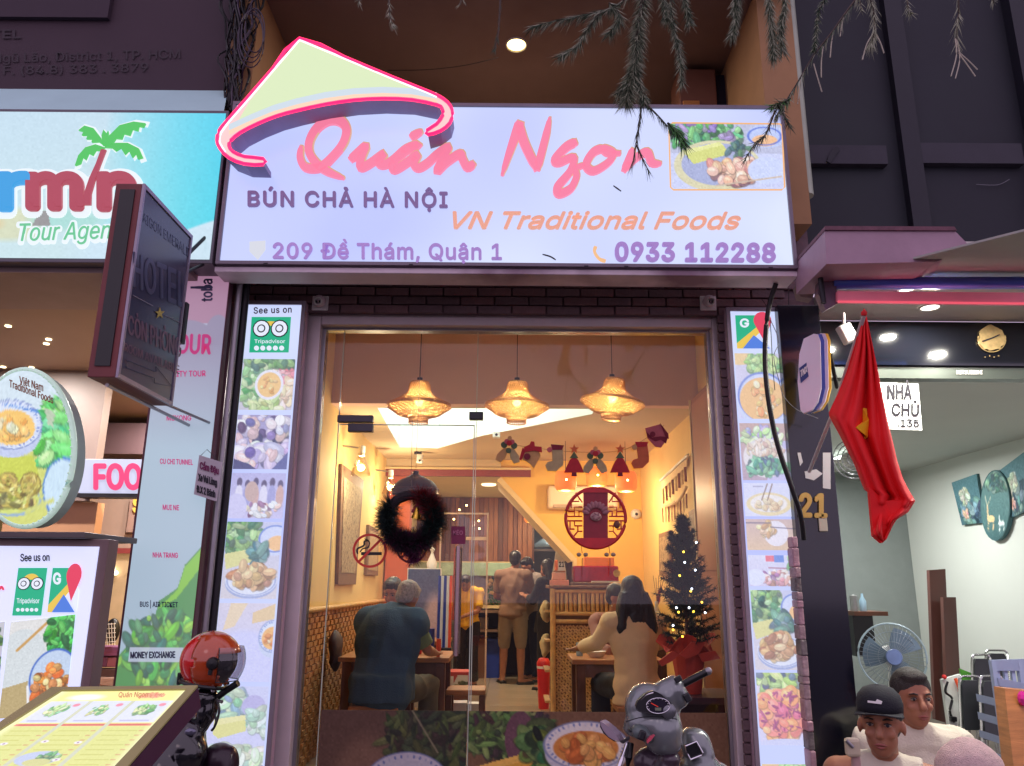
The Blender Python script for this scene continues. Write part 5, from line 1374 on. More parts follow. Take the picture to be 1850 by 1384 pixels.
t_ = thing('wall_picture', ws[7], 'oval teal picture with two pale deer in the middle of the set', 'picture')
MB().slab(ws, (.04, 0, 0)).build('panel', MATS['teal_edge'], t_)
_, c = None, None
cv = Canvas(60, 120, (70, 120, 130), 9); cv.grad((110, 150, 150), (60, 96, 100)); cv.scatter(30, 20, 26, 16, 60, 2, 5, [(130, 160, 150), (70, 110, 110)]); cv.ell(20, 82, 8, 6, (226, 196, 150)); cv.line(14, 80, 13, 60, 3, (226, 196, 150)); cv.line(15, 86, 15, 104, 1.6, (226, 196, 150)); cv.line(25, 86, 25, 104, 1.6, (226, 196, 150)); cv.line(13, 60, 8, 44, 1, (230, 220, 190)); cv.line(13, 60, 20, 44, 1, (230, 220, 190)); cv.ell(42, 90, 7, 4, (230, 238, 238)); cv.line(38, 88, 37, 76, 2, (230, 238, 238)); cv.line(38, 94, 38, 106, 1.4, (230, 238, 238)); cv.line(47, 94, 47, 106, 1.4, (230, 238, 238)); cv.noise(5, 2)
vs = []; cols = []; NR, NT = 24, 60
for i in range(NR + 1):
    for j in range(NT):
        r_ = i / NR; t = 6.28318 * j / NT; vs.append(atx(1798 + 25.5 * r_ * math.cos(t), 913 + 62 * r_ * math.sin(t), XW - .053))
        cols.append(lin(*cv.a[int(59.5 + 59 * r_ * math.sin(t)), int(29.5 + 29 * r_ * math.cos(t))]))
fs = np.array([(i * NT + j, i * NT + (j + 1) % NT, (i + 1) * NT + (j + 1) % NT, (i + 1) * NT + j) for i in range(NR) for j in range(NT)])
link_mesh('painting', vs, fs, PAPER, t_, False, cols)
lf = [atx(1551 + 9 * math.cos(t), 930 + (20 + 4 * math.sin(t)) * math.sin(t), XW - .02) for t in np.linspace(0, 6.283, 15)[:-1]]
tag(MB().slab(lf, (.018, 0, 0)).build('leaf_plaque', mat('sage_plaque', (130, 146, 130), .5)), 'small leaf-shaped sage plaque on the white wall below the flag', 'plaque')

# leaning brown boards
def lean(pts, d, lab):
    w_ = [at(*p) for p in pts]
    tag(MB().slab(w_, (0, d, 0)).build('leaning_board', mat('brown_lacquer', (84, 48, 42), .3, 0, .06, 2, coat=.3)), lab, 'board')
lean([(1679, 1030, 3.2), (1708, 1028, 3.2), (1722, 1310, 2.9), (1690, 1300, 2.9)], .05, 'taller brown lacquered board leaning on the right room wall')
lean([(1704, 1079, 3.0), (1727, 1079, 3.0), (1741, 1330, 2.7), (1714, 1320, 2.7)], .05, 'shorter brown lacquered board leaning in front of the taller one')
# shelf with bottle
sh_ = thing('wall_shelf', at(1560, 1110, 3.4), 'small dark shelf by the column in the right room', 'shelf')
a_, b_ = at(1535, 1104, 3.4), at(1596, 1112, 3.4)
MB().bx(a_.x, b_.x, 3.3, 3.6, b_.z, a_.z).build('board', M['darkwood'], sh_)
MB().bx(a_.x, at(1572, 1112, 3.4).x, 3.35, 3.6, at(1560, 1185, 3.4).z, b_.z - .002).build('cabinet', M['black'], sh_)
bt = at(1560, 1103, 3.42)
tag(MB().lathe([(0, 0), (.03, 0), (.032, .09), (.012, .13), (.01, .16), (0, .16)], (bt.x, 3.42, a_.z + .001), 12).build('bottle', mat('pale_blue_glass', (150, 180, 200), .2), None, True), 'pale blue bottle on the small dark shelf', 'bottle')
bt = at(1544, 1103, 3.42)
tag(MB().lathe([(0, 0), (.035, 0), (.035, .14), (0, .15)], (bt.x, 3.42, a_.z + .001), 12).build('tin', mat('grey_tin', (150, 150, 150), .4, .4), None, True), 'grey tin beside the blue bottle on the shelf', 'tin')

# standing fan
fc = at(1612, 1186, 1.6)
fan = thing('standing_fan', (fc.x - .02, 1.72, .16), 'large pale standing fan behind the two seated men', 'fan')
R_ = SZ(57, 1.6, 1186)
ax = Vector((-.25, -1, 0)).normalized()
u_, v_, w_ = frame_from(ax)
g_ = MB()
for k in range(44):
    t = 6.28318 * k / 44
    pts = [fc + (u_ * math.cos(t) + v_ * math.sin(t)) * R_ * q + w_ * (.055 * (1 - q * q)) for q in (.2, .5, .8, 1)]
    g_.tube(pts, .0016, 4, caps=False)
for q in (.45, .75): g_.tube([fc + (u_ * math.cos(t) + v_ * math.sin(t)) * R_ * q + w_ * (.055 * (1 - q * q)) for t in np.linspace(0, 6.283, 40)[:-1]], .0022, 5, closed=True)
g_.build('front_grille', mat('fan_wire', (130, 142, 152), .3, .3), fan)
MB().tube([fc + (u_ * math.cos(t) + v_ * math.sin(t)) * R_ for t in np.linspace(0, 6.283, 40)[:-1]], .007, 6, closed=True).build('rim', mat('fan_rim', (170, 190, 200), .3, .1), fan, True)
b_ = MB()
for k in range(3):
    t0 = 6.28318 * k / 3 + .3; vs = []; fs = []
    for i in range(5):
        for j in range(6):
            r_ = R_ * (.16 + .72 * i / 4); t = t0 + (j / 5) * 1.5 * (1 - .25 * i / 4); vs.append(fc + (u_ * math.cos(t) + v_ * math.sin(t)) * r_ + w_ * (.03 - .03 * j / 5 * (1)))
    for i in range(4):
        for j in range(5): fs.append((i * 6 + j, i * 6 + j + 1, (i + 1) * 6 + j + 1, (i + 1) * 6 + j))
    MB().add(vs, fs).build('blade', mat('fan_blade', (110, 132, 150), .25, 0, .05), fan, True)
MB().lathe([(0, .075), (.05, .072), (.056, .06), (.05, .04)], fc, 20, w_).build('hub_cap', mat('hub_blue', (120, 140, 190), .4), fan, True)
MB().lathe([(.03, -.16), (.065, -.14), (.07, -.03), (.03, .0)], fc, 16, w_, cap=True).build('motor', M['white'], fan, True)
MB().tube([fc - w_ * .08 - Vector((0, 0, .05)), (fc.x - .02, 1.72, .3)], .018, 10).build('pole', M['white'], fan, True)
MB().lathe([(0, 0), (.2, 0), (.2, .03), (.05, .06), (0, .06)], (fc.x - .02, 1.72, .155), 24).build('base', M['white'], fan, True)
# second fan high behind flag
f2 = at(1540, 830, 2.2); t_ = thing('wall_fan', f2, 'grey wall fan half hidden behind the red flag', 'fan')
g_ = MB()
for q in (.35, .6, .8, 1): g_.tube([f2 + Vector((math.cos(t) * .16 * q, -.05 * (1 - q), math.sin(t) * .16 * q)) for t in np.linspace(0, 6.283, 30)[:-1]], .004, 5, closed=True)
for k in range(20): t = k * .314; g_.tube([f2 + Vector((0, -.05, 0)), f2 + Vector((math.cos(t) * .16, 0, math.sin(t) * .16))], .0015, 4)
g_.build('grille', M['steel'], t_); MB().ball(f2 + Vector((0, .06, 0)), (.07, .08, .07)).build('motor', M['white'], t_, True)
MB().tube([f2 + Vector((0, .1, 0)), Vector((XR + .3, 2.4, f2.z))], .015, 8).build('arm', M['white'], t_)

# folding chairs
def folding_chair(px_, py0, py1, w_px, Y, lab, lean_=.12):
    a = at(px_, py0, Y); b = at(px_ + w_px * .15, py1, Y - lean_); wd = SZ(w_px, Y, py0)
    t_ = thing('folding_chair', (b.x, b.y, b.z), lab, 'folding chair', 'black folding chairs stacked in the right room')
    h = (a - b); n_ = 10; u = Vector((1, 0, 0))
    pts = [b - u * wd / 2, b - u * wd / 2 + h * .85, b - u * wd * .42 + h * .97, a - u * wd * .3, a + u * wd * .3, b + u * wd * .42 + h * .97, b + u * wd / 2 + h * .85, b + u * wd / 2]
    MB().tube(smooth_pts(pts, 3), .008, 6).build('frame', mat('chrome_tube', (190, 190, 190), .25, .9), t_, True)
    pad = [b - u * wd * .4 + h * .1, b - u * wd * .4 + h * .85, b - u * wd * .3 + h * .93, b + u * wd * .3 + h * .93, b + u * wd * .4 + h * .85, b + u * wd * .4 + h * .1]
    MB().slab([p + Vector((0, -.01, 0)) for p in pad], (0, .03, 0)).build('backrest', mat('black_vinyl', (26, 28, 34), .4, 0, .1), t_)
    for s_ in (-1, 1): MB().tube([b + u * s_ * wd / 2 + h * .3, Vector((b.x + s_ * wd / 2, b.y + .25, .16))], .008, 6).build('leg', MATS['chrome_tube'], t_)
    for s_ in (-1, 1): MB().tube([b + u * s_ * wd / 2, Vector((b.x + s_ * wd / 2, b.y - .02, .16))], .008, 6).build('leg', MATS['chrome_tube'], t_)
folding_chair(1772, 1183, 1290, 34, 1.5, 'black folding chair standing highest, behind the front row of chairs')
folding_chair(1752, 1222, 1330, 40, 1.2, 'black folding chair with rounded back, nearest the white trolley')
folding_chair(1791, 1222, 1350, 44, 1.05, 'black folding chair with rounded back, nearest the blue crate rack')
folding_chair(1800, 1175, 1260, 40, 1.8, 'black folding chair with a pale seat at the very back')
t_ = thing('white_trolley', at(1722, 1340, 1.3), 'white upright panel with cables, tools and an orange cord, by the chairs', 'tool panel')
MB().slab([at(1702, 1228, 1.35), at(1736, 1218, 1.35), at(1750, 1335, 1.3), at(1716, 1322, 1.3)], (0, .03, 0)).build('panel', mat('panel_white', (206, 210, 204), .5, 0, .05), t_)
MB().tube(smooth_pts([at(1712, 1232, 1.32), at(1708, 1250, 1.3), at(1720, 1262, 1.3), at(1716, 1285, 1.3), at(1724, 1305, 1.3)]), .008, 6).build('cord', M['black'], t_)
MB().tube(smooth_pts([at(1726, 1226, 1.32), at(1732, 1240, 1.3), at(1734, 1250, 1.3)]), .012, 6).build('orange_grip', mat('orange_plastic', (220, 80, 40), .4), t_, True)
MB().box(at(1722, 1299, 1.29), (.04, .03, .03), None, .005).build('plug', M['black'], t_)
MB().ball(at(1706, 1223, 1.33), .016, 8, 6).build('red_knob', mat('red_plastic', (206, 40, 40), .4), t_, True)
t_ = tag(MB().slab([at(1735, 1208, 1.6), at(1764, 1220, 1.6), at(1762, 1238, 1.6), at(1738, 1232, 1.6)], (0, .02, 0)).build('green_board', mat('lime_board', (90, 170, 60), .5)), 'lime green flat board between the trolley and black chairs', 'board')
# blue grey crate rack
cr_ = thing('crate_rack', at(1815, 1384, .4), 'pale blue plastic crate rack at the right frame edge', 'rack')
BG = mat('grey_blue_plastic', (136, 146, 180), .4, 0, .06)
g_ = MB();
MB().slab([at(1791, 1193, .5), at(1870, 1190, .5), at(1870, 1212, .5), at(1797, 1212, .5)], (0, .02, 0)).build('top_rail', BG, cr_)
MB().slab([at(1803, 1225, .48), at(1870, 1238, .48), at(1870, 1250, .48), at(1806, 1240, .48)], (0, .02, 0)).build('rail', BG, cr_)
for xa, xb in ((1791, 1806), (1840, 1852)):
    MB().slab([at(xa, 1193, .5), at(xa + 8, 1193, .5), at(xb + 22, 1384, .45), at(xb + 12, 1384, .45)], (0, .03, 0)).build('post', BG, cr_)
for k in range(4): MB().slab([at(1800 + 3 * k, 1262 + 34 * k, .52), at(1812 + 3 * k, 1266 + 34 * k, .52), at(1814 + 3 * k, 1280 + 34 * k, .52), at(1802 + 3 * k, 1276 + 34 * k, .52)], (0, .2, 0)).build('side_slat', BG, cr_)
for k in range(3): MB().slab([at(1800 + 14 * k, 1212, .51), at(1806 + 14 * k, 1212, .51), at(1809 + 14 * k, 1232, .5), at(1803 + 14 * k, 1230, .5)], (0, .02, 0)).build('slat', BG, cr_)
bd_ = thing('wooden_post', at(1835, 1384, .2), 'varnished wooden box post wrapped in pink foil at the right edge', 'post')
MB().slab([at(1815, 1244, .3), at(1880, 1250, .3), at(1884, 1400, .2), at(1833, 1400, .2)], (0, .1, 0)).build('body', M['wood'], bd_)
MB().ball(at(1848, 1262, .27), (.03, .02, .04), 8, 6).build('pink_foil', mat('pink_foil', (220, 50, 150), .2, .6), bd_)

# flag on a pole
YFg = -1.1
fl_ = thing('red_flag', at(1462, 852, -.5), 'red flag with a yellow star hanging from a pole in front of the right shop', 'flag')
MB().tube([at(1462, 852, -.4), at(1500, 758, -.7), at(1561, 570, -1.1)], .009, 8).build('pole', mat('pale_pole', (190, 180, 180), .4, .3), fl_, True)
MB().lathe([(0, .03), (.013, .012), (.011, 0), (.0, -.002)], at(1561, 570, -1.1), 10, (0, -.3, 1)).build('finial', M['red'] if 'red' in M else mat('flag_red', (200, 16, 20), .7), fl_, True)
LE = [(1557, 572), (1545, 620), (1530, 670), (1512, 715), (1497, 748), (1520, 790), (1545, 840), (1562, 884), (1571, 890), (1573, 925), (1578, 965), (1594, 980)]
RE = [(1566, 572), (1580, 640), (1590, 700), (1602, 760), (1612, 800), (1620, 835), (1630, 865), (1640, 885), (1652, 905), (1640, 925), (1618, 938), (1600, 975)]
def along(E, t):
    t *= len(E) - 1; i = min(int(t), len(E) - 2); f_ = t - i
    return (E[i][0] + (E[i + 1][0] - E[i][0]) * f_, E[i][1] + (E[i + 1][1] - E[i][1]) * f_)
nu, nv = 40, 70
def flag_pt(u, v, extra=0):
    a, b = along(LE, v), along(RE, v)
    px_ = a[0] + (b[0] - a[0]) * u; py_ = a[1] + (b[1] - a[1]) * u
    fold = .035 * math.sin(u * 11 + 1.2 + v * 1.4) * min(1, v * 2.5 + .15) + .02 * math.sin(u * 23 + v * 5)
    if v > .78: fold += .03 * math.sin((v - .78) * 30 + u * 3)
    return at(px_, py_, YFg + .05 + fold - extra)
vs = [flag_pt(i / nu, j / nv) for j in range(nv + 1) for i in range(nu + 1)]
fs = [(j * (nu + 1) + i, j * (nu + 1) + i + 1, (j + 1) * (nu + 1) + i + 1, (j + 1) * (nu + 1) + i) for j in range(nv) for i in range(nu)]
FR = mat('flag_cloth', (232, 22, 28), .75, 0, .06, 3, .1, 60)
fo = link_mesh('cloth', [tuple(v) for v in vs], fs, FR, fl_, True)
md = fo.modifiers.new('thickness', 'SOLIDIFY'); md.thickness = .003
# lower folded corner
vs = []
pl3 = [(1570, 880), (1600, 905), (1650, 900), (1650, 905), (1615, 945), (1603, 972), (1593, 981), (1578, 968)]
MB().slab([at(x, y, YFg + .015 + .02 * (k % 3)) for k, (x, y) in enumerate(pl3)], (0, .02, 0)).build('folded_corner', FR, fl_, False)
def uvp(px_, py_):
    best = None
    for j in range(0, nv + 1):
        a, b = along(LE, j / nv), along(RE, j / nv)
        if abs(a[1] + (b[1] - a[1]) * .5 - py_) < 7:
            u = (px_ - a[0]) / (b[0] - a[0]); return u, j / nv
    return .5, .5
def star_piece(pts):
    w_ = []
    for x, y in pts:
        u, v = uvp(x, y); q = flag_pt(u, v); d = (EYE - q).normalized(); y_off = at(x, y, q.y - .012); w_.append(y_off)
    MB().slab(w_, (0, .004, 0)).build('star', mat('star_yellow', (246, 196, 30), .7, emit=None), fl_)
star_piece([(1559, 737), (1566, 738), (1567, 752), (1570, 758), (1568, 790), (1562, 793), (1561, 770), (1546, 772), (1559, 762)])

# thick black hose and thin wires beside the right menu box
hs = smooth_pts([at(1402, 512, -.5), at(1388, 560, -.45), at(1382, 640, -.42), (at(1388, 720, -.42)), at(1404, 800, -.42), at(1430, 880, -.42), at(1446, 930, -.4), at(1452, 975, -.36)], 8)
tag(MB().tube(hs, .0125, 10).build('black_hose', M['cable'], None, True), 'thick black cable curving down across the right menu box', 'cable')
tag(MB().tube(smooth_pts([at(1376, 540, -.4), at(1390, 570, -.4), at(1396, 660, -.4), at(1400, 705, -.4)]), .002, 5).build('thin_wire', M['cable']), 'thin dark wire dangling over the right menu box, left strand', 'wire')
tag(MB().tube(smooth_pts([at(1392, 578, -.4), at(1407, 616, -.4), at(1398, 645, -.4), at(1408, 690, -.4), at(1416, 716, -.4), at(1440, 740, -.38), at(1478, 756, -.36)]), .002, 5).build('thin_wire', mat('grey_wire', (120, 120, 130))), 'thin grey wire zigzagging from the right menu box to the column', 'wire')
# INSIDE THE RESTAURANT
def point(parent, loc, e, col, r=.03):
    L = bpy.data.lights.new('bulb_lamp', 'POINT'); L.energy = e; L.color = col; L.shadow_soft_size = r
    o = bpy.data.objects.new('bulb_lamp', L); COL.objects.link(o)
    if parent: o.parent = parent; o.location = Vector(loc) - ORG[parent.name]
    else: o.location = loc
    return o
WARM = (1.0, .86, .62)
RAT = mat('rattan', (224, 160, 90), .5, 0, .15, 20)
_n = RAT.node_tree;
BULB = mat('bulb_glow', (255, 230, 170), .3, var=0, emit=(255, 214, 130), es=14)
LINER = bpy.data.materials.new('glow_liner'); LINER.use_nodes = True  # translucent layer added inside the weave to make the shades glow
_N = LINER.node_tree.nodes; _L = LINER.node_tree.links; _N.clear()
_o = _N.new('ShaderNodeOutputMaterial'); _t = _N.new('ShaderNodeBsdfTranslucent'); _p = _N.new('ShaderNodeBsdfTransparent'); _m = _N.new('ShaderNodeMixShader')
_t.inputs[0].default_value = lin(250, 190, 110); _x = _N.new('ShaderNodeTexNoise'); _x.inputs['Scale'].default_value = 60; _r = _N.new('ShaderNodeMapRange'); _r.inputs[3].default_value = .1; _r.inputs[4].default_value = .6
_L.new(_x.outputs[0], _r.inputs[0]); _L.new(_r.outputs[0], _m.inputs[0]); _L.new(_t.outputs[0], _m.inputs[1]); _L.new(_p.outputs[0], _m.inputs[2]); _L.new(_m.outputs[0], _o.inputs[0])
def pendant(cx, top, tilt, lab):
    Y = 1.2; P = PY(Y); s = SZ(1, Y, 720)
    c = P(cx, 730)
    th = thing('rattan_pendant_lamp', (c.x, Y, P(cx, 764).z), lab, 'pendant lamp', 'rattan pendant lamps in the front room')
    prof = [(16, 690), (19, 694), (20, 704), (24, 712), (38, 722), (57, 732), (58, 736), (48, 742), (38, 750), (18, 753), (17, 765)]
    R = Matrix.Rotation(tilt, 3, 'Y')
    dy = top - 690
    pr = [(r * s, -(y - 730) * s) for r, y in prof]
    cc = Vector((c.x, Y, P(cx, 730 + dy).z))
    def on(t, a):
        t = min(max(t, 0), .9999) * (len(pr) - 1); i = int(t); f = t - i
        r = pr[i][0] + (pr[i + 1][0] - pr[i][0]) * f; z = pr[i][1] + (pr[i + 1][1] - pr[i][1]) * f
        return cc + R @ Vector((r * math.cos(a), r * math.sin(a), z))
    st = MB(); n = 30
    for k in range(n):
        for sg in (-1, 1):
            st.tube([on(i / 22, 6.28318 * k / n + sg * i / 22 * 2.0) for i in range(23)], .0021, 4, caps=False)
    st.build('woven_shade', RAT, th)
    for t, r_ in ((0, .004), (.5, .0045), (.585, .004), (.93, .004), (.999, .0045)):
        MB().tube([on(t, 6.28318 * k / 30) for k in range(30)], r_, 5, closed=True).build('hoop', RAT, th, True)
    MB().tube([cc + Vector((0, 0, pr[0][1] - .01)), cc + Vector((0, 0, pr[0][1] + .035))], .02, 10).build('socket', M['darkmetal'], th, True)
    MB().tube([cc + Vector((0, 0, pr[0][1] + .03)), (c.x, Y, ZH)], .003, 6).build('cord', M['cable'], th)
    MB().ball(cc + Vector((0, 0, .012)), .03, 12, 8).build('bulb', BULB, th, True)
    lm_ = MB(); NL = 26
    lv = [on(i / 20 * .96 + .02, 6.28318 * k / NL) * .97 + cc * .03 for i in range(21) for k in range(NL)]
    lm_.add(lv, [(i * NL + k, i * NL + (k + 1) % NL, (i + 1) * NL + (k + 1) % NL, (i + 1) * NL + k) for i in range(20) for k in range(NL)])
    lm_.build('added_glow_liner', LINER, th, True)
    point(th, cc + Vector((0, 0, .01)), 120, WARM, .03)
pendant(757, 690, 0.0, 'rattan pendant lamp with wide brim, leftmost of three, above the glass door')
pendant(934, 690, 0.03, 'rattan pendant lamp at the middle of the three')
pendant(1107, 684, 0.12, 'tilted rattan pendant lamp, rightmost of three')
ORS = mat('orange_shade', (240, 130, 50), .6, 0, .12, 30, emit=(240, 120, 44), es=.75)
def drum(cx, cyy, r, h, Y, lab, e):
    P = PY(Y); s = SZ(1, Y, cyy); c = P(cx, cyy)
    th = thing('orange_drum_lamp', (c.x, Y, c.z - h / 2 * s), lab, 'hanging lamp', 'orange drum lamps inside')
    pr = [(r * .55, -h / 2), (r * .8, -h * .46), (r * .97, -h * .3), (r, 0), (r * .97, h * .3), (r * .8, h * .46), (r * .2, h / 2)]
    MB().lathe([(a * s, b * s) for a, b in pr], c, 28).build('shade', ORS, th, True)
    MB().lathe([(0, 0), (r * .54 * s, 0)], c + Vector((0, 0, -h / 2 * s + .001)), 20).build('glowing_mouth', mat('mouth_glow', (255, 220, 100), .4, var=0, emit=(255, 214, 90), es=2.2), th)
    MB().tube([c + Vector((0, 0, h / 2 * s)), (c.x, Y, ZC if Y < 4.8 else zb + .08)], .003, 5).build('cord', M['cable'], th)
    MB().ball(c + Vector((0, -r * s * .93, -.0)), .013, 8, 6).build('hot_spot', BULB, th, True)
    point(th, c + Vector((0, 0, -h / 2 * s - .04)), e * 3.6, (1, .72, .42), .05)
drum(1022, 869, 20, 37, 3.6, 'orange drum lamp at the left of the trio over the counter', 5)
drum(1078, 861, 20, 36, 4.1, 'orange drum lamp in the middle, half hidden behind the cutouts', 5)
drum(1131, 870, 20, 38, 3.6, 'orange drum lamp at the right of the trio', 5)
drum(961, 932, 14, 24, 7.2, 'small orange drum lamp far back beside the timber wall', 3)
GLS = glassmat('amber_glass', (1, .9, .7), .06)
for cx, cyy, X, sz_, lab in ((652, 845, -1.3, 1.0, 'clear glass bulb lamp on the left wall above the tall picture'), (705, 881, -1.3, 1.1, 'clear glass bulb lamp deeper on the left wall by the wreath')):
    c = atx(cx, cyy, X)
    th = thing('wall_bulb_lamp', (XL, c.y, c.z), lab, 'wall lamp', 'bulb lamps on the left wall')
    MB().ball(c, .033, 12, 8).build('bulb', BULB, th, True)
    MB().lathe([(.025, .15), (.03, .1), (.06, .02), (.085, -.06), (.085, -.065)], c, 20).build('glass_bell', GLS, th, True)
    MB().tube([c + Vector((0, 0, .19)), c + Vector((0, 0, .1))], .028, 10).build('socket', M['white'], th, True)
    MB().tube([c + Vector((0, 0, .17)), (XL + .003, c.y, c.z + .19)], .008, 6).build('bracket', M['steel'], th, True)
    point(th, c + Vector((.05, 0, 0)), 24, WARM, .04)
# hidden-from-view daylight of the stairwell: a white tube up in the opening
hc = sum(hole, Vector()) / len(hole)
sl = thing('stairwell_light', (hc.x, hc.y, ZC + 1.4), 'white tube light high inside the ceiling opening', 'ceiling light')
MB().tube([(hc.x - .4, hc.y, ZC + 1.42), (hc.x + .4, hc.y, ZC + 1.42)], .02, 8).build('tube', MATS['tube_glow'], sl, True)
area('tube_lamp', sl, (0, 0, -.02), .9, 50, (.92, 1, .96), .3)
# kitchen light
kl = thing('kitchen_tube_light', (.9, 9.3, 2.74), 'white tube light on the kitchen ceiling', 'ceiling light')
MB().tube([(.4, 9.3, 2.72), (1.5, 9.3, 2.72)], .018, 8).build('tube', MATS['tube_glow'], kl, True)
area('tube_lamp', kl, (0, 0, -.03), 1.1, 60, (.9, 1, .98), .1)
k2 = thing('passage_lamp', (-.3, 6.2, zb + .06), 'flush warm disc light on the rear ceiling before the timber wall', 'ceiling light')
MB().lathe([(0, 0), (.09, 0), (.1, .018)], (-.3, 6.2, zb + .058), 20).build('lens', mat('disc_glow', (255, 236, 200), .3, var=0, emit=(255, 226, 180), es=3), k2)
area('disc_lamp', k2, (0, 0, -.01), .2, 40, (1, .8, .56))

# pictures on the side walls
def side_frame(pts, X, lab, m_in, wid=.03):
    s = 1 if X < 0 else -1
    w = [atx(x, y, X + s * .03) for x, y in pts]
    th = thing('framed_picture', (X, (w[0].y + w[1].y) / 2, w[2].z), lab, 'picture')
    MB().slab(w, (-s * .028, 0, 0)).build('frame', mat('worn_frame', (128, 92, 62), .6, 0, .2, 20), th)
    c_ = sum(w, Vector()) / len(w)
    inn = [c_ + (p - c_) * .8 + Vector((s * .004, 0, 0)) for p in w]
    MB().slab(inn, (-s * .003, 0, 0)).build('picture_sheet', m_in, th)
TEX = mat('mottled_sheet', (170, 144, 108), .7, 0, .6, 60, var2=(110, 86, 62))
side_frame([(618, 838), (657, 868), (643, 1056), (611, 1056)], XL, 'tall narrow mottled picture on the left wall behind the glass', TEX)
side_frame([(667, 948), (684, 958), (683, 1040), (662, 1038)], XL, 'small plaque on the left wall behind the no smoking sticker', mat('tan_sheet', (180, 150, 110), .7, 0, .2, 30))
side_frame([(1190, 965), (1210, 958), (1212, 1042), (1191, 1040)], XR, 'small sketch picture on the right wall, left of the Christmas tree top', TEX)
side_frame([(1244, 925), (1260, 915), (1267, 1015), (1248, 1018)], XR, 'narrow dark framed picture right of the Christmas tree top', mat('grey_sheet', (150, 130, 110), .7, 0, .3, 30))
# macrame
mc_ = thing('macrame_hanging', atx(1218, 930, XR - .03), 'cream and brown knotted macrame wall hanging on the right wall', 'wall hanging')
CR = mat('cream_cord', (226, 196, 150), .9, 0, .15, 30)
MB().tube([atx(1193, 868, XR - .04), atx(1243, 822, XR - .04)], .012, 8).build('rod', M['white'], mc_, True)
g_ = MB();
MB().slab([atx(1193, 868, XR - .03), atx(1241, 826, XR - .03), atx(1240, 842, XR - .03), atx(1196, 885, XR - .03)], (.01, 0, 0)).build('woven_head', CR, mc_)
for k in range(8):
    t = k / 7; x = 1198 + 40 * t; y0 = 884 - 40 * t
    MB().tube([atx(x, y0, XR - .03), atx(x + 1, y0 + 26, XR - .035)], .012, 5, flat=.6).build('tassel', mat('rust_cord', (140, 84, 54), .9) if k % 2 else CR, mc_)
MB().tube(smooth_pts([atx(1197, 915, XR - .035), atx(1212, 912, XR - .045), atx(1228, 902, XR - .045), atx(1240, 880, XR - .035)]), .014, 6).build('swag', CR, mc_, True)
for k in range(9):
    t = k / 8; x = 1197 + 43 * t; y0 = 918 - 26 * t
    MB().tube([atx(x, y0, XR - .03), atx(x + 1, y0 + 26 + 8 * math.sin(t * 3.1), XR - .03)], .007, 5).build('tassel', CR if k % 2 else MATS['rust_cord'], mc_)
# tall brown panel along right wall
cp = thing('tall_brown_panel', (1.45, 1.1, ZF), 'tall brown panel against the right wall just inside the glass', 'cupboard')
MB().bx(1.40, 1.515, .35, 1.72, ZF, 2.9, .006).build('carcass', mat('cinnamon_board', (150, 92, 60), .5, 0, .12, 3), cp)
MB().bx(1.394, 1.4, .4, 1.68, 1.6, 2.85).build('door_panel', mat('cinnamon_panel', (164, 104, 68), .45, 0, .12, 3), cp)
MB().bx(1.394, 1.4, .4, 1.68, ZF + .05, 1.56).build('door_panel', MATS['cinnamon_panel'], cp)
MB().bx(1.388, 1.402, 1.70, 1.725, ZF, 2.9).build('edge_trim', M['cream'], cp)

# air conditioner, cameras
a_, b_ = PY(YS - .2)(990, 877), PY(YS - .2)(1118, 920)
ac = thing('air_conditioner', ((a_.x + b_.x) / 2, YS - .1, b_.z), 'cream wall air conditioner behind the red round ornament', 'air conditioner')
MB().bx(a_.x, b_.x, YS - .2, YS - .002, b_.z, a_.z, .03).build('body', mat('cream_plastic', (226, 200, 170), .5, 0, .03), ac)
MB().bx(a_.x + .06, b_.x - .06, YS - .215, YS - .19, b_.z + .012, b_.z + .05, .006).build('louvre', mat('louvre', (176, 150, 124), .5), ac)
c = PY(YS - .06)(1150, 928)
dc = thing('dome_camera', (c.x, YS, c.z), 'white dome camera on the stair wall by the room corner', 'security camera')
MB().lathe([(.06, 0), (.06, .02), (.045, .05), (.0, .06)], (c.x, YS - .001, c.z), 20, (0, -1, 0)).build('dome', M['white'], dc, True)
MB().ball((c.x, YS - .058, c.z - .005), .018, 8, 6).build('lens', M['black'], dc, True)
c = atz(758, 832, ZC - .1)
wc = thing('ceiling_camera', (c.x, c.y, ZC - .13), 'small white box camera under the ceiling left of the opening', 'security camera')
MB().bx(c.x - .035, c.x + .035, c.y - .03, c.y + .03, ZC - .13, ZC - .03, .01).build('body', M['white'], wc)
MB().bx(c.x - .06, c.x + .02, c.y - .02, c.y + .02, ZC - .03, ZC - .001).build('bracket', M['darkmetal'], wc)
MB().ball((c.x + .005, c.y - .03, ZC - .105), .013, 8, 6).build('lens', M['black'], wc, True)
c = atz(897, 786, ZC - .03)
sd_ = thing('smoke_detector', (c.x, c.y, ZC - .06), 'small square white fitting at the tip of the ceiling opening', 'smoke detector')
MB().bx(c.x - .035, c.x + .035, c.y - .05, c.y + .03, ZC - .06, ZC - .001, .006).build('body', M['white'], sd_)
MB().ball((c.x, c.y - .05, ZC - .035), .014, 8, 6).build('sensor', M['darkmetal'], sd_, True)
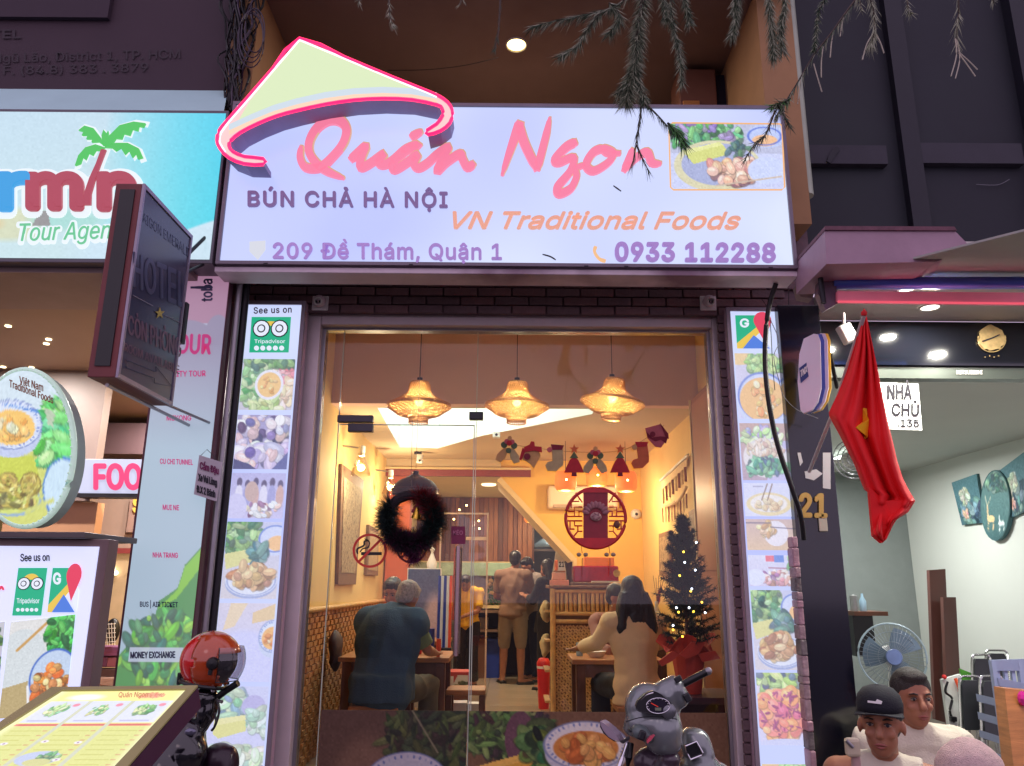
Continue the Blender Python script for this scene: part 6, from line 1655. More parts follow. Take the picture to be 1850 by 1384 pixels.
# dark hanging dome lamp above the wreath
c = PY(.8)(750, 885)
bd = thing('black_dome_lamp', (c.x, .8, c.z - .03), 'dark dome shade with a rim, just above the wreath', 'hanging lamp')
MB().lathe([(.148, -.03), (.15, .0), (.135, .03), (.11, .055), (.05, .085), (.02, .1), (.02, .12), (0, .125)], c, 28).build('shade', mat('smoked_plum', (64, 46, 54), .35, 0, .1, 4), bd, True)
MB().tube([c + Vector((.15 * math.cos(t), .15 * math.sin(t), 0)) for t in np.linspace(0, 6.283, 30)[:-1]], .006, 6, closed=True).build('rim', mat('plum_rim', (100, 70, 76), .3, .3), bd, True)
MB().tube([c + Vector((0, 0, .12)), (c.x, .8, ZH)], .0015, 5).build('cord', mat('fine_cord', (120, 100, 90)), bd)

# pillar, boards, kitchen pass
tp0, tp1 = PY(5.0)(700, 1000), PY(5.0)(738, 1000)
tag(MB().bx(XL + .02, tp1.x, 5.0, 5.2, ZF, zb + .078, .003).build('terracotta_pillar', mat('terracotta', (196, 96, 60), .6, 0, .04)), 'terracotta orange pillar seen behind the Christmas wreath', 'pillar')
a_, b_ = PY(4.5)(738, 1028), PY(4.5)(792, 1160)
bb = thing('blue_poster_board', ((a_.x + b_.x) / 2, 4.5, b_.z), 'blue board with a pale cloud standing behind the grey haired man', 'poster board')
c = Canvas(40, 90, (70, 80, 120), 3); c.grad((62, 72, 110), (104, 96, 130)); c.ell(34, 60, 12, 28, (176, 150, 160), soft=8); c.noise(4, 2)
print_mesh(c, (a_.x, 4.495, a_.z), (b_.x, 4.495, a_.z), (b_.x, 4.495, b_.z), (a_.x, 4.495, b_.z), PAPER, bb, 'poster')
MB().bx(a_.x - .01, b_.x + .01, 4.5, 4.53, ZF, a_.z + .01).build('backing', M['white'], bb)
q = PY(4.45)(778, 1012)
tag(MB().lathe([(0, 0), (.05, 0), (.06, .05), (.03, .12), (.012, .17), (.03, .2), (0, .24)], (q.x, 4.6, a_.z + .012), 14).build('white_figurine', mat('glazed_white', (226, 224, 222), .3, 0, .03), None, True), 'white glazed figurine standing on the blue board', 'figurine')
# chrome and blue upright thing: banner roller
q0, q1 = PY(3.6)(792, 1040), PY(3.6)(814, 1170)
ub_ = thing('blue_roll_banner', ((q0.x + q1.x) / 2, 3.6, q1.z), 'narrow upright blue and white display strip left of the door pull', 'display stand')
xs = np.linspace(q0.x, q1.x, 6)
for k, m_ in enumerate(('band_blue', 'white_plastic', 'band_blue', 'white_plastic', 'orange_plastic')):
    MB().bx(xs[k] + .001, xs[k + 1] - .001, 3.6 + .01 * (k % 2), 3.64, q1.z, q0.z).build('strip', MATS[m_], ub_)
MB().bx(xs[0] - .01, xs[-1] + .01, 3.58, 3.7, ZF, q1.z - .001, .01).build('stand', M['black'], ub_)
# thin framed glass partition
gp = thing('glass_partition', PY(5.6)(842, 1180), 'glass partition with thin pale frame and red edge post before the kitchen', 'glass partition')
pg5 = PY(5.6); a_, b_ = pg5(796, 926), pg5(880, 1112)
pp_ = MB(); pp_.bx(a_.x, b_.x, 5.59, 5.61, a_.z - .02, a_.z); pp_.bx(b_.x - .02, b_.x, 5.59, 5.61, ZF, a_.z - .021); pp_.bx(a_.x, a_.x + .02, 5.59, 5.61, ZF, a_.z - .021)
pp_.build('frame', mat('pale_frame', (206, 180, 160), .4, .3), gp)
MB().bx(a_.x + .021, b_.x - .021, 5.597, 5.603, ZF, a_.z - .022).build('pane', glassmat('partition_glass', (.95, .92, .92), .04), gp)
c = pg5(853, 973); MB().bx(pg5(842, 970).x, b_.x - .021, 5.585, 5.596, pg5(850, 976).z, pg5(850, 970).z).build('cross_bar', MATS['pale_frame'], gp)
q = pg5(823, 1000)
MB().bx(q.x - .02, q.x + .01, 5.57, 5.595, pg5(823, 1120).z, pg5(823, 990).z).build('red_post', mat('dull_red', (150, 60, 54), .5), gp)
for (x, y) in ((830, 921), (843, 913), (820, 938), (865, 941), (866, 955)):
    MB().ball(pg5(x, y), .012, 8, 6).build('fairy_light', BULB, gp, True)
# display case
YD = 7.1; pd = PY(YD)
a_, b_ = pd(786, 1016), pd(930, 1094)
ds = thing('food_display_case', ((a_.x + b_.x) / 2, YD + .2, pd(850, 1094).z), 'pale green topped food display case under the timber wall', 'display case')
MB().bx(a_.x, b_.x, YD, YD + .5, pd(850, 1040).z, a_.z, .004).build('top_band', mat('mint_panel', (150, 176, 150), .4, 0, .2, 8), ds)
MB().bx(a_.x, b_.x, YD + .2, YD + .5, b_.z, pd(850, 1040).z - .002).build('back', mat('case_back', (170, 150, 120), .6, 0, .3, 12), ds)
MB().bx(a_.x, b_.x, YD - .02, YD + .5, b_.z - .04, b_.z - .001).build('base', M['cream'], ds)
MB().bx(a_.x, b_.x, YD - .004, YD, b_.z, pd(850, 1040).z - .002).build('pane', GL, ds)
hb_ = MB(); r3 = random.Random(8)
for k in range(260):
    p = Vector((r3.uniform(pd(882, 1050).x, pd(925, 1050).x), YD + .03 + r3.random() * .12, r3.uniform(b_.z + .01, pd(900, 1046).z)))
    d = Vector((r3.uniform(-1, 1), r3.uniform(-.3, .3), r3.uniform(-.3, 1))).normalized() * .04; s = d.cross(Vector((0, 1, 0))).normalized() * .012
    hb_.add([p, p + d * .5 + s, p + d, p + d * .5 - s], [(0, 1, 2, 3)])
ho_ = hb_.build('herbs', mat('herb_leaf', (70, 120, 50), .6, 0, .4, 30), ds); ho_['kind'] = 'stuff'
r3 = random.Random(9)
for k in range(26):
    p = Vector((r3.uniform(pd(884, 1050).x, pd(922, 1050).x), YD + .02 + r3.random() * .05, r3.uniform(pd(900, 1075).z, pd(900, 1038).z)))
    MB().ball(p, .02 + r3.random() * .012, 7, 5).build('dried_flower', mat('straw_flower', (196, 150, 90), .7, 0, .3, 30), ds)
# kitchen counter
yk2 = 7.0; a_, b_ = PY(yk2)(855, 1096), PY(yk2)(968, 1108)
ct = thing('kitchen_counter', ((a_.x + b_.x) / 2, yk2 + .3, ZF), 'dark kitchen work table with a lower shelf behind the standing man', 'counter')
MB().bx(PY(yk2)(783, 1100).x, b_.x, yk2, yk2 + .6, b_.z, a_.z - .045).build('top', mat('old_wood_top', (120, 92, 78), .5, 0, .2), ct)
zsf = PY(yk2)(870, 1138).z
MB().bx(a_.x, b_.x, yk2 + .02, yk2 + .58, zsf - .03, zsf).build('lower_shelf', MATS['old_wood_top'], ct)
for x_ in (a_.x, b_.x - .05, PY(yk2)(783, 1100).x):
    for yy in (yk2 + .02, yk2 + .53): MB().bx(x_ + .001, x_ + .055, yy, yy + .05, ZF, b_.z - .001).build('leg', mat('dark_leg', (60, 42, 46), .5), ct)
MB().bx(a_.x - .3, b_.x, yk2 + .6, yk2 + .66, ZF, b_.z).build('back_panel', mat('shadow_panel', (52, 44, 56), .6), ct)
def crate(xa, xb, ya, yb, Y, m_, lab):
    P = PY(Y); a, b = P(xa, ya), P(xb, yb)
    th = thing('storage_crate', ((a.x + b.x) / 2, Y + .15, ZF), lab, 'crate')
    MB().bx(a.x, b.x, Y, Y + .3, ZF + .001, a.z, .01).build('body', m_, th)
    MB().bx(a.x - .008, b.x + .008, Y - .01, Y + .31, a.z - .03, a.z + .002, .006).build('rim', m_, th)
    return th
crate(878, 902, 1154, 1212, 7.15, mat('blue_crate', (36, 62, 160), .4), 'blue crate under the counter, left of the standing man')
crate(944, 968, 1154, 1212, 7.15, mat('navy_crate', (30, 48, 116), .4), 'darker blue crate under the counter, right of the standing man')
crate(861, 877, 1154, 1212, 7.1, mat('brown_carton', (120, 82, 60), .7), 'brown carton beside the blue crate under the counter')
def table_box(xa, xb, ya, yb, Y, m_, lab, base):
    P = PY(Y); a, b = P(xa, ya), P(xb, yb)
    return tag(MB().bx(a.x, b.x, Y, Y + .15, base, base + a.z - b.z, .006).build('box', m_), lab, 'box')
table_box(862, 882, 1112, 1132, 7.2, mat('grey_tub', (150, 140, 136), .4), 'grey plastic tub on the lower counter shelf', zsf + .001)
# steel hood and dark cabinet in the far kitchen
ph_ = PY(9.2)
a_, b_ = ph_(962, 948), ph_(1040, 992)
hd = thing('extractor_hood', ((a_.x + b_.x) / 2 + .3, 9.4, b_.z), 'curved stainless extractor hood in the far kitchen', 'extractor hood')
MB().lathe([(.0, 0), (.62, 0), (.6, .06), (.45, .16), (.3, .26), (.28, .4)], ((a_.x + b_.x) / 2 + .25, 9.6, b_.z + .02), 32).build('canopy', mat('stainless', (196, 206, 208), .22, .9, .1, 3), hd, True)
a_, b_ = ph_(964, 996), ph_(1012, 1066)
kc = thing('kitchen_cabinet', ((a_.x + b_.x) / 2, 9.4, b_.z), 'dark cabinet with a pale top edge under the hood', 'cabinet')
MB().bx(a_.x, b_.x + .3, 9.2, 9.6, ZF, a_.z, .01).build('body', mat('slate_cab', (66, 74, 72), .5, 0, .08), kc)
MB().bx(a_.x, b_.x + .3, 9.19, 9.6, a_.z + .001, a_.z + .04).build('top_edge', M['steel'], kc)
# white cloth cone hanging
q0 = PY(5.6)(1008, 984)
wcn = MB();
w5 = PY(5.6)
for k in range(5):
    xa = 996 + k * 6; wcn.slab([w5(1006 + k, 985), w5(1008 + k, 985), w5(xa + 6, 1046), w5(xa, 1048)], (0, .02 + .01 * (k % 2), 0))
tag(wcn.build('hanging_cloth', mat('linen', (226, 216, 200), .8, 0, .1)), 'pale pleated cloth gathered to a point behind the counter', 'cloth')
tag(MB().slab([w5(1018, 950), w5(1034, 962), w5(1036, 1090), w5(1026, 1090)], (0, .1, 0)).build('dark_curtain', mat('umber_cloth', (66, 48, 42), .8)), 'dark curtain edge beside the stair end', 'curtain')

# bamboo counter
YC = 3.4; pC = PY(YC)
cx0, cx1 = pC(995, 1100).x, pC(1116, 1100).x
ctz = pC(1050, 1058).z
bc = thing('bamboo_counter', ((cx0 + cx1) / 2, YC + .3, ZF), 'tall bamboo cashier counter with vertical poles above woven matting', 'counter')
MB().bx(cx0 + .02, cx1 - .02, YC + .03, YC + .6, ZF, ctz - .03).build('carcass', mat('carcass_brown', (128, 88, 54), .6, 0, .2), bc)
MB().bx(cx0 - .02, cx1 + .02, YC - .03, YC + .64, ctz - .028, ctz, .006).build('top', mat('counter_top', (120, 84, 60), .4, 0, .2, 5), bc)
z1, z2, z3 = pC(1050, 1072).z, pC(1050, 1106).z, pC(1050, 1126).z
for zz in (z1 + .02, z2 - .015, z3 + .015): MB().tube([(cx0, YC, zz), (cx1, YC, zz)], .02, 10).build('rail', M['bamboo'], bc, True)
for xx in (cx0 + .02, cx1 - .02): MB().tube([(xx, YC - .005, ZF), (xx, YC - .005, ctz - .03)], .026, 10).build('corner_pole', M['bamboo'], bc, True)
nP = 13
for k in range(nP):
    x = cx0 + .065 + (cx1 - cx0 - .13) * k / (nP - 1)
    pts = [(x, YC + .006, z2 + .005), (x, YC + .006, (z1 + z2) / 2 - .03 + .05 * rr.random()), (x, YC + .006, z1)]
    MB().tube([pts[0], (x, YC + .006, pts[1][2] - .006), pts[1], (x, YC + .006, pts[1][2] + .006), pts[2]], [.0175, .0175, .0205, .0175, .0175], 8).build('bamboo_pole', mat('bamboo%d' % (k % 3), [(210, 164, 100), (190, 142, 84), (222, 178, 116)][k % 3], .45, 0, .2, 14), bc, True)
wv = MB(); px_ = .026; nx = int((cx1 - cx0 - .09) / px_); nz = int((z3 - ZF - .02) / px_)
for i in range(nx):
    for j in range(nz):
        x = cx0 + .05 + i * px_; z = ZF + .01 + j * px_; a = math.pi / 4 if ((i + j) // 2) % 2 else -math.pi / 4
        wv.box((x + px_ / 2, YC + .018 - .003 * ((i + j) % 2), z + px_ / 2), (px_ * 1.25, .006, px_ * .62), Matrix.Rotation(a, 3, 'Y'))
wo = wv.build('woven_mat', mat('straw_mat', (214, 168, 104), .6, 0, .3, 40), bc); wo['kind'] = 'stuff'
# shelves seen at its left side
for zz in np.linspace(ZF + .2, ctz - .25, 4): MB().bx(cx0 - .05, cx0 - .002, YC + .1, YC + .5, zz, zz + .02).build('side_shelf', M['bamboo'], bc)
q = PY(YC + .3)(986, 1120)
for k, (y_, lab) in enumerate(((1105, 'crumpled cream cloth bag on the upper side shelf of the counter'), (1165, 'crumpled cream cloth bag on the lower side shelf of the counter'))):
    c = PY(YC + .35)(985, y_)
    m_ = MB().ball(c, (.05, .07, .1), 12, 9)
    for i, v in enumerate(m_.v): m_.v[i] = v + Vector(noise.noise_vector(v * 14)) * .03
    tag(m_.build('cloth_bag', mat('cream_cloth', (206, 186, 140), .9, 0, .15, 20), None, True), lab, 'bag')
# red bin
P8 = PY(4.4); a_, b_ = P8(972, 1197), P8(994, 1262)
rbn = thing('red_bin', ((a_.x + b_.x) / 2, 4.5, ZF), 'tall red waste bin with a white band left of the bamboo counter', 'bin')
MB().lathe([(0, 0), (.055, 0), (.07, .4), (0, .4)], ((a_.x + b_.x) / 2, 4.5, ZF + .001), 20).build('body', mat('bin_red', (206, 34, 36), .35, 0, .05), rbn, True)
MB().lathe([(.072, .4), (.072, .425)], ((a_.x + b_.x) / 2, 4.5, ZF + .002), 20).build('band', M['white'], rbn, True)
MB().lathe([(.073, .426), (.073, .46), (.05, .5), (0, .51)], ((a_.x + b_.x) / 2, 4.5, ZF + .002), 20).build('lid', MATS['bin_red'], rbn, True)
# things on the counter
def ctbox(xa, xb, h, m_, nm, lab, cat, Y=YC + .2, base=None, d=.12, dx=0):
    P = PY(Y); a, b = P(xa, 1050), P(xb, 1050); bz = ctz + .001 if base is None else base
    return tag(MB().bx(a.x, b.x, Y, Y + d, bz, bz + h, .006).build(nm, m_), lab, cat)
ctbox(994, 1028, .05, mat('rosy_box', (226, 150, 130), .5, 0, .1), 'tissue_box', 'low rosy tissue box at the left end of the bamboo counter', 'box')
ctbox(998, 1022, .07, mat('salmon_box', (236, 170, 146), .5, 0, .1), 'tissue_box', 'smaller salmon box stacked on the rosy tissue box', 'box', base=ctz + .053)
ctbox(1000, 1022, .012, M['wood'], 'wooden_board', 'small wooden board lying on the salmon box', 'board', base=ctz + .126)
ctbox(1003, 1008, .1, mat('orange_card', (220, 110, 50), .5), 'orange_card', 'orange card standing on the wooden board', 'card', base=ctz + .14)
sb_ = ctbox(1009, 1020, .07, M['white'], 'table_sign', 'small white tag marked 21 on the wooden board', 'tag', base=ctz + .14, d=.01)
text('21', PY(YC + .2), (1010, 1024), (1019, 1024), 9, dk, sb_, off=.003, bold=.03)
ctbox(1034, 1104, .03, mat('grey_tray', (120, 96, 84), .4, .2), 'menu_tray', 'flat dark tray of menus on the bamboo counter', 'tray', d=.3, Y=YC + .05)
rd = thing('red_gift_box', PY(YC + .25)(1078, 1047), 'glossy maroon box with gold disc on the bamboo counter', 'gift box')
a_, b_ = PY(YC + .25)(1036, 1022), PY(YC + .25)(1118, 1046)
MB().bx(a_.x, b_.x, YC + .25, YC + .5, ctz + .032, a_.z, .012).build('box', mat('maroon_lacquer', (150, 24, 40), .2, 0, .2, 20, coat=.5), rd)
MB().lathe([(0, 0), (.035, 0), (.035, .012), (0, .012)], (b_.x - .02, YC + .232, a_.z - .07), 20, (0, 1, 0)).build('gold_disc', GO, rd, True)
a_, b_ = PY(YC + .3)(1056, 1006), PY(YC + .3)(1110, 1021)
MB().bx(a_.x, b_.x, YC + .3, YC + .45, a_.z - .09, a_.z, .006).build('orange_lid', mat('orange_lid', (236, 130, 40), .5), rd)
z_ = PY(YC + .22)(1090, 1046).z
tag(MB().bx(PY(YC + .22)(1068, 1040).x, PY(YC + .22)(1116, 1040).x, YC + .06, YC + .22, ctz + .032, ctz + .045).build('paper_stack', M['white']), 'white paper stack at the foot of the maroon box', 'paper')

# tables and stools
def table(x0, x1, y0, y1, zt_, lab, m_top=M['wood'], m_leg=M['darkwood']):
    th = thing('wooden_table', ((x0 + x1) / 2, (y0 + y1) / 2, ZF), lab, 'table')
    MB().bx(x0, x1, y0, y1, zt_ - .035, zt_, .006).build('tabletop', m_top, th)
    ap = MB(); ap.bx(x0 + .04, x1 - .04, y0 + .03, y0 + .05, zt_ - .13, zt_ - .036); ap.bx(x0 + .04, x1 - .04, y1 - .05, y1 - .03, zt_ - .13, zt_ - .036)
    ap.build('apron', m_leg, th)
    for xx in (x0 + .03, x1 - .1):
        for yy in (y0 + .02, y1 - .09): MB().bx(xx, xx + .07, yy, yy + .07, ZF, zt_ - .037, .004).build('leg', m_leg, th)
    return th
def stool(cx, cy, w, d, zt_, lab, m_=M['wood']):
    th = thing('wooden_stool', (cx, cy, ZF), lab, 'stool', 'low wooden stools')
    MB().box((cx, cy, zt_ - .02), (w, d, .04), None, .008).build('seat', m_, th)
    for sx in (-1, 1):
        for sy in (-1, 1): MB().bx(cx + sx * (w / 2 - .025) - .022, cx + sx * (w / 2 - .025) + .022, cy + sy * (d / 2 - .025) - .022, cy + sy * (d / 2 - .025) + .022, ZF, zt_ - .041, .003).build('leg', M['darkwood'], th)
    for sx in (-1, 1): MB().bx(cx + sx * (w / 2 - .025) - .01, cx + sx * (w / 2 - .025) + .01, cy - d / 2 + .05, cy + d / 2 - .05, ZF + .15, ZF + .18).build('stretcher', M['darkwood'], th)
zT = ZF + .72; zSt = ZF + .45
tl = at(812, 1166, 2.0);
table(-1.3, tl.x, 2.0, 2.65, zT, 'wooden table in front of the grey haired man, against the left wall')
tr0 = PY(1.95)(1034, 1180).x
table(tr0, tr0 + .7, 1.95, 2.5, zT, 'wooden table between the two women, right of the bamboo counter')
table(-1.3, -.6, 3.7, 4.3, zT, 'second wooden table deeper along the left wall')
s1_ = at(806, 1241, 2.55)
stool((at(806, 1241, 2.5).x + at(879, 1241, 2.5).x) / 2, 2.5, SZ(71, 2.35, 1241), .3, zSt, 'empty wooden stool in the aisle right of the table')
b_ = PY(2.7)(838, 1268)
tag(MB().bx(b_.x - .1, b_.x + .02, 2.75, 2.9, ZF, ZF + .3, .004).build('milk_carton', mat('carton_white', (220, 206, 206), .5, 0, .05)), 'white carton behind the empty stool, with purple band', 'carton')
tag(MB().bx(b_.x + .025, b_.x + .13, 2.78, 2.9, ZF, ZF + .29, .004).build('milk_carton', M['white']), 'plain white carton behind the empty stool', 'carton')
rb2 = PY(3.1)(830, 1230)
c = Canvas(40, 30, (190, 60, 50), 8); c.rect(0, 8, 16, 30, (226, 214, 196)); c.poly([(22, 6), (40, 6), (40, 26), (12, 30)], (226, 216, 196)); c.scatter(28, 24, 12, 4, 12, 1, 3, [(90, 90, 50), (130, 120, 80)])
bxx = thing('printed_carton', (rb2.x, 3.2, ZF + .27), 'red and white printed carton on the floor crate beyond the empty stool', 'carton')
a_, b2_ = PY(3.1)(802, 1214), PY(3.1)(846, 1242)
MB().bx(a_.x, b2_.x, 3.1, 3.35, b2_.z, a_.z, .003).build('body', mat('carton_red', (190, 60, 50), .5), bxx)
print_mesh(c, (a_.x + .003, 3.097, a_.z - .003), (b2_.x - .003, 3.097, a_.z - .003), (b2_.x - .003, 3.097, b2_.z + .003), (a_.x + .003, 3.097, b2_.z + .003), PAPER, bxx, 'print')
tag(MB().bx(a_.x, b2_.x, 3.1, 3.35, ZF + .001, b2_.z - .001, .003).build('carton_base', mat('brown_carton2', (128, 80, 60), .7)), 'brown carton under the red printed one', 'carton')
# items on the left table
for k, (x_, y_, r_, h_, m_, nm, lab) in enumerate(((-.62, 2.2, .03, .2, 'band_blue', 'chopstick_jar', 'blue chopstick jar on the left table'), (-.72, 2.3, .028, .12, 'bin_red', 'sauce_bottle', 'red sauce bottle on the left table'), (-.8, 2.15, .06, .05, 'white_plastic', 'soup_bowl', 'white bowl on the left table beside the grey haired man'), (-.55, 2.1, .02, .13, 'orange_plastic', 'chilli_bottle', 'orange chilli bottle at the corner of the left table'))):
    tag(MB().lathe([(0, 0), (r_ * .7, 0), (r_, h_ * .5), (r_ * .9, h_), (0, h_ * .98)], (x_, y_, zT + .001), 14).build(nm, MATS[m_], None, True), lab, 'tableware')
tag(MB().lathe([(0, .01), (.05, 0), (.08, .045), (.075, .045), (.03, .012)], (tr0 + .2, 2.15, zT + .001), 18).build('noodle_bowl', M['white'], None, True), 'white bowl on the table between the women', 'tableware')
tag(MB().lathe([(0, 0), (.025, 0), (.028, .1), (0, .1)], (tr0 + .08, 2.25, zT + .001), 12).build('drinking_glass', mat('pale_blue_glass', (150, 180, 200)), None, True), 'small glass at the left edge of the women\'s table', 'tableware')
# bag on wainscot
bg_ = MB().ball(atx(606, 1175, XL + .1), (.05, .1, .16), 12, 9)
for i, v in enumerate(bg_.v): bg_.v[i] = v + Vector(noise.noise_vector(v * 9)) * .03
tag(bg_.build('hanging_bag', mat('dark_bag', (60, 40, 50), .6, 0, .2), None, True), 'dark bag hanging on the woven wainscot left of the vest', 'bag')

# stickers, wreath, ornament, cutouts on the glass
pS = PY(-.008)
def no_smoking(cx, cy, r, mr, mk, lab):
    th = thing('no_smoking_sticker', pS(cx, cy + r), lab, 'sticker')
    ring = []
    n = 40; vs = []
    for k in range(n):
        t = 6.28318 * k / n
        vs += [pS(cx + r * math.cos(t), cy + r * math.sin(t), .001), pS(cx + r * .86 * math.cos(t), cy + r * .86 * math.sin(t), .001)]
    MB().add(vs, [(2 * k, 2 * ((k + 1) % n), 2 * ((k + 1) % n) + 1, 2 * k + 1) for k in range(n)]).build('ring', mr, th)
    MB().slab([pS(cx + a, cy + b, .0015) for a, b in ((-.66 * r, .56 * r), (.56 * r, -.66 * r), (.66 * r, -.56 * r), (-.56 * r, .66 * r))], (0, .0005, 0)).build('slash', mr, th)
    MB().slab([pS(cx + a, cy + b, .001) for a, b in ((-.5 * r, .08 * r), (.7 * r, .08 * r), (.7 * r, .26 * r), (-.5 * r, .26 * r))], (0, .0004, 0)).build('cigarette', mk, th)
    stroke([(cx - .7 * r, cy + .2 * r), (cx - .72 * r, cy - .1 * r), (cx - .35 * r, cy - .3 * r), (cx - .3 * r, cy - .55 * r), (cx - .05 * r, cy - .6 * r)], 3.2, pS, .001, mk, th, 'smoke', depth=.0004)
    stroke([(cx - .58 * r, cy + .1 * r), (cx - .4 * r, cy - .12 * r), (cx - .1 * r, cy - .2 * r), (cx - .02 * r, cy - .5 * r), (cx - .3 * r, cy - .7 * r)], 2.4, pS, .001, mk, th, 'smoke', depth=.0004)
no_smoking(668, 995, 31, mat('sticker_red', (226, 60, 50), .5, var=0), dk, 'red ringed no smoking sticker on the glass door, left of the wreath')
no_smoking(743, 990, 28, mat('sticker_dull_red', (140, 46, 56), .5, var=0), mat('sticker_brown', (84, 50, 50), .5, var=0), 'duller no smoking sticker partly under the wreath')  # smaller, duller copy of the first sticker
ps_ = thing('purple_sticker', pS(827, 982), 'small purple square sticker on the door glass above the pull', 'sticker')
MB().slab([pS(815, 951, .001), pS(840, 951, .001), pS(841, 983, .001), pS(815, 983, .001)], (0, .0006, 0)).build('sheet', mat('sticker_purple', (124, 24, 70), .5, 0, .2, 90), ps_)
text('KÉO', pS, (819, 966), (836, 966), 7, mat('sticker_pale', (190, 110, 140), .5, var=0), ps_, off=.0025, bold=.02)

def needles(mb, pts, n, ln, w, rnd, spread=1.0, droop=0.0, base_dir=None):
    P = pts
    for _ in range(n):
        t = rnd.random() * (len(P) - 1.001); i = int(t); f = t - i
        p = P[i].lerp(P[i + 1], f); d0 = (P[i + 1] - P[i]).normalized()
        d = Vector((rnd.gauss(0, 1), rnd.gauss(0, 1), rnd.gauss(0, 1))).normalized()
        d = (d * spread + d0 * .8 + Vector((0, 0, -droop))).normalized()
        L = ln * (.6 + .6 * rnd.random()); s = d.cross(Vector((rnd.gauss(0, 1), 1, rnd.gauss(0, 1)))).normalized() * w
        mb.add([p + s, p - s, p + d * L], [(0, 1, 2)])
rn = random.Random(12)
YWR = -.06; pW = PY(YWR)
wr = thing('christmas_wreath', pW(742, 1002), 'dark tinsel Christmas wreath with gold bell hanging on the glass door', 'wreath')
cW = pW(742, 938); R1 = SZ(43, YWR, 938); R2 = SZ(22, YWR, 938)
ringp = [cW + Vector((R1 * math.cos(t), 0, R1 * math.sin(t))) for t in np.linspace(0, 6.283, 41)]
MB().tube(ringp[:-1], R2 * .42, 8, closed=True).build('core', mat('dark_core', (34, 24, 30), .8), wr)
TI = [mat('tinsel_green', (40, 56, 54), .35, .3, .4, 60), mat('tinsel_purple', (96, 38, 76), .3, .4, .4, 60), mat('tinsel_red', (120, 22, 34), .3, .4, .4, 60)]
def arc(a0, a1, n=18): return [cW + Vector((R1 * math.cos(t), -.005, R1 * math.sin(t))) for t in np.linspace(a0, a1, n)]
for (a0, a1, m_, n_) in ((2.5, 4.5, 0, 1700), (4.2, 6.5, 0, 1900), (3.9, 5.4, 1, 1100), (.2, 1.3, 2, 700), (-.3, .8, 0, 700)):
    nb_ = MB()
    needles(nb_, arc(a0, a1), int(n_ * 1.9), R2 * 1.3, .0026, rn, 1.9)
    o = nb_.build('tinsel', TI[m_], wr); o['kind'] = 'stuff'
MB().tube(arc(.9, 2.7, 14), .012, 8, flat=.7).build('bare_band', MATS['smoked_plum'], wr, True)
tailm = MB(); needles(tailm, [pW(745, 985), pW(748, 1008)], 500, R2 * 1.0, .0026, rn, 1.2, .4); tailm.build('tail', TI[1], wr)['kind'] = 'stuff'
q = pW(752, 932)
MB().lathe([(.0, .05), (.01, .045), (.016, .02), (.026, -.01), (.028, -.012)], q, 16, (0.1, -.2, 1)).build('gold_bell', mat('bell_gold', (226, 180, 70), .2, .9), wr, True)
MB().slab([pW(742, 926, .01), pW(756, 904, .01), (pW(766, 928, .01))], (0, .01, 0)).build('red_bow', TI[2], wr)
for x, y in ((712, 936), (710, 949), (764, 950), (777, 956), (768, 964), (748, 954), (735, 960), (726, 920)):
    MB().ball(pW(x, y, .03), .0042, 6, 5).build('bead', M['steel'] if rn.random() < .7 else MATS['bell_gold'], wr, True)
MB().tube([cW + Vector((0, 0, R1)), pW(743, 870), pW(745, 760)], .0012, 4).build('hanging_string', mat('fine_cord', (120, 100, 90)), wr)

# round red ornament
YO2 = -.03; pO = PY(YO2); ox, oy, orr = 1076, 936, 56
RDO = mat('ornament_red', (190, 24, 36), .35, 0, .15, 20); RDD = mat('ornament_deep_red', (140, 20, 40), .4, 0, .15, 20)
on = thing('red_round_ornament', pO(ox, oy + 75), 'round red fretwork New Year ornament hanging on the right pane', 'ornament')
ring = [pO(ox + (orr - 2) * math.cos(t), oy + (orr - 2) * math.sin(t)) for t in np.linspace(0, 6.283, 49)[:-1]]
MB().tube(ring, .009, 8, closed=True).build('ring', RDO, on, True)
def chord(xa, xb):
    pts = []
    for x in np.linspace(xa, xb, 8): pts.append((x, oy - math.sqrt(max(0, (orr - 3) ** 2 - (x - ox) ** 2))))
    for x in np.linspace(xb, xa, 8): pts.append((x, oy + math.sqrt(max(0, (orr - 3) ** 2 - (x - ox) ** 2))))
    return pts
MB().slab([pO(*p, .004) for p in chord(1054, 1098)], (0, .008, 0)).build('centre_panel', RDD, on)
capt = [(ox + (orr - 3) * math.cos(t), oy + (orr - 3) * math.sin(t)) for t in np.linspace(.75, 2.39, 16)]
MB().slab([pO(*p, .009) for p in capt], (0, .004, 0)).build('lower_panel', RDO, on)
capt = [(ox + (orr - 3) * math.cos(t), oy + (orr - 3) * math.sin(t)) for t in np.linspace(-2.1, -1.04, 12)]
MB().slab([pO(*p, .009) for p in capt], (0, .004, 0)).build('upper_panel', RDO, on)
fr_ = MB()
for sx in (-1, 1):
    def seg(l, r_=.0042): fr_.tube([pO(ox + sx * a, oy + b) for a, b in l], r_, 5)
    seg([(24, -3), (54, -3)]); seg([(24, 5), (54, 5)]); seg([(24, -20), (38, -20), (38, -3)]); seg([(38, -12), (50, -12)]); seg([(30, -38), (30, -30), (44, -30)]); seg([(44, -30), (44, -18)]); seg([(24, -28), (36, -46)])
    seg([(24, 14), (38, 14), (38, 5)]); seg([(46, 5), (46, 20)]); seg([(24, 24), (32, 24), (32, 14)]); seg([(32, 24), (42, 36)]); seg([(24, 36), (34, 44)]); seg([(38, 20), (50, 20)]); seg([(24, -12), (30, -12), (30, -3)])
fr_.build('fretwork', RDO, on)['kind'] = 'stuff'
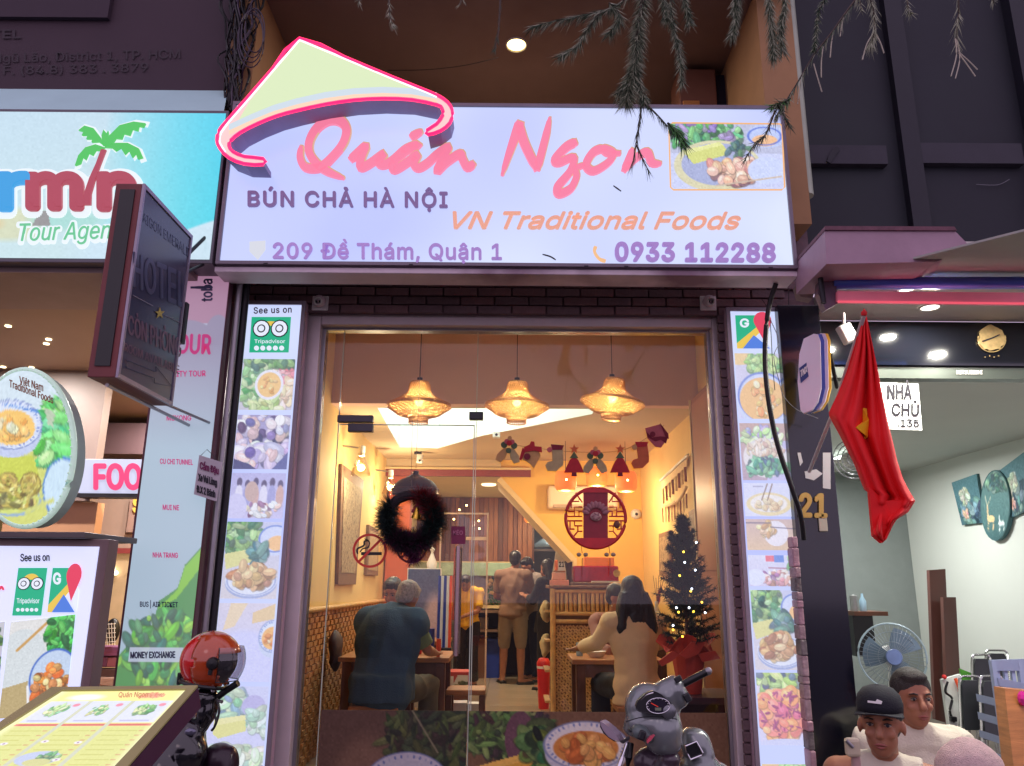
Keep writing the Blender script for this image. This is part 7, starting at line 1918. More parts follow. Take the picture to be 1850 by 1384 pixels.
for k in range(9):
    t = math.pi * (.1 + .8 * k / 8); MB().ball(pO(ox - 19 * math.cos(t), oy - 4 - 20 * math.sin(t), .012), (.012, .006, .02), 8, 6, Matrix.Rotation(-(math.pi / 2 - t), 3, 'Y')).build('petal', mat('dusty_petal', (150, 96, 104), .6, 0, .15, 40), on, True)
MB().ball(pO(ox, oy - 2, .016), (.03, .012, .024), 14, 9).build('flower', mat('pale_flower', (176, 140, 136), .6, 0, .25, 60), on, True)
for k in range(6):
    t = k * 1.047; MB().tube([pO(ox + 8 * math.cos(t), oy - 2 + 7 * math.sin(t), .028), pO(ox + 4 * math.cos(t + .6), oy - 2 + 4 * math.sin(t + .6), .03)], .003, 5).build('flower_fold', MATS['dusty_petal'], on)
MB().ball(pO(1114, 948, .01), (.018, .008, .02), 8, 6).build('brown_fish', mat('brown_relief', (110, 62, 50), .6, 0, .2, 40), on, True)
for x in (1052, 1102):
    MB().tube([pO(x - 2, oy + 50), pO(x, 1000)], .0018, 5).build('cord', RDD, on)
    for sx in (-1, 1):
        MB().ball(pO(x + sx * 6, 1002), (.013, .005, .011), 8, 6).build('butterfly_knot', mat('grey_gold', (150, 130, 110), .4, .5), on, True)
    MB().tube([pO(x, 1008), pO(x, 1040)], .0022, 5).build('tassel', RDD, on)

# Christmas cutouts strung across the pane
YCu = -.02; pU = PY(YCu)
FELT = {k: mat('felt_' + k, c, .9, 0, .15, 30) for k, c in dict(tan=(186, 140, 92), red=(170, 40, 50), green=(84, 96, 72), maroon=(116, 34, 50), sand=(170, 148, 108), orange=(190, 96, 62), pink=(176, 90, 96)).items()}
def cut(nm, lab, cx, cyy, pieces, rot=0, sc=1.0):
    th = thing(nm, pU(cx, cyy + 20), lab, 'christmas cutout', 'felt Christmas cutouts strung across the glass')
    c_, s_ = math.cos(rot), math.sin(rot)
    for k, (pn_, col, pts) in enumerate(pieces):
        P = [(cx + sc * (x * c_ - y * s_), cyy + sc * (x * s_ + y * c_)) for x, y in pts]
        MB().slab([pU(*p, .004 + .003 * k) for p in P], (0, .003, 0)).build(pn_, FELT[col], th)
def disc(cx, cy, r, n=10, ry=None): return [(cx + r * math.cos(6.283 * k / n), cy + (ry or r) * math.sin(6.283 * k / n)) for k in range(n)]
bell = lambda sx: [(0, -4), (sx * 10, -2), (sx * 20, 10), (sx * 22, 20), (sx * 12, 24), (sx * 4, 14)]
flower = [('leaf', 'green', disc(-9, -8, 6)), ('leaf', 'green', disc(9, -8, 6)), ('leaf', 'green', disc(0, 2, 5)), ('petal', 'pink', disc(-5, -14, 4.5)), ('petal', 'pink', disc(5, -14, 4.5)), ('petal', 'tan', disc(0, -20, 4)), ('centre', 'red', disc(0, -11, 5))]
cut('bells_cutout', 'tan felt bells with a flower, first cutout from the left', 919, 813, [('bell', 'tan', bell(-1)), ('bell', 'sand', bell(1))] + flower, .1)
cut('bow_cutout', 'red felt bow over a pale pouch, second cutout from the left', 959, 820, [('pouch', 'tan', [(-14, -8), (14, -8), (18, 2), (8, 26), (0, 18), (-16, 10)]), ('trim', 'red', [(-16, -10), (-20, 12), (-16, 14), (-10, -4)]), ('bow', 'red', [(-14, -10), (-4, -16), (-2, -22), (4, -22), (6, -14), (18, -14), (20, -4), (6, -6), (-10, -2)]), ('badge', 'maroon', disc(-6, 6, 6))], .1)
stock = [('boot', 'sand', [(-4, -18), (16, -18), (17, 4), (16, 14), (4, 24), (-12, 24), (-16, 14), (-12, 8), (-3, 6)]), ('cuff', 'maroon', [(-6, -24), (18, -22), (14, -14), (-4, -14)]), ('badge', 'pink', disc(-8, -14, 5))]
cut('stocking_cutout', 'sand coloured felt stocking, third cutout from the left', 1001, 827, stock)
treec = [('tier', 'red', [(0, -12), (8, -2), (14, 10), (18, 20), (-18, 20), (-14, 10), (-8, -2)]), ('tier', 'green', [(0, -18), (8, -6), (-8, -6)]), ('trunk', 'maroon', [(-4, 20), (4, 20), (5, 27), (-5, 27)]), ('star', 'orange', [(9 * (1 if k % 2 == 0 else .42) * math.sin(k * math.pi / 5), -22 - 9 * (1 if k % 2 == 0 else .42) * math.cos(k * math.pi / 5)) for k in range(10)])]
cut('tree_cutout', 'red felt tree with orange star, left of the two tree cutouts', 1037, 834, treec)
cut('bells_cutout', 'wide sand felt bells with flower, between the two tree cutouts', 1075, 832, [('bell', 'sand', bell(-1)), ('bell', 'sand', bell(1))] + flower)
cut('tree_cutout', 'red felt tree with orange star, right of the two tree cutouts', 1120, 834, treec)
stock2 = [('boot', 'orange', stock[0][2]), ('cuff', 'red', stock[1][2]), ('badge', 'tan', stock[2][2])]
cut('stocking_cutout', 'brown orange felt stocking, second cutout from the right', 1155, 822, stock2, -.08)
cut('bow_cutout', 'tilted maroon felt bow pouch, the rightmost and highest cutout', 1186, 790, [('pouch', 'pink', [(-22, -14), (4, -24), (20, 0), (10, 18), (0, 18), (-16, 4)]), ('bow', 'maroon', [(-20, -8), (-16, 2), (-2, 8), (8, 4), (18, 10), (20, -2), (6, -2), (-8, 2)]), ('trim', 'maroon', [(3, -26), (20, -8), (22, 2), (16, -2)]), ('badge', 'maroon', disc(-8, -4, 5))], .1)
gs_ = smooth_pts([pU(905, 800, -.006), pU(960, 808, -.006), pU(1037, 816, -.006), pU(1120, 814, -.006), pU(1170, 790, -.006), pU(1200, 768, -.006)])
tag(MB().tube(gs_, .0012, 4).build('garland_string', mat('fine_cord', (120, 100, 90))), 'fine string carrying the felt Christmas cutouts', 'string')

# Christmas tree inside
tb = Vector((1.10, .95, 0)); P1 = PY(.95)
tx = P1(1240, 1100).x; zt1 = P1(1236, 946).z; zt0 = P1(1240, 1172).z
ct_ = thing('christmas_tree', (tx, .95, zt0 - .35), 'small dark green lit Christmas tree behind the right glass', 'Christmas tree')
MB().tube([(tx, .95, zt0 - .2), (tx - .01, .95, zt1)], [.015, .004], 8).build('trunk', M['darkwood'], ct_)
h = zt1 - zt0; rt = random.Random(4)
G1 = mat('tree_needles', (18, 34, 30), .6, 0, .4, 40); G2 = mat('tree_needles_light', (44, 68, 56), .6, 0, .4, 40)
b1, b2, wd_ = MB(), MB(), MB()
for k in range(210):
    f = rt.random() ** .75; z = zt0 + h * f; R = (.19 * (1 - f) ** .75 + .025) * (.5 + .75 * rt.random()); a = rt.random() * 6.283
    p0 = Vector((tx, .95, z)); p1 = p0 + Vector((math.cos(a) * R, math.sin(a) * R * .9, .05 + .06 * rt.random() - .03))
    pm = p0.lerp(p1, .5) + Vector((0, 0, -.01)); wd_.tube([p0, pm, p1], [.003, .002, .001], 4)
    needles(b1 if rt.random() < .65 else b2, [p0.lerp(p1, .15), pm, p1], 110, .038, .0026, rt, 1.1)
wd_.build('twigs', M['darkwood'], ct_); b1.build('foliage', G1, ct_)['kind'] = 'stuff'; b2.build('foliage', G2, ct_)['kind'] = 'stuff'
for (x, y, w_) in ((1235, 997, 1), (1237, 1016, 0), (1258, 980, 0), (1248, 1068, 1), (1250, 1064, 0), (1268, 1088, 1), (1222, 1098, 0), (1245, 1098, 0), (1226, 1106, 1), (1253, 1105, 1), (1216, 1130, 0), (1216, 1138, 1), (1274, 1107, 0), (1256, 1030, 0), (1228, 1040, 1), (1233, 1150, 1)):
    MB().ball(PY(.78)(x, y), .0062, 8, 6).build('fairy_light', mat('fairy_cool', (220, 230, 255), .3, var=0, emit=(220, 230, 255), es=8) if not w_ else mat('fairy_warm', (255, 220, 90), .3, var=0, emit=(255, 206, 60), es=7), ct_, True)
# wrapped pot
pz0 = P1(1240, 1252).z
wp = MB(); n = 28; prof = [(.07, pz0), (.085, pz0 + .1), (.1, zt0 - .03), (.14, zt0 + .02), (.17, zt0 + .035)]
vs = []
for i, (r_, z_) in enumerate(prof):
    for k in range(n):
        t = 6.283 * k / n; q = 1 + (.12 * math.sin(5 * t) + .09 * math.sin(9 * t + 1)) * (i / 4) ** 1.3
        vs.append((tx + r_ * q * math.cos(t), .95 + r_ * q * math.sin(t), z_ + (.03 * math.sin(3 * t + .6) if i > 2 else 0) * (i - 2)))
wp.add(vs, [(i * n + k, i * n + (k + 1) % n, (i + 1) * n + (k + 1) % n, (i + 1) * n + k) for i in range(4) for k in range(n)])
w_o = wp.build('paper_wrap', mat('red_orange_paper', (206, 66, 44), .6, 0, .15, 6), ct_); w_o.modifiers.new('thickness', 'SOLIDIFY').thickness = .003
bow = MB();
for pts in ([(1190, 1195), (1215, 1176), (1228, 1182), (1215, 1194), (1196, 1204)], [(1228, 1182), (1250, 1160), (1275, 1160), (1262, 1182), (1240, 1190)], [(1262, 1182), (1292, 1176), (1302, 1190), (1270, 1196)]):
    bow.slab([PY(.78)(*p) for p in pts], (0, .02, 0))
bow.build('ribbon', MATS['red_orange_paper'], ct_)
sd2 = thing('plant_stand', (tx, .95, ZF), 'dark plum plant stand under the Christmas tree', 'stand')
MB().bx(tx - .2, 1.385, .75, 1.2, pz0 - .04, pz0 - .001, .004).build('top', mat('plum_board', (70, 34, 48), .5), sd2)
for xx in (tx - .18, tx + .12):
    for yy in (.78, 1.14): MB().bx(xx, xx + .04, yy, yy + .04, ZF, pz0 - .041).build('leg', MATS['plum_board'], sd2)
MB().bx(tx - .2, 1.385, .9, .92, ZF + .05, pz0 - .042).build('skirt', mat('plum_cloth', (66, 30, 50), .8, 0, .1), sd2)
st_ = PY(2.6)
sw2 = thing('bottle_with_sticks', st_(1190, 1150), 'white bottle with red ribbon and dry twigs between the women and the tree', 'vase')
MB().lathe([(0, 0), (.04, 0), (.042, .12), (.014, .2), (.014, .24)], st_(1188, 1140), 14).build('bottle', M['white'], sw2, True)
for k in range(5): MB().tube([st_(1188, 1095), st_(1180 + k * 5, 1040 + 4 * (k % 2))], .002, 4).build('twig', M['darkwood'], sw2)
MB().slab([st_(1186, 1080), st_(1194, 1056), st_(1193, 1085), st_(1188, 1096)], (0, .01, 0)).build('ribbon', MATS['red_orange_paper'], sw2)
MB().bx(st_(1180, 1140).x, st_(1200, 1140).x, 2.55, 2.7, ZF, st_(1188, 1140).z - .001).build('pedestal', M['darkwood'], sw2)
# bright fairy lights reflected low at right
# PEOPLE
def remesh(mb, name, m, parent, voxel=.012, smooth=6, fold=0.0, fscale=8.0, sculpt=None):
    me = bpy.data.meshes.new('tmp'); me.from_pydata([tuple(v) for v in mb.v], [], mb.f)
    bm = bmesh.new(); bm.from_mesh(me); bmesh.ops.recalc_face_normals(bm, faces=bm.faces); bm.to_mesh(me); bm.free()
    o = bpy.data.objects.new('tmp', me); COL.objects.link(o)
    r = o.modifiers.new('r', 'REMESH'); r.mode = 'VOXEL'; r.voxel_size = voxel
    s = o.modifiers.new('s', 'SMOOTH'); s.iterations = smooth; s.factor = .6
    dg = bpy.context.evaluated_depsgraph_get(); ev = o.evaluated_get(dg)
    m2 = bpy.data.meshes.new_from_object(ev)
    vs = [v.co.copy() for v in m2.vertices]; fs = [tuple(p.vertices) for p in m2.polygons]
    nr = [v.normal.copy() for v in m2.vertices]
    bpy.data.objects.remove(o); bpy.data.meshes.remove(me); bpy.data.meshes.remove(m2)
    if sculpt: vs = sculpt(vs, nr)
    if fold:
        for i, v in enumerate(vs):
            w = noise.noise(Vector((v.x * fscale, v.y * fscale, v.z * fscale * .45)) + Vector((0, 0, 3)))
            w = 1 - abs(w) * 2.4
            vs[i] = v + nr[i] * fold * w
    return link_mesh(name, [tuple(v) for v in vs], fs, m, parent, True)

SK = mat('skin', (160, 106, 80), .55, 0, .08, 20, .05, 200, subs=.12)
HAIRB = mat('black_hair', (22, 18, 20), .4, 0, .3, 80, .6, 120, stretch=(1, 1, .15))
HAIRG = mat('grey_hair', (150, 142, 132), .6, 0, .4, 60, .8, 120)

def figure(base, yaw, J, lab, shirt=None, trousers=None, hair=None, sleeve=.55, scale=1.0, vox=.013, fold=.009, shoes=None, face=True, girth=1.0, longhair=None, tank=False, trouser_end=1.0, extra=None, hem=0.0, fem=False, headrot=(0, 0, 0), vest=None, fingers=True):
    """J: joints in body frame (x right, y forward, z up)"""
    R = Matrix.Rotation(yaw, 3, 'Z'); B = Vector(base)
    T = lambda p: B + R @ (Vector(p) * scale)
    th = thing('person', tuple(B), lab, 'person')
    S = scale; g = girth * S
    # head frame
    HR = R @ (Matrix.Rotation(headrot[2], 3, 'Z') @ Matrix.Rotation(headrot[0], 3, 'X') @ Matrix.Rotation(headrot[1], 3, 'Y'))
    hc = T(J['head'])
    Hh = lambda p: hc + HR @ (Vector(p) * S)
    def torso(b, k=0.0, tk=False):
        hp = Vector(J['pelvis']); chs = Vector(J['chest']); w = HR
        sl, sr = Vector(J['shL']), Vector(J['shR'])
        waist = hp.lerp(chs, .45)
        b.ball(T(hp), ((.165 + k) * g, (.115 + k) * g, (.12 + k) * g), 16, 12, R)
        b.ball(T(waist), ((.142 + k) * g, (.1 + k) * g, (.16 + k) * g), 16, 12, R)
        b.ball(T(chs), ((.165 + k) * g, (.108 + k) * g, (.17 + k) * g), 16, 12, R)
        if tk: sl, sr = sl * .8 + sr * .2, sr * .8 + sl * .2
        b.tube([T(sl), T((sl + sr) / 2 + Vector((0, 0, .02))), T(sr)], [(.058 + k) * g, (.07 + k) * g, (.058 + k) * g], 12)
        if tk: return
        b.ball(T(sl), (.06 + k) * g); b.ball(T(sr), (.06 + k) * g)
        nk = Vector(J['neck']); nk = ((sl + sr) / 2).lerp(nk, .35) if k else nk; b.tube([T((sl + sr) / 2), T(nk)], [(.075 + k) * g, (.052 + k) * g], 12)
        b.tube([T(hp), T(waist), T(chs)], [(.12 + k) * g, (.11 + k) * g, (.12 + k) * g], 12)
    def limb(b, a, m, e, r0, r1, r2):
        b.tube([T(a), T(Vector(a).lerp(Vector(m), .5)), T(m)], [r0 * S, (r0 * .95) * S, r1 * S], 12)
        b.ball(T(m), r1 * S * 1.02)
        if e is not None:
            b.tube([T(m), T(Vector(m).lerp(Vector(e), .35)), T(e)], [r1 * S, r1 * S * 1.02, r2 * S], 12); b.ball(T(e), r2 * S)
    def hand(b, wr, el):
        wr, el = Vector(wr), Vector(el); d = (wr - el).normalized()
        u = d.cross(Vector((0, 0, 1))); u = u.normalized() if u.length > .1 else Vector((1, 0, 0)); dn = d.cross(u)
        c = wr + d * .05
        RM = Matrix((u, dn, d)).transposed()
        b.ball(T(c), (.04 * S, .018 * S, .05 * S), 10, 8, R @ RM)
        if fingers:
            for i, (o, l) in enumerate(((-.03, .055), (-.01, .068), (.01, .063), (.03, .05))):
                k0 = c + d * .04 + u * o; k1 = k0 + d * l * .55 - dn * .006; k2 = k1 + d * l * .4 - dn * .02
                b.tube([T(k0), T(k1), T(k2)], [.0095 * S, .009 * S, .007 * S], 7)
            b.tube([T(c + u * -.035 - d * .01), T(c + u * -.06 + d * .02), T(c + u * -.06 + d * .045)], [.011 * S, .01 * S, .008 * S], 7)
    body = MB(); torso(body)
    body.tube([T(J['neck']), Hh((0, -.005, -.06))], [.05 * S, .05 * S], 12)
    body.ball(Hh((0, -.012, .03)), (.075 * S, .093 * S, .088 * S), 18, 14, HR)
    body.ball(Hh((0, .018, -.045)), (.057 * S, .066 * S, .068 * S), 16, 12, HR)
    body.ball(Hh((0, .045, -.088)), (.03 * S, .028 * S, .022 * S), 10, 8, HR)
    if face:
        body.tube([Hh((0, .082, .02)), Hh((0, .1, -.022)), ], [.009 * S, .016 * S], 8); body.ball(Hh((0, .1, -.026)), (.019 * S, .013 * S, .012 * S), 10, 8, HR)
        for s_ in (-1, 1):
            body.ball(Hh((s_ * .079, -.005, -.008)), (.009 * S, .017 * S, .028 * S), 10, 8, HR)
            body.ball(Hh((s_ * .034, .062, -.022)), (.024 * S, .02 * S, .02 * S), 10, 8, HR)
            body.ball(Hh((s_ * .03, .074, .033)), (.024 * S, .012 * S, .008 * S), 8, 6, HR)
        body.ball(Hh((0, .076, -.058)), (.024 * S, .016 * S, .01 * S), 10, 8, HR)
    for s_ in 'LR':
        limb(body, J['sh' + s_], J['el' + s_], J['wr' + s_], .046, .038, .026); hand(body, J['wr' + s_], J['el' + s_])
        if 'hip' + s_ in J:
            limb(body, J['hip' + s_], J['kn' + s_], J['an' + s_], .083, .056, .038)
            an = Vector(J['an' + s_]); f = Vector((0, 1, 0)) if 'ft' + s_ not in J else Vector(J['ft' + s_])
            body.tube([T(an + Vector((0, 0, -.03)) - f * .04), T(an + Vector((0, 0, -.045)) + f * .08), T(an + Vector((0, 0, -.055)) + f * .16)], [.036 * S, .036 * S, .026 * S], 10)
    def face_sculpt(vs, nr):
        out = []
        for v in vs:
            l = HR.inverted() @ (v - hc) / S
            d = 0
            for s_ in (-1, 1):
                q = Vector((l.x - s_ * .031, (l.y - .085) * .5, (l.z - .012)))
                d -= .011 * math.exp(-(q.x ** 2 / .018 ** 2 + q.y ** 2 / .03 ** 2 + q.z ** 2 / .011 ** 2))
            if face and l.y > .03: d -= .004 * math.exp(-((l.z + .073) ** 2 / .006 ** 2 + l.x ** 2 / .03 ** 2)); d -= .004 * math.exp(-((l.z + .056) ** 2 / .0025 ** 2 + l.x ** 2 / .02 ** 2))
            out.append(v + HR @ Vector((0, d * S, 0)))
        return out
    bo = remesh(body, 'body', SK, th, vox, 3, sculpt=face_sculpt if face else None)
    if face:
        for s_ in (-1, 1):
            e = MB().ball(Hh((s_ * .031, .078, .0115)), (.0125 * S, .008 * S, .0062 * S), 10, 8, HR).build('eye', mat('eye_white', (150, 134, 126), .3, var=0), th, True)
            MB().ball(Hh((s_ * .031, .0845, .0112)), (.0062 * S, .003 * S, .0058 * S), 8, 6, HR).build('iris', dk, e, True)
            MB().tube([Hh((s_ * .016, .092, .031)), Hh((s_ * .032, .094, .036)), Hh((s_ * .05, .082, .032))], [.003 * S, .0042 * S, .002 * S], 6).build('eyebrow', HAIRB, th, True)
            MB().tube([Hh((s_ * .019, .087, .016)), Hh((s_ * .031, .09, .0205)), Hh((s_ * .044, .082, .015))], .0022 * S, 5).build('eyelid', mat('lash_dark', (50, 30, 28), .6), th, True)
        MB().tube([Hh((-.022, .086, -.06)), Hh((-.008, .0925, -.0565)), Hh((.008, .0925, -.0565)), Hh((.022, .086, -.06))], [.002 * S, .0045 * S, .0045 * S, .002 * S], 6).build('lips', mat('lips', (150, 80, 74), .5, 0, .05), th, True)
        MB().tube([Hh((-.016, .086, -.066)), Hh((0, .091, -.0685)), Hh((.016, .086, -.066))], [.002 * S, .005 * S, .002 * S], 6).build('lips', mat('lips', (150, 80, 74)), th, True)
    # clothes
    if shirt:
        sb = MB(); torso(sb, .017, tank)
        hp = Vector(J['pelvis'])
        if hem: sb.tube([T(hp + Vector((0, 0, .05))), T(hp + Vector((0, 0, -hem)))], [.155 * g, .188 * g], 18, flat=.8)
        for s_ in 'LR':
            a, m_, e = Vector(J['sh' + s_]), Vector(J['el' + s_]), Vector(J['wr' + s_])
            if sleeve <= 0: continue
            if sleeve <= 1: sb.tube([T(a), T(a.lerp(m_, sleeve * .6)), T(a.lerp(m_, sleeve))], [.066 * g, .062 * S, .064 * S], 12)
            else:
                sb.tube([T(a), T(m_)], [.064 * g, .056 * S], 12); sb.ball(T(m_), .056 * S)
                f = sleeve - 1; sb.tube([T(m_), T(m_.lerp(e, f * .5)), T(m_.lerp(e, f))], [.055 * S, .056 * S, .046 * S], 12)
        sl = (Vector(J['shL']) + Vector(J['shR'])) / 2
        remesh(sb, 'shirt', shirt, th, vox, 5, fold)
    if vest:
        sb = MB(); torso(sb, .032); sb.tube([T(Vector(J['pelvis']) + Vector((0, 0, .1))), T(Vector(J['pelvis']) + Vector((0, 0, -.08)))], [.17 * g, .185 * g], 18)
        remesh(sb, 'vest', vest, th, vox, 5, fold * 1.3)
    if trousers:
        tb_ = MB(); hp = Vector(J['pelvis']); tb_.ball(T(hp), (.178 * g, .13 * g, .13 * g), 16, 12, R)
        for s_ in 'LR':
            a, m_, e = Vector(J['hip' + s_]), Vector(J['kn' + s_]), Vector(J['an' + s_])
            tb_.ball(T(a), .1 * S); tb_.tube([T(a), T(a.lerp(m_, .5)), T(m_)], [.102 * S, .092 * S, .075 * S], 14); tb_.ball(T(m_), .075 * S)
            tb_.tube([T(m_), T(m_.lerp(e, trouser_end * .5)), T(m_.lerp(e, trouser_end))], [.074 * S, .07 * S, .068 * S], 14)
        remesh(tb_, 'trousers', trousers, th, vox, 4, fold)
    if hair:
        hb_ = MB(); hb_.ball(Hh((0, -.022, .05)), (.081 * S, .094 * S, .086 * S), 18, 14, HR)
        hb_.ball(Hh((0, -.05, .005)), (.072 * S, .06 * S, .07 * S), 16, 12, HR)
        if not longhair: hb_.ball(Hh((0, .022, .098)), (.058 * S, .06 * S, .03 * S), 12, 9, HR)
        if longhair:
            lo_, w_ = longhair
            hb_.ball(Hh((0, -.03, .0)), (.09 * S, .085 * S, .11 * S), 16, 12, HR)
            pts = [Hh((0, -.05, .0)), Hh((0, -.075, -.12)), Hh((0, -.1, -.12 - lo_ * .5)), Hh((0, -.105, -.12 - lo_))]
            for dx in np.linspace(-w_, w_, 9):
                hb_.tube([Hh((dx * .5, -.05, .0)), Hh((dx * .8, -.07, -.1)), Hh((dx, -.095, -.12 - lo_ * .5)), Hh((dx * 1.08, -.1, -.12 - lo_ + abs(dx) * .35 + rn.random() * .03))], [.05 * S, .046 * S, .036 * S, .007 * S], 10)
        remesh(hb_, 'hair', hair, th, .008, 3, .003, 40)
    if shoes:
        for s_ in 'LR':
            an = Vector(J['an' + s_]); f = Vector((0, 1, 0)) if 'ft' + s_ not in J else Vector(J['ft' + s_])
            h_ = MB(); h_.ball(T(an + Vector((0, 0, -.062)) + f * .1), (.05 * S, .085 * S, .03 * S), 12, 8, R @ Matrix.Rotation(-math.atan2(f.x, f.y), 3, 'Z'))
            h_.tube([T(an + Vector((0, 0, -.075)) - f * .05), T(an + Vector((0, 0, -.075)) + f * .17)], [.042 * S, .044 * S], 10)
            remesh(h_, 'shoe', shoes, th, .01, 2)
    if extra: extra(th, T, Hh, HR, S)
    return th

def stand_pose(armL=None, armR=None, head=(0, .02, 1.565)):
    J = dict(pelvis=(0, 0, .93), chest=(0, 0, 1.24), shL=(-.185, 0, 1.37), shR=(.185, 0, 1.37), neck=(0, .0, 1.45), head=head,
             hipL=(-.09, 0, .9), hipR=(.09, 0, .9), knL=(-.1, .03, .5), knR=(.1, .03, .5), anL=(-.11, 0, .085), anR=(.11, 0, .085))
    J['elL'], J['wrL'] = armL or ((-.24, -.02, 1.1), (-.2, .1, .88)); J['elR'], J['wrR'] = armR or ((.24, -.02, 1.1), (.2, .1, .88))
    return J
def sit_pose(seat=.45, lean=.1, armL=None, armR=None, head=None, knees=.42, spread=.12, headfwd=.06):
    z = seat + .1
    J = dict(pelvis=(0, 0, z), chest=(0, lean * .6, z + .3), shL=(-.18, lean, z + .43), shR=(.18, lean, z + .43), neck=(0, lean + .02, z + .51),
             head=head or (0, lean + headfwd, z + .63), hipL=(-.09, .04, z - .02), hipR=(.09, .04, z - .02), knL=(-spread, knees, z - .02), knR=(spread, knees, z - .02),
             anL=(-spread, knees - .02, .085), anR=(spread, knees - .02, .085))
    J['elL'], J['wrL'] = armL or ((-.24, lean + .12, z + .2), (-.12, lean + .34, z + .2)); J['elR'], J['wrR'] = armR or ((.24, lean + .12, z + .2), (.12, lean + .34, z + .2))
    return J
CL = lambda n, c, b=.25: mat(n, c, .9, 0, .08, 12, b, 120)

# grey haired man in a vest, seated with his back to the street
stool(-.93, 1.62, .34, .3, zSt, 'wooden stool under the grey haired man in the vest')
figure((-.90, 1.62, ZF), math.radians(-22), sit_pose(.45, .1, armL=((-.25, .2, .78), (-.1, .42, .74)), armR=((.27, .16, .8), (.2, .42, .76)), head=(0.07, .2, 1.15), spread=.16),
       'grey haired man in dark teal vest seated with his back to the street', shirt=CL('sage_shirt', (106, 122, 88)), vest=CL('teal_vest', (52, 80, 106), .4), trousers=CL('khaki_trousers', (86, 78, 64)), hair=HAIRG, sleeve=.85, face=False, girth=1.28, shoes=M['black'], headrot=(-.5, 0, -.15))
# companion across the table
stool(-1.0, 3.0, .32, .3, zSt, 'wooden stool behind the left table')
figure((-.98, 3.0, ZF), math.radians(170), sit_pose(.45, .12, armL=((-.34, .2, .72), (-.16, .42, .74)), armR=((.25, .2, .75), (.1, .4, .74)), headfwd=.12), 'dark haired diner in olive brown top facing the street behind the grey haired man',
       shirt=CL('olive_brown_top', (112, 92, 66)), trousers=CL('dark_trousers', (40, 38, 44)), hair=HAIRB, sleeve=.5, headrot=(-.35, 0, 0), shoes=M['black'])
# woman in a cream sweater
wx = PY(1.65)(1148, 1150).x
stool(wx, 1.65, .32, .3, zSt, 'wooden stool under the woman in the cream sweater')
figure((wx, 1.65, ZF), math.radians(14), sit_pose(.47, .03, armL=((-.25, .12, .86), (-.3, .4, .8)), armR=((.26, .1, .86), (.14, .36, .8)), head=(0, .06, 1.2)), 'woman with long black hair in a cream sweater seated facing inwards',
       shirt=mat('cream_knit', (240, 208, 160), .9, 0, .05, 10, .4, 200), trousers=CL('black_trousers', (22, 20, 26)), hair=HAIRB, sleeve=1.75, longhair=(.24, .125), face=False, hem=.12, shoes=M['black'], girth=1.0, fold=.005)
# girl opposite
gx = PY(2.75)(1104, 1150).x
stool(gx, 2.75, .32, .3, zSt, 'wooden stool under the young woman opposite')
figure((gx, 2.75, ZF), math.radians(205), sit_pose(.47, .06, headfwd=.06, armL=((-.24, .14, .8), (-.1, .36, .78))), 'young woman with tied black hair facing the woman in the sweater', shirt=CL('dusty_pink_top', (176, 130, 120)), trousers=CL('navy_trousers', (30, 36, 60)), hair=HAIRB, sleeve=1.5, shoes=M['black'], headrot=(-.2, 0, .5), scale=.96,
       extra=lambda th, T, Hh, HR, S: MB().ball(Hh((.082, 0, -.06)), .008, 8, 6).build('earring', mat('pearl', (240, 230, 210), .2, var=0), th, True))
# standing man
bx_ = PY(6.5)(926, 1225).x
J = stand_pose(armL=((-.25, .05, 1.1), (-.1, .22, 1.05)), armR=((.24, .12, 1.12), (.12, .33, 1.05)), head=(.02, .04, 1.57)); J['anL'] = (-.15, .06, .085); J['knL'] = (-.13, .05, .5); J['ftL'] = (-.5, .85, 0); J['ftR'] = (.9, .45, 0)
figure((bx_, 6.5, ZF), math.radians(-14), J, 'man in brown tee and beige shorts standing with his back turned', shirt=CL('brown_tee', (124, 94, 78)), trousers=CL('beige_shorts', (138, 118, 98)), hair=HAIRB, sleeve=.8, trouser_end=.12, shoes=M['black'], face=False, girth=1.05, hem=.08)
b2x = PY(7.05)(966, 1225).x
J = stand_pose(armL=((-.22, .1, 1.12), (-.12, .3, 1.1)), armR=((.22, .1, 1.12), (.1, .3, 1.12)), head=(0, .1, 1.54))
figure((b2x - .03, 6.85, ZF), math.radians(120), J, 'man in grey shirt and navy trousers looking down, right of the standing man', shirt=CL('grey_shirt', (140, 126, 120)), trousers=CL('navy_trousers', (30, 36, 60)), hair=HAIRB, sleeve=.8, headrot=(-.5, 0, 0), shoes=M['black'], scale=.97)
b3x = PY(6.0)(990, 1225).x
figure((b3x, 6.0, ZF), math.radians(60), stand_pose(armR=((.24, .1, 1.15), (.1, .3, 1.2)), armL=((-.24, .1, 1.15), (-.1, .3, 1.2))), 'woman in black with long dark hair partly hidden by the bamboo counter', shirt=CL('black_dress', (20, 18, 24)), trousers=MATS['black_trousers'], hair=HAIRB, sleeve=1.6, longhair=(.3, .07), shoes=M['black'], face=False, scale=.93, hem=.2)
b4x = PY(6.3)(845, 1225).x
figure((b4x, 6.3, ZF), math.radians(150), stand_pose(armL=((-.23, .1, 1.1), (-.05, .25, 1.02)), armR=((.23, .1, 1.1), (.05, .25, 1.02)), head=(0, .12, 1.5)), 'worker in a yellow top with black trousers behind the glass partition', shirt=CL('yellow_top', (236, 186, 30)), trousers=MATS['black_trousers'], hair=HAIRB, sleeve=.8, shoes=M['black'], headrot=(-.5, 0, 0), scale=.84, hem=.06)

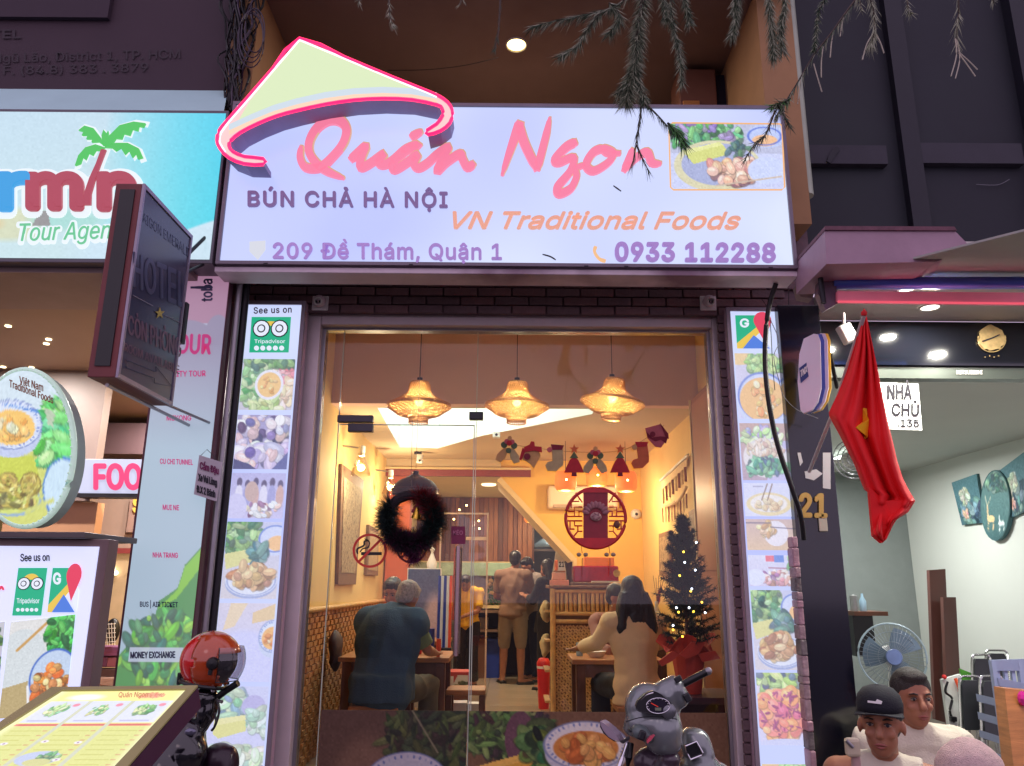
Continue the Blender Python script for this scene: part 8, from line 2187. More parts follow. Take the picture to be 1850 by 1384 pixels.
# two men seated outside, right foreground
def low_stool(cx, cy, zt_, lab, m_):
    th = thing('plastic_stool', (cx, cy, .12), lab, 'stool')
    MB().lathe([(0, zt_ - .12), (.15, zt_ - .12), (.16, zt_ - .14), (.155, zt_ - .16)], (cx, cy, .12), 20).build('seat', m_, th, True)
    for k in range(4):
        t = k * 1.571 + .785; MB().tube([(cx + .13 * math.cos(t), cy + .13 * math.sin(t), zt_ - .03), (cx + .17 * math.cos(t), cy + .17 * math.sin(t), .12)], .02, 6).build('leg', m_, th, True)
SL = .42
m1 = at(1545, 1300, -.95); m2 = at(1655, 1265, -.5)
low_stool(m1.x + .02, -.85, SL, 'red plastic stool under the man with the cap', mat('stool_red', (180, 40, 40), .4))
low_stool(m2.x, -.35, SL, 'blue plastic stool under the bareheaded man', mat('stool_blue', (50, 70, 150), .4))
TANK = mat('off_white_cotton', (206, 198, 180), .9, 0, .04, 10, .3, 120)
hz = m1.z - .12
def cap_extra(th, T, Hh, HR, S):
    c = MB();
    prof = [(.09, .0), (.092, .03), (.084, .065), (.06, .092), (.03, .104), (0, .108)]
    u, v, w = HR.col[0], HR.col[1], HR.col[2]; n = 28; vs = []
    for r_, z_ in prof:
        for k in range(n):
            t = 6.28318 * k / n; vs.append(Hh((r_ * math.cos(t) * .93, -.012 + r_ * math.sin(t) * 1.1, .05 + z_ * .92)))
    c.add(vs, [(i * n + k, i * n + (k + 1) % n, (i + 1) * n + (k + 1) % n, (i + 1) * n + k) for i in range(len(prof) - 1) for k in range(n)])
    co = c.build('cap', mat('navy_cap', (22, 24, 34), .85, 0, .1, 20, .3, 160), th, True); co.modifiers.new('t', 'SOLIDIFY').thickness = .003
    bv = []
    for i in range(5):
        for k in range(11):
            t = math.radians(20 + 140 * k / 10); r_ = 1 + i * .19
            bv.append(Hh((math.cos(t) * .085 * (1 + i * .03), -.012 + math.sin(t) * .099 * (1 + i * .175), .052 + .002 * i - .012 * (math.cos(t) ** 2) * i * .5)))
    br = MB().add(bv, [(i * 11 + k, i * 11 + k + 1, (i + 1) * 11 + k + 1, (i + 1) * 11 + k) for i in range(4) for k in range(10)]).build('brim', MATS['navy_cap'], co, True)
    br.modifiers.new('t', 'SOLIDIFY').thickness = .004
    lv = []
    for x, z in ((-.022, .055), (-.004, .066), (.002, .052), (.03, .054), (.03, .042), (-.018, .038)):
        lv.append(Hh((x, .092 - z * .1 + .001, .055 + z * .6 + .01)))
    MB().slab(lv, HR @ Vector((0, .002, 0))).build('white_patch', M['white'], co)
def place_seated(hp, yaw, headrot, lean, lab, **kw):
    J = sit_pose(SL - .12, lean, **{k: kw.pop(k) for k in list(kw) if k in ('armL', 'armR', 'headfwd')})
    hd = Matrix.Rotation(yaw, 3, 'Z') @ Vector((J['head'][0], J['head'][1], 0))
    zoff = hp.z - .12 - J['head'][2]
    for k in list(J):
        if k in ('ftL', 'ftR'): continue
        if k[:2] in ('an',): continue
        p = Vector(J[k]);
        if k[:2] in ('kn',): continue
        J[k] = (p.x, p.y, p.z + zoff)
    return figure((hp.x - hd.x, hp.y - hd.y, .12), yaw, J, lab, **kw)
hp1 = at(1592, 1310, -.95)
place_seated(hp1, math.radians(150), (.34, -.3, .55), .12, 'man in navy cap and off white sleeveless top leaning right, in front', shirt=TANK, trousers=CL('grey_shorts', (90, 88, 90)), hair=HAIRB, sleeve=0, tank=True, vox=.007, fold=.009, extra=cap_extra, shoes=M['black'], trouser_end=.2, girth=1.05, armR=((.3, .0, .42), (.26, .25, .3)), armL=((-.3, .05, .42), (-.2, .25, .3)))
hp2 = at(1650, 1264, -.5)
place_seated(hp2, math.radians(176), (-.02, .05, -.05), .06, 'bareheaded man with short dark hair in a cream tee behind the capped man', shirt=TANK, trousers=CL('dark_shorts', (50, 50, 56)), hair=mat('short_dark_hair', (44, 38, 36), .6, 0, .4, 90, .7, 200), sleeve=.7, vox=.007, fold=.011, shoes=M['black'], trouser_end=.2, girth=1.08)
# pinkish knitted head in the very foreground
hp3 = at(1752, 1392, -1.5)
b_ = MB().ball(hp3, (.1, .1, .095), 40, 30)
for i, v in enumerate(b_.v): b_.v[i] = v + (v - hp3).normalized() * (noise.noise(v * 60) * .004 + noise.noise(v * 18) * .006)
hp3b = thing('person', (hp3.x, hp3.y, .12), 'small figure in a fluffy pinkish white beanie at the bottom right edge', 'person')
bo = MB(); bo.ball(hp3 + Vector((0, -.01, -.06)), (.07, .085, .1), 16, 12); bo.tube([hp3 - Vector((0, 0, .12)), hp3 - Vector((0, 0, .3))], [.045, .06], 12); bo.ball(hp3 - Vector((0, 0, .38)), (.15, .1, .16)); bo.ball(hp3 - Vector((0, 0, .55)), (.14, .1, .16));
for s_ in (-1, 1):
    bo.tube([hp3 + Vector((s_ * .14, 0, -.28)), hp3 + Vector((s_ * .18, -.05, -.5)), hp3 + Vector((s_ * .1, -.2, -.5))], [.04, .035, .025], 10)
    bo.tube([hp3 + Vector((s_ * .08, 0, -.6)), hp3 + Vector((s_ * .1, -.25, -.62)), Vector((hp3.x + s_ * .1, hp3.y - .25, .15))], [.07, .05, .035], 10)
remesh(bo, 'body', SK, hp3b, .014, 3)
b_.build('beanie', mat('fluffy_pink_wool', (226, 196, 190), .95, 0, .12, 60, 1.0, 260), hp3b, True)
b2_ = MB(); b2_.ball(hp3 - Vector((0, 0, .38)), (.17, .12, .18)); b2_.ball(hp3 - Vector((0, 0, .55)), (.16, .12, .16)); remesh(b2_, 'shirt', CL('mustard_top', (190, 150, 50)), hp3b, .014, 3, .004)
low_stool(hp3.x, hp3.y, .36, 'red low stool at the bottom right edge', MATS['stool_red'])
# tap-like plastic pipe in front of the capped man
q = at(1543, 1340, -1.55)
tp = thing('grey_pipe_fitting', (q.x, q.y, .12), 'pale plastic pipe with a brass tap in front of the capped man', 'pipe')
MB().tube([(q.x, q.y, .12), at(1546, 1372, -1.55), at(1543, 1338, -1.55)], .014, 10).build('pipe', mat('pink_grey_pvc', (176, 140, 136), .5), tp, True)
MB().box(at(1540, 1350, -1.56), (.045, .03, .055), None, .01).build('joint', mat('beige_joint', (190, 176, 150), .6), tp)
MB().tube([at(1541, 1350, -1.58), at(1528, 1337, -1.58)], .006, 8).build('tap', M['steel'], tp, True)
# FOREGROUND
# lit menu stand
p_tr = at(358, 1243, -1.75); p_tl = at(94, 1246, -1.75)
tilt = math.radians(33)
nrm = Vector((0, -math.sin(tilt), math.cos(tilt)))
PM = Plane((p_tr.x, -1.75, p_tr.z), nrm)
ms = thing('menu_stand', (PM(130, 1384).x, PM(130, 1384).y, 0), 'lit slanted menu stand with dark purple side at the lower left', 'menu stand')
o4 = [PM(94, 1246), PM(358, 1243), PM(212, 1412), PM(-150, 1412)]
MB().slab(o4, -nrm * .07).build('case', mat('purple_case', (74, 36, 66), .45, 0, .1, 4), ms)
i4 = [PM(112, 1251, .003), PM(338, 1249, .003), PM(192, 1406, .003), PM(-130, 1406, .003)]
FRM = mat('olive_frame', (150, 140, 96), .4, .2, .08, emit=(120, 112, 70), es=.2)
fb_ = MB()
for k in range(4):
    a, b = o4[k], o4[(k + 1) % 4]; c2, d2 = i4[(k + 1) % 4], i4[k]
    fb_.slab([a + nrm * .01, b + nrm * .01, c2 + nrm * .006, d2 + nrm * .006], -nrm * .006)
fb_.build('frame', FRM, ms)
c = Canvas(200, 150, (250, 244, 190), 61)
c.grad((252, 246, 160), (228, 232, 150))
c.ell(52, 12, 26, 6, (255, 255, 250), soft=4); c.ell(150, 11, 20, 3.5, (240, 196, 150)); c.ell(152, 7, 10, 3, (240, 180, 140)); c.scatter(152, 9, 20, 5, 60, .5, 1.2, [(226, 140, 110), (240, 170, 130)], 3)
for k in range(3):
    x0 = 8 + k * 64; c.rect(x0, 20, x0 + 58, 60, (226, 230, 246)); c.scatter(x0 + 26, 36, 13, 9, 60, 1, 3, [(150, 206, 140), (190, 220, 160), (220, 226, 170), (120, 180, 120)]); c.ell(x0 + 46, 27, 5, 3, (240, 150, 170)); c.line(x0 + 8, 56, x0 + 48, 56, 1.6, (160, 150, 210), .7)
    c.rect(x0, 62, x0 + 58, 66, (226, 120, 110)); c.rect(x0, 67, x0 + 58, 150, (226, 228, 146))
    for j in range(9): c.line(x0 + 6, 74 + j * 8, x0 + 46 - (j % 3) * 6, 74 + j * 8, 1.2, (196, 196, 96), .8); c.line(x0 + 49, 74 + j * 8, x0 + 54, 74 + j * 8, 1.4, (206, 110, 90), .6)
    if k: c.rect(x0 - 6, 20, x0, 150, (206, 210, 200), .8)
c.ell(96, 120, 26, 12, (196, 206, 236)); c.scatter(108, 118, 14, 7, 30, 1, 3, [(110, 160, 120), (150, 190, 140)]); c.ell(100, 126, 16, 6, (214, 214, 150));
for x, y in ((78, 92), (122, 94), (120, 122), (30, 96)): c.ell(x, y, 5, 2.4, (246, 240, 246)); c.ell(x, y, 1.4, 1, (150, 110, 150))
e = np.minimum(np.minimum(c.xx, c.w - c.xx) / 14, (c.yy + 20) / 14); c.blend(np.clip(1 - e, 0, 1) * .7, (255, 252, 214)); c.noise(2, 2)
MENU = mat('menu_print', (255, 255, 255), .3, var=0, attr=True); _fix_print(MENU, 1.05, .08)
print_mesh(c, i4[0], i4[1], i4[2], i4[3], MENU, ms, 'lit_menu')
text('Quán Ngon', PM, (215, 1263), (268, 1262), 9, mat('soft_orange', (230, 150, 110), .5, var=0, emit=(236, 160, 120), es=.8), ms, off=.006, bold=.02, shear=.2)
cc = sum(o4, Vector()) / 4
MB().tube([cc - nrm * .06, (cc.x, cc.y, .05)], .03, 10).build('post', M['darkmetal'], ms, True)
MB().bx(cc.x - .25, cc.x + .25, cc.y - .2, cc.y + .2, .001, .05, .01).build('base', M['darkmetal'], ms)

def blob(items, name, m, parent, vox=.006, sm=4, Y0=-1.5):
    b = MB()
    for it in items:
        px_, py_, dy, rx, ry, rd, rot = it
        s = SZ(1, Y0 + dy, 1280); b.ball(at(px_, py_, Y0 + dy), (rx * s, rd, ry * s), 18, 14, Matrix.Rotation(math.radians(rot), 3, 'Y'))
    return remesh(b, name, m, parent, vox, sm)
# scooter
K = lambda x, y: (x / 6.607 + 1060, y / 6.607 + 1180)
YSc = -1.5
sc_ = thing('parked_scooter', (at(1200, 1330, YSc).x, YSc + .3, 0.0), 'silver grey scooter head with round mirror and raised grip in front of the right glass', 'scooter')
GP = mat('scooter_grey_paint', (122, 128, 130), .25, .35, .04, 3, coat=.8)
GD = mat('scooter_dark_plastic', (26, 26, 32), .35, 0, .1)
CHR = mat('scooter_chrome', (220, 220, 226), .08, 1.0, 0)
def kb(x, y, dy, rx, ry, rd, rot=0): a = K(x, y); return (a[0], a[1], dy, rx / 6.607, ry / 6.607, rd, rot)
blob([kb(720, 640, .02, 270, 275, .07), kb(860, 680, .02, 250, 270, .08), kb(890, 900, .0, 250, 300, .08), kb(800, 830, .0, 330, 220, .07), kb(950, 1040, .0, 190, 170, .065), kb(640, 840, .02, 200, 170, .06, -10),
      kb(560, 900, .03, 130, 90, .05), kb(940, 500, .0, 170, 190, .055, 25), kb(1050, 430, .0, 125, 165, .055, -15), kb(1090, 520, .0, 130, 140, .05)], 'headset_cover', GP, sc_, .006, 5)
# dial
dpl = PY(YSc - .075)
def kd(x, y, off=0): a = K(x, y); return dpl(a[0], a[1], off)
dial = [(800, 455), (880, 490), (960, 560), (1000, 600), (960, 650), (900, 700), (820, 725), (700, 710), (610, 685), (585, 640), (610, 570), (680, 500), (740, 465)]
MB().slab([kd(x, y, .006) for x, y in dial], (0, .03, 0)).build('dial_well', GD, sc_)
MB().tube(smooth_pts([kd(x, y, .008) for x, y in dial], 3, True), 0.0015, 6, closed=True).build('dial_bezel', GD, sc_, True)
cl_ = [(845 + 140 * math.cos(t), 622 + 92 * math.sin(t)) for t in np.linspace(0, 6.283, 30)[:-1]]
MB().slab([kd(x, y, .009) for x, y in cl_], (0, .004, 0)).build('speedometer', mat('dial_glass', (30, 24, 44), .06, 0, 0, coat=1), sc_)
MB().tube([kd(x, y, .011) for x, y in cl_], .0014, 6, closed=True).build('speedometer_ring', CHR, sc_, True)
MB().ball(kd(975, 690, .004), (.024, .008, .024), 16, 10).build('ignition_lock', mat('lock_metal', (120, 122, 128), .3, .7, .2, 30), sc_, True)
# grip and end
g0_, g1_ = K(1130, 380), K(1450, 215)
MB().tube([at(*g0_, YSc), at(*K(1320, 280), YSc - .01), at(*g1_, YSc - .02)], .0115, 12).build('grip', M['black'], sc_, True)
MB().ball(at(*g1_, YSc - .02), .013, 10, 8).build('bar_end', M['steel'], sc_, True)
for (x, y, rx, ry) in ((1090, 310, 50, 32), (1200, 530, 44, 46)):
    MB().box(at(*K(x, y), YSc - .052), (rx * .0005, .012, ry * .0006), Matrix.Rotation(-.5, 3, 'Y'), .004).build('switch', GD, sc_)
for k in range(11):
    t = math.radians(150 + 24 * k); MB().tube([kd(845 + 118 * math.cos(t), 622 + 76 * math.sin(t), .0105), kd(845 + 134 * math.cos(t), 622 + 87 * math.sin(t), .0105)], .0009, 4).build('tick', M['white'], sc_)
MB().tube([kd(845, 635, .0108), kd(760, 590, .0108)], .0012, 4).build('needle', mat('needle_red', (220, 60, 40), .4, emit=(220, 60, 40), es=.4), sc_)
MB().slab([kd(805, 645, .0105), kd(885, 645, .0105), kd(880, 680, .0105), kd(812, 680, .0105)], (0, .001, 0)).build('display', mat('lcd_grey', (120, 130, 110), .3), sc_)
MB().tube(smooth_pts([kd(640, 560, .004), kd(700, 500, .006), kd(790, 468, .008)]), .0022, 6).build('well_glint', CHR, sc_, True)
MB().tube(smooth_pts([at(*K(x, y), YSc - .075) for x, y in ((470, 820), (640, 770), (860, 760), (1080, 790))]), .0016, 5).build('panel_seam', GD, sc_, True)
# left switch block
blob([kb(640, 940, -.05, 110, 90, .035, 20), kb(720, 1000, -.05, 80, 60, .03, 45)], 'switch_housing', mat('switch_grey', (96, 108, 108), .35, .1, .1), sc_, .005, 3)
a = K(660, 980); s = SZ(1 / 6.607, YSc, 1320)
MB().box(at(*a, YSc - .086), (.022, .012, .03), Matrix.Rotation(.4, 3, 'Y'), .005).build('switch', GD, sc_)
MB().slab([at(*K(x, y), YSc - .1) for x, y in ((815, 980), (770, 1040), (725, 1080), (720, 1050), (760, 1000))], (0, .02, 0)).build('indicator_switch', mat('switch_red', (206, 80, 100), .3), sc_)
a = K(540, 920); MB().ball(at(*a, YSc - .04), (44 * s, .015, 24 * s), 10, 8).build('button', GD, sc_, True)
# mirror
mr_ = [(160, 810), (210, 840), (290, 905), (350, 980), (388, 1050), (340, 1045), (260, 1000), (200, 930), (165, 860)]
mo = MB().slab([at(*K(x, y), YSc - .06) for x, y in mr_], (.02, .03, 0)).build('mirror', mat('mirror_glass', (200, 180, 196), .2, .6, .1), sc_)
bk = [(160, 805), (158, 880), (200, 960), (270, 1020), (330, 1055), (388, 1055), (340, 1050), (260, 1000), (200, 930), (165, 860)]
MB().slab([at(*K(x, y), YSc - .058) for x, y in bk], (.01, .035, 0)).build('shell', GD, mo)
MB().tube([at(*K(370, 1010), YSc - .05), at(*K(430, 1060), YSc - .02), at(*K(500, 1010), YSc)], .006, 8).build('mirror_stalk', M['steel'], sc_, True)
MB().tube([at(*K(480, 1090), YSc - .03), at(*K(430, 1220), YSc - .05), at(*K(385, 1348), YSc - .08), at(*K(330, 1500), YSc - .1)], .007, 8).build('brake_lever', CHR, sc_, True)
MB().tube([at(*K(520, 1080), YSc), at(*K(500, 1250), YSc - .02), at(*K(470, 1500), YSc - .02)], .012, 8).build('brake_cable', M['black'], sc_, True)
# column and front shield
blob([kb(980, 1240, .0, 130, 90, .06), kb(940, 1420, .02, 180, 200, .08), kb(800, 1300, .05, 250, 180, .05), kb(900, 1700, .05, 330, 300, .09)], 'front_shield', mat('shield_plum', (62, 46, 60), .3, 0, .05, coat=.4), sc_, .008, 4)
blob([kb(1300, 1100, .1, 190, 200, .06), kb(1420, 1200, .1, 90, 180, .06), kb(1350, 1350, .1, 240, 160, .08), kb(1250, 980, .1, 130, 90, .05), kb(1500, 1500, .12, 260, 200, .09)], 'front_fairing', GP, sc_, .007, 4)
lm = [(1180, 1110), (1310, 1055), (1385, 1190), (1370, 1220), (1240, 1270), (1200, 1200)]
MB().slab([at(*K(x, y), YSc + .035) for x, y in lm], (0, .02, 0)).build('indicator_lens', mat('lens_black', (14, 16, 20), .08, 0, 0, coat=1), sc_)
MB().tube([at(*K(x, y), YSc + .03) for x, y in lm], .003, 6, closed=True).build('lens_trim', CHR, sc_, True)
wx_ = at(1210, 1384, YSc).x
for yy, r_ in ((YSc + .35, .24), (YSc - .85, .24)):
    wl_ = MB().tube([(wx_ + .0, yy + r_ * math.cos(t), .25 + r_ * math.sin(t)) for t in np.linspace(0, 6.283, 30)[:-1]], .05, 10, closed=True).build('wheel', M['black'], sc_, True)
    MB().lathe([(.0, -.03), (.17, -.03), (.17, .03), (0, .03)], (wx_, yy, .25), 20, (1, 0, 0)).build('rim', M['steel'], wl_, True)
bd_ = MB(); bd_.tube([(wx_, YSc + .05, .8), (wx_, YSc + .2, .45), (wx_, YSc + .3, .3)], [.06, .08, .05], 12); bd_.tube([(wx_, YSc + .1, .35), (wx_, YSc - .3, .3), (wx_, YSc - .9, .45)], [.12, .13, .12], 12); bd_.ball((wx_, YSc - .7, .55), (.13, .4, .14))
remesh(bd_, 'body', GP, sc_, .015, 4)
MB().ball((wx_, YSc - .62, .7), (.13, .36, .05), 16, 10).build('seat', GD, sc_, True)

# motorbike with helmet, left
YM = -1.0
mb_ = thing('parked_motorbike', (at(350, 1384, YM).x, YM, 0), 'black glossy motorbike handlebar and cowl beside the lit menu stand', 'motorbike')
BK = mat('bike_black', (12, 12, 20), .15, 0, .1, 3, coat=.9)
def bb_(l, nm, m_=BK, v=.007, p=mb_): return blob([(x, y, dy, rx, ry, rd, rot) for x, y, dy, rx, ry, rd, rot in l], nm, m_, p, v, 4, YM)
bb_([(372, 1262, 0, 22, 22, .05, 0), (374, 1285, .0, 18, 28, .05, 10), (366, 1305, .0, 14, 22, .04, 10)], 'handlebar_cover')
bb_([(345, 1320, -.02, 26, 22, .05, 20), (330, 1360, -.03, 44, 42, .08, 20), (300, 1390, -.05, 44, 40, .09, 20), (310, 1450, -.05, 60, 60, .1, 0)], 'front_cowl')
bb_([(395, 1370, .05, 28, 26, .07, 0), (412, 1384, .05, 18, 34, .06, 0), (380, 1410, .05, 40, 40, .08, 0)], 'seat', mat('plum_vinyl', (40, 20, 36), .3, 0, .1))
MB().tube([at(390, 1262, YM), at(408, 1248, YM - .01), at(430, 1234, YM - .02)], .013, 10).build('grip', M['black'], mb_, True)
MB().tube(smooth_pts([at(392, 1262, YM - .02), at(396, 1285, YM - .03), at(388, 1312, YM - .04), at(382, 1320, YM - .04)]), .005, 6).build('brake_lever', M['black'], mb_, True)
MB().tube([at(394, 1266, YM - .03), at(401, 1268, YM - .04)], [.004, .007], 8).build('lever_tip', M['steel'], mb_, True)
MB().ball(at(385, 1247, YM - .05), .009, 8, 6).build('chrome_bolt', CHR, mb_, True)
MB().ball(at(344, 1322, YM - .07), (.022, .01, .014), 10, 8).build('lamp_glass', mat('lamp_glass', (110, 110, 130), .05, .6, .1), mb_, True)
wx_ = at(340, 1384, YM).x
for yy in (YM + .45, YM - .75):
    wl_ = MB().tube([(wx_, yy + .26 * math.cos(t), .27 + .26 * math.sin(t)) for t in np.linspace(0, 6.283, 30)[:-1]], .04, 8, closed=True).build('wheel', M['black'], mb_, True)
    MB().lathe([(0, -.03), (.05, -.03), (.05, .03), (0, .03)], (wx_, yy, .27), 14, (1, 0, 0)).build('hub', M['steel'], wl_, True)
bd_ = MB(); bd_.tube([(wx_, YM, .95), (wx_, YM + .2, .55), (wx_, YM + .4, .3)], [.05, .06, .03], 10); bd_.tube([(wx_, YM + .05, .6), (wx_, YM - .3, .5), (wx_, YM - .75, .55)], [.08, .12, .09], 12)
remesh(bd_, 'body', BK, mb_, .015, 3)
# helmet
hc_ = at(381, 1193, YM)
R_ = SZ(52, YM, 1193)
hm = thing('motorcycle_helmet', (hc_.x, hc_.y, at(381, 1243, YM).z), 'glossy orange and red open helmet with clear visor resting on the motorbike', 'helmet')
vs, fs, = [], []
nu_, nv_ = 48, 30
for j in range(nv_ + 1):
    ph_2 = math.radians(90 - 148 * j / nv_)
    for i in range(nu_):
        t = 6.28318 * i / nu_
        x = math.cos(ph_2) * math.cos(t) * 1.04; y = math.cos(ph_2) * math.sin(t) * .86; z = math.sin(ph_2) * .98
        if z < -.3: x *= 1 + (-.3 - z) * .12;
        vs.append(hc_ + Vector((x, y, z)) * R_)
keep = {0: [], 1: []}
for j in range(nv_):
    for i in range(nu_):
        a = (j * nu_ + i, j * nu_ + (i + 1) % nu_, (j + 1) * nu_ + (i + 1) % nu_, (j + 1) * nu_ + i)
        c_ = sum((vs[k] for k in a), Vector()) / 4 - hc_; c_ /= R_
        if c_.x > .52 and c_.z < .3 - (c_.x - .52) * .0: continue
        if c_.z < -.78 - c_.x * .14: continue
        keep[1 if c_.x < -.33 else 0].append(tuple(reversed(a)))
OG = mat('helmet_orange', (176, 66, 22), .16, 0, .05, 3, coat=1); RD_ = mat('helmet_red', (206, 22, 18), .16, 0, .05, 3, coat=1)
for k, m_ in ((0, OG), (1, RD_)):
    used = sorted({i for f in keep[k] for i in f}); mp = {u: i for i, u in enumerate(used)}
    o = MB().add([vs[u] for u in used], [tuple(mp[i] for i in f) for f in keep[k]]).build('shell', m_, hm, True)
    md = o.modifiers.new('t', 'SOLIDIFY'); md.thickness = .012; md.offset = -1
MB().ball(hc_, (R_ * .9, R_ * .76, R_ * .86), 24, 16).build('lining', mat('helmet_lining', (30, 26, 30), .9), hm, True)
rim_ = [hc_ + Vector((math.cos(t) * .98 * (1 if math.cos(t) < .5 else .6), math.sin(t) * .78, -.80 - .13 * math.cos(t))) * R_ * .96 for t in np.linspace(0, 6.283, 30)[:-1]]
MB().tube(rim_, .007, 6, closed=True).build('lower_trim', M['black'], hm, True)
pv = hc_ + Vector((.38, -.84, -.02)) * R_
MB().lathe([(0, .02), (.018, .018), (.023, .008), (.024, 0)], pv, 18, (0.15, -1, 0)).build('visor_pivot', M['black'], hm, True)
MB().box(pv + Vector((-.004, -.004, -.024)), (.014, .012, .035), Matrix.Rotation(.1, 3, 'Y'), .003).build('visor_arm', M['black'], hm)
MB().box(hc_ + Vector((-1.0, 0, -.6)) * R_, (.015, .03, .045), None, .004).build('rear_clip', M['black'], hm)
vv, nf = [], []
nA, nB = 16, 8
for j in range(nB + 1):
    for i in range(nA + 1):
        az = math.radians(-62 + 124 * i / nA); el_ = math.radians(24 - 58 * j / nB)
        vv.append(hc_ + Vector((math.cos(az) * math.cos(el_) * 1.16 + .02, math.sin(az) * math.cos(el_) * .93, math.sin(el_) * 1.15)) * R_)
vo = MB().add(vv, [(j * (nA + 1) + i, j * (nA + 1) + i + 1, (j + 1) * (nA + 1) + i + 1, (j + 1) * (nA + 1) + i) for j in range(nB) for i in range(nA)]).build('visor', glassmat('visor_clear', (.86, .86, .92), .1), hm, True)
MB().tube([vv[j * (nA + 1)] for j in range(nB + 1)] + [vv[nB * (nA + 1) + i] for i in range(1, nA + 1)] + [vv[j * (nA + 1) + nA] for j in range(nB - 1, -1, -1)], .002, 5).build('visor_edge', M['black'], hm, True)
MB().tube(smooth_pts([at(374, 1290, YM - .05), at(380, 1302, YM - .06), at(366, 1322, YM - .05)]), .004, 5).build('chin_strap', M['black'], hm)
MB().tube(smooth_pts([at(388, 1288, YM - .05), at(390, 1306, YM - .06), at(383, 1320, YM - .05)]), .004, 5).build('chin_strap', M['black'], hm)

# cable bundle top left
cbn = thing('cable_bundle', at(440, 160, -.36), 'tangled bundle of black cables hanging at the upper left of the sign', 'cables')
rc = random.Random(33)
for k in range(26):
    x0 = 405 + rc.random() * 62; x1 = 405 + rc.random() * 30
    pts = [at(x0 + rc.uniform(-10, 30), -30, -.4 + rc.random() * .08)]
    for j in range(5): pts.append(at(x0 + (x1 - x0) * j / 5 + rc.uniform(-14, 14), 10 + j * 34 + rc.uniform(-8, 8), -.42 + rc.random() * .09))
    pts.append(at(x1 - 2, 190 + rc.random() * 10, -.38))
    MB().tube(smooth_pts(pts, 4), .004 + rc.random() * .004, 5).build('cable', M['cable'] if rc.random() < .8 else mat('plum_cable', (60, 46, 66), .4), cbn, True)
for k in range(4):
    cx_, cy_ = 458 + rc.uniform(-6, 6), 55 + k * 6
    MB().tube([at(cx_ + (18 + k * 2) * math.cos(t), cy_ + (40 + k * 3) * math.sin(t), -.44 + .005 * k) for t in np.linspace(0, 6.283, 24)[:-1]], .0035, 5, closed=True).build('cable', MATS['plum_cable'] if 'plum_cable' in MATS else M['cable'], cbn, True)
tag(MB().tube([at(404, 205, -.58), at(404, 480, -.58)], .008, 6).build('dark_conduit', M['darkmetal'], None, True), 'thin dark conduit between the two big lit signs', 'conduit')
tag(MB().bx(at(422, 160, -.3).x, at(436, 160, -.3).x, -.33, -.301, at(430, 186, -.3).z, at(430, 158, -.3).z).build('teal_scrap', mat('teal_scrap', (60, 120, 120), .5)), 'small teal metal scrap beside the cable bundle', 'metal scrap')

# tree branches hanging into the picture
tree = thing('street_tree', (3.4, -2.2, 0), 'needle leaved tree whose drooping branches hang across the top of the picture', 'tree')
BARK = mat('bark', (78, 66, 60), .85, 0, .3, 20, .6, 50)
NG = [mat('needles_dark', (58, 78, 56), .55, 0, .3, 40), mat('needles_grey', (146, 150, 126), .55, 0, .3, 40), mat('needles_green', (90, 150, 80), .5, 0, .3, 40)]
MB().tube(smooth_pts([(3.5, -2.2, 0), (3.45, -2.2, 2), (3.3, -2.1, 3.6), (3.2, -2.0, 5)]), [.13] * 4 and .11, 12).build('trunk', BARK, tree, True)
limb = smooth_pts([(3.3, -2.1, 3.6), (2.4, -1.95, 4.0), (1.5, -1.8, 4.15), (.6, -1.8, 4.1), (-.4, -1.8, 4.05)])
MB().tube(limb, .035, 8).build('limb', BARK, tree, True)
rb_ = random.Random(77)
def spray(pts, n, ln, Y=-1.8, r=(.004, .0012), mix=(0, 0, 1), spread=.8, droop=.5, wdt=.0019, start=None):
    P = smooth_pts([at(x, y, Y + (q[0] if q else 0)) for x, y, *q in pts], 4)
    if start: P = [Vector(start)] + P
    k = len(P); MB().tube(P, [r[0] + (r[1] - r[0]) * i / (k - 1) for i in range(k)], 5).build('twig', BARK, tree)
    for m_ in set(mix):
        b = MB(); needles(b, P[1:] if start else P, int(n * 2.6 * mix.count(m_) / len(mix)), ln * 1.25, wdt, rb_, spread, droop)
        b.build('needle_spray', NG[m_], tree)['kind'] = 'stuff'
spray([(1170, -60), (1160, 10), (1152, 60), (1148, 110), (1140, 150), (1132, 178)], 900, .055, r=(.012, .004), mix=(0, 1, 1), spread=.9)
spray([(1158, 70), (1146, 120), (1120, 165)], 260, .045, mix=(0, 1))
spray([(1150, 120), (1158, 160), (1164, 178)], 140, .04, mix=(0, 1))
spray([(1160, 178), (1156, 215), (1150, 255), (1142, 300)], 34, .045, mix=(0,), spread=.35, droop=.5, wdt=.0014)
spray([(1164, 186), (1185, 205), (1210, 232)], 26, .045, mix=(0,), spread=.4, droop=.8, wdt=.0014)
spray([(1206, 222), (1222, 236), (1236, 258)], 60, .05, mix=(2, 2, 0), spread=.6, wdt=.003)
spray([(1150, 262), (1160, 285), (1172, 310)], 12, .035, mix=(0,), spread=.5, wdt=.0014)
spray([(1150, -20), (1110, 12), (1070, 24), (1020, 34), (960, 48)], 120, .05, mix=(0, 1, 0), spread=.6)
spray([(1085, 22), (1060, 55), (1040, 85), (1010, 100)], 110, .045, mix=(1, 0), spread=.7)
spray([(1100, 5), (1120, 30), (1100, 60)], 120, .045, mix=(1, 0))
spray([(1215, -40), (1212, 10), (1218, 50), (1228, 100), (1232, 150)], 240, .04, mix=(0, 1), spread=.8)
spray([(1230, -30), (1240, 10), (1246, 40)], 120, .04, mix=(1, 0))
spray([(1190, -40), (1200, 10), (1205, 30)], 160, .04, mix=(1, 0))
spray([(1340, -50), (1334, 0), (1328, 40), (1322, 62)], 260, .04, mix=(0, 1, 1), spread=.7)
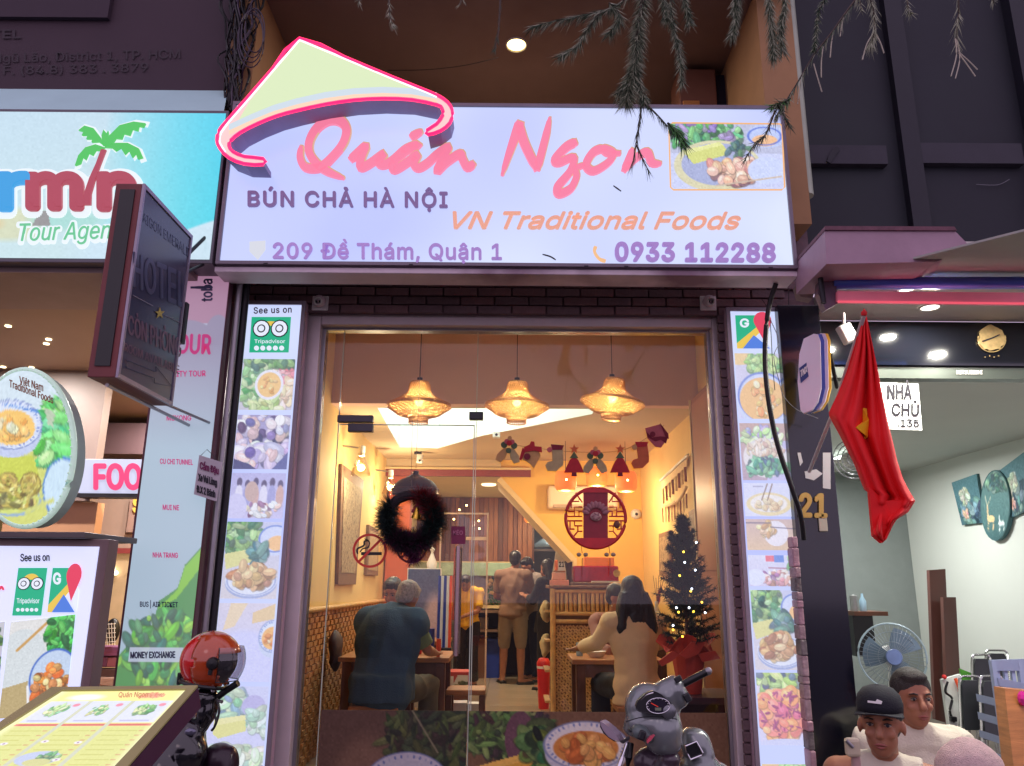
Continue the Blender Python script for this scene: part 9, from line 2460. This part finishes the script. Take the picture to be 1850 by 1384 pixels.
spray([(1385, -50), (1390, 5), (1395, 60), (1398, 100)], 320, .045, mix=(0, 1, 1), spread=.7)
spray([(1415, -50), (1418, 10), (1410, 50), (1414, 90)], 280, .045, mix=(1, 1, 0), spread=.7)
spray([(1560, -20), (1530, 20), (1500, 62), (1470, 100), (1440, 150), (1415, 190), (1400, 212)], 60, .05, mix=(1, 0), spread=.5, droop=1.2)
spray([(1428, 178), (1412, 186), (1396, 192)], 70, .035, mix=(1, 2, 0), spread=1.0)
spray([(1400, 200), (1385, 240), (1375, 250), (1362, 262), (1345, 290)], 40, .035, mix=(0, 1), spread=.8)
spray([(1405, 190), (1418, 210), (1428, 232)], 24, .03, mix=(0,), spread=.8)
spray([(1500, -20), (1480, 20), (1475, 60), (1470, 90)], 120, .03, mix=(0, 0, 1), r=(.002, .0008))
spray([(1570, -20), (1578, 20), (1580, 60), (1572, 80)], 60, .05, mix=(1,), spread=.8, droop=1)
spray([(1552, -10), (1556, 18)], 10, .03, mix=(1,))
spray([(1730, -30), (1732, 20), (1728, 50), (1730, 80)], 24, .05, mix=(1,), spread=.8, droop=.8)
for a_, b_, c2 in (((1726, 70), (1728, 100), (1718, 138)), ((1728, 72), (1734, 105), (1726, 142)), ((1732, 94), (1752, 112), (1766, 126)), ((1732, 96), (1748, 118), (1762, 138)), ((1578, 60), (1566, 80), (1558, 108)), ((1580, 58), (1590, 76), (1597, 96)), ((1524, 30), (1520, 50), (1518, 66)), ((1505, 58), (1502, 80), (1500, 104)), ((1487, 84), (1484, 112), (1484, 140)), ((1470, 115), (1477, 140), (1485, 166)), ((1446, 144), (1444, 165), (1441, 188))):
    MB().tube(smooth_pts([at(a_[0], a_[1], -1.8), at(b_[0], b_[1], -1.8), at(c2[0], c2[1], -1.8)]), .0022, 5).build('needle', mat('needle_pale', (176, 168, 150), .5), tree)
spray([(700, -30), (703, 10), (705, 30), (712, 50)], 22, .03, mix=(1,), spread=.7)
spray([(650, -20), (648, 4)], 14, .025, mix=(1,))
spray([(840, -20), (830, 10)], 8, .03, mix=(1,)); spray([(1330, -30), (1326, 20)], 80, .04, mix=(1, 0))
spray([(905, -20), (900, 60), (893, 90)], 10, .03, mix=(0,), spread=.6)
spray([(1640, -30), (1640, 10), (1645, 25)], 20, .03, mix=(1,)); spray([(1790, -20), (1795, 5)], 14, .03, mix=(1,))
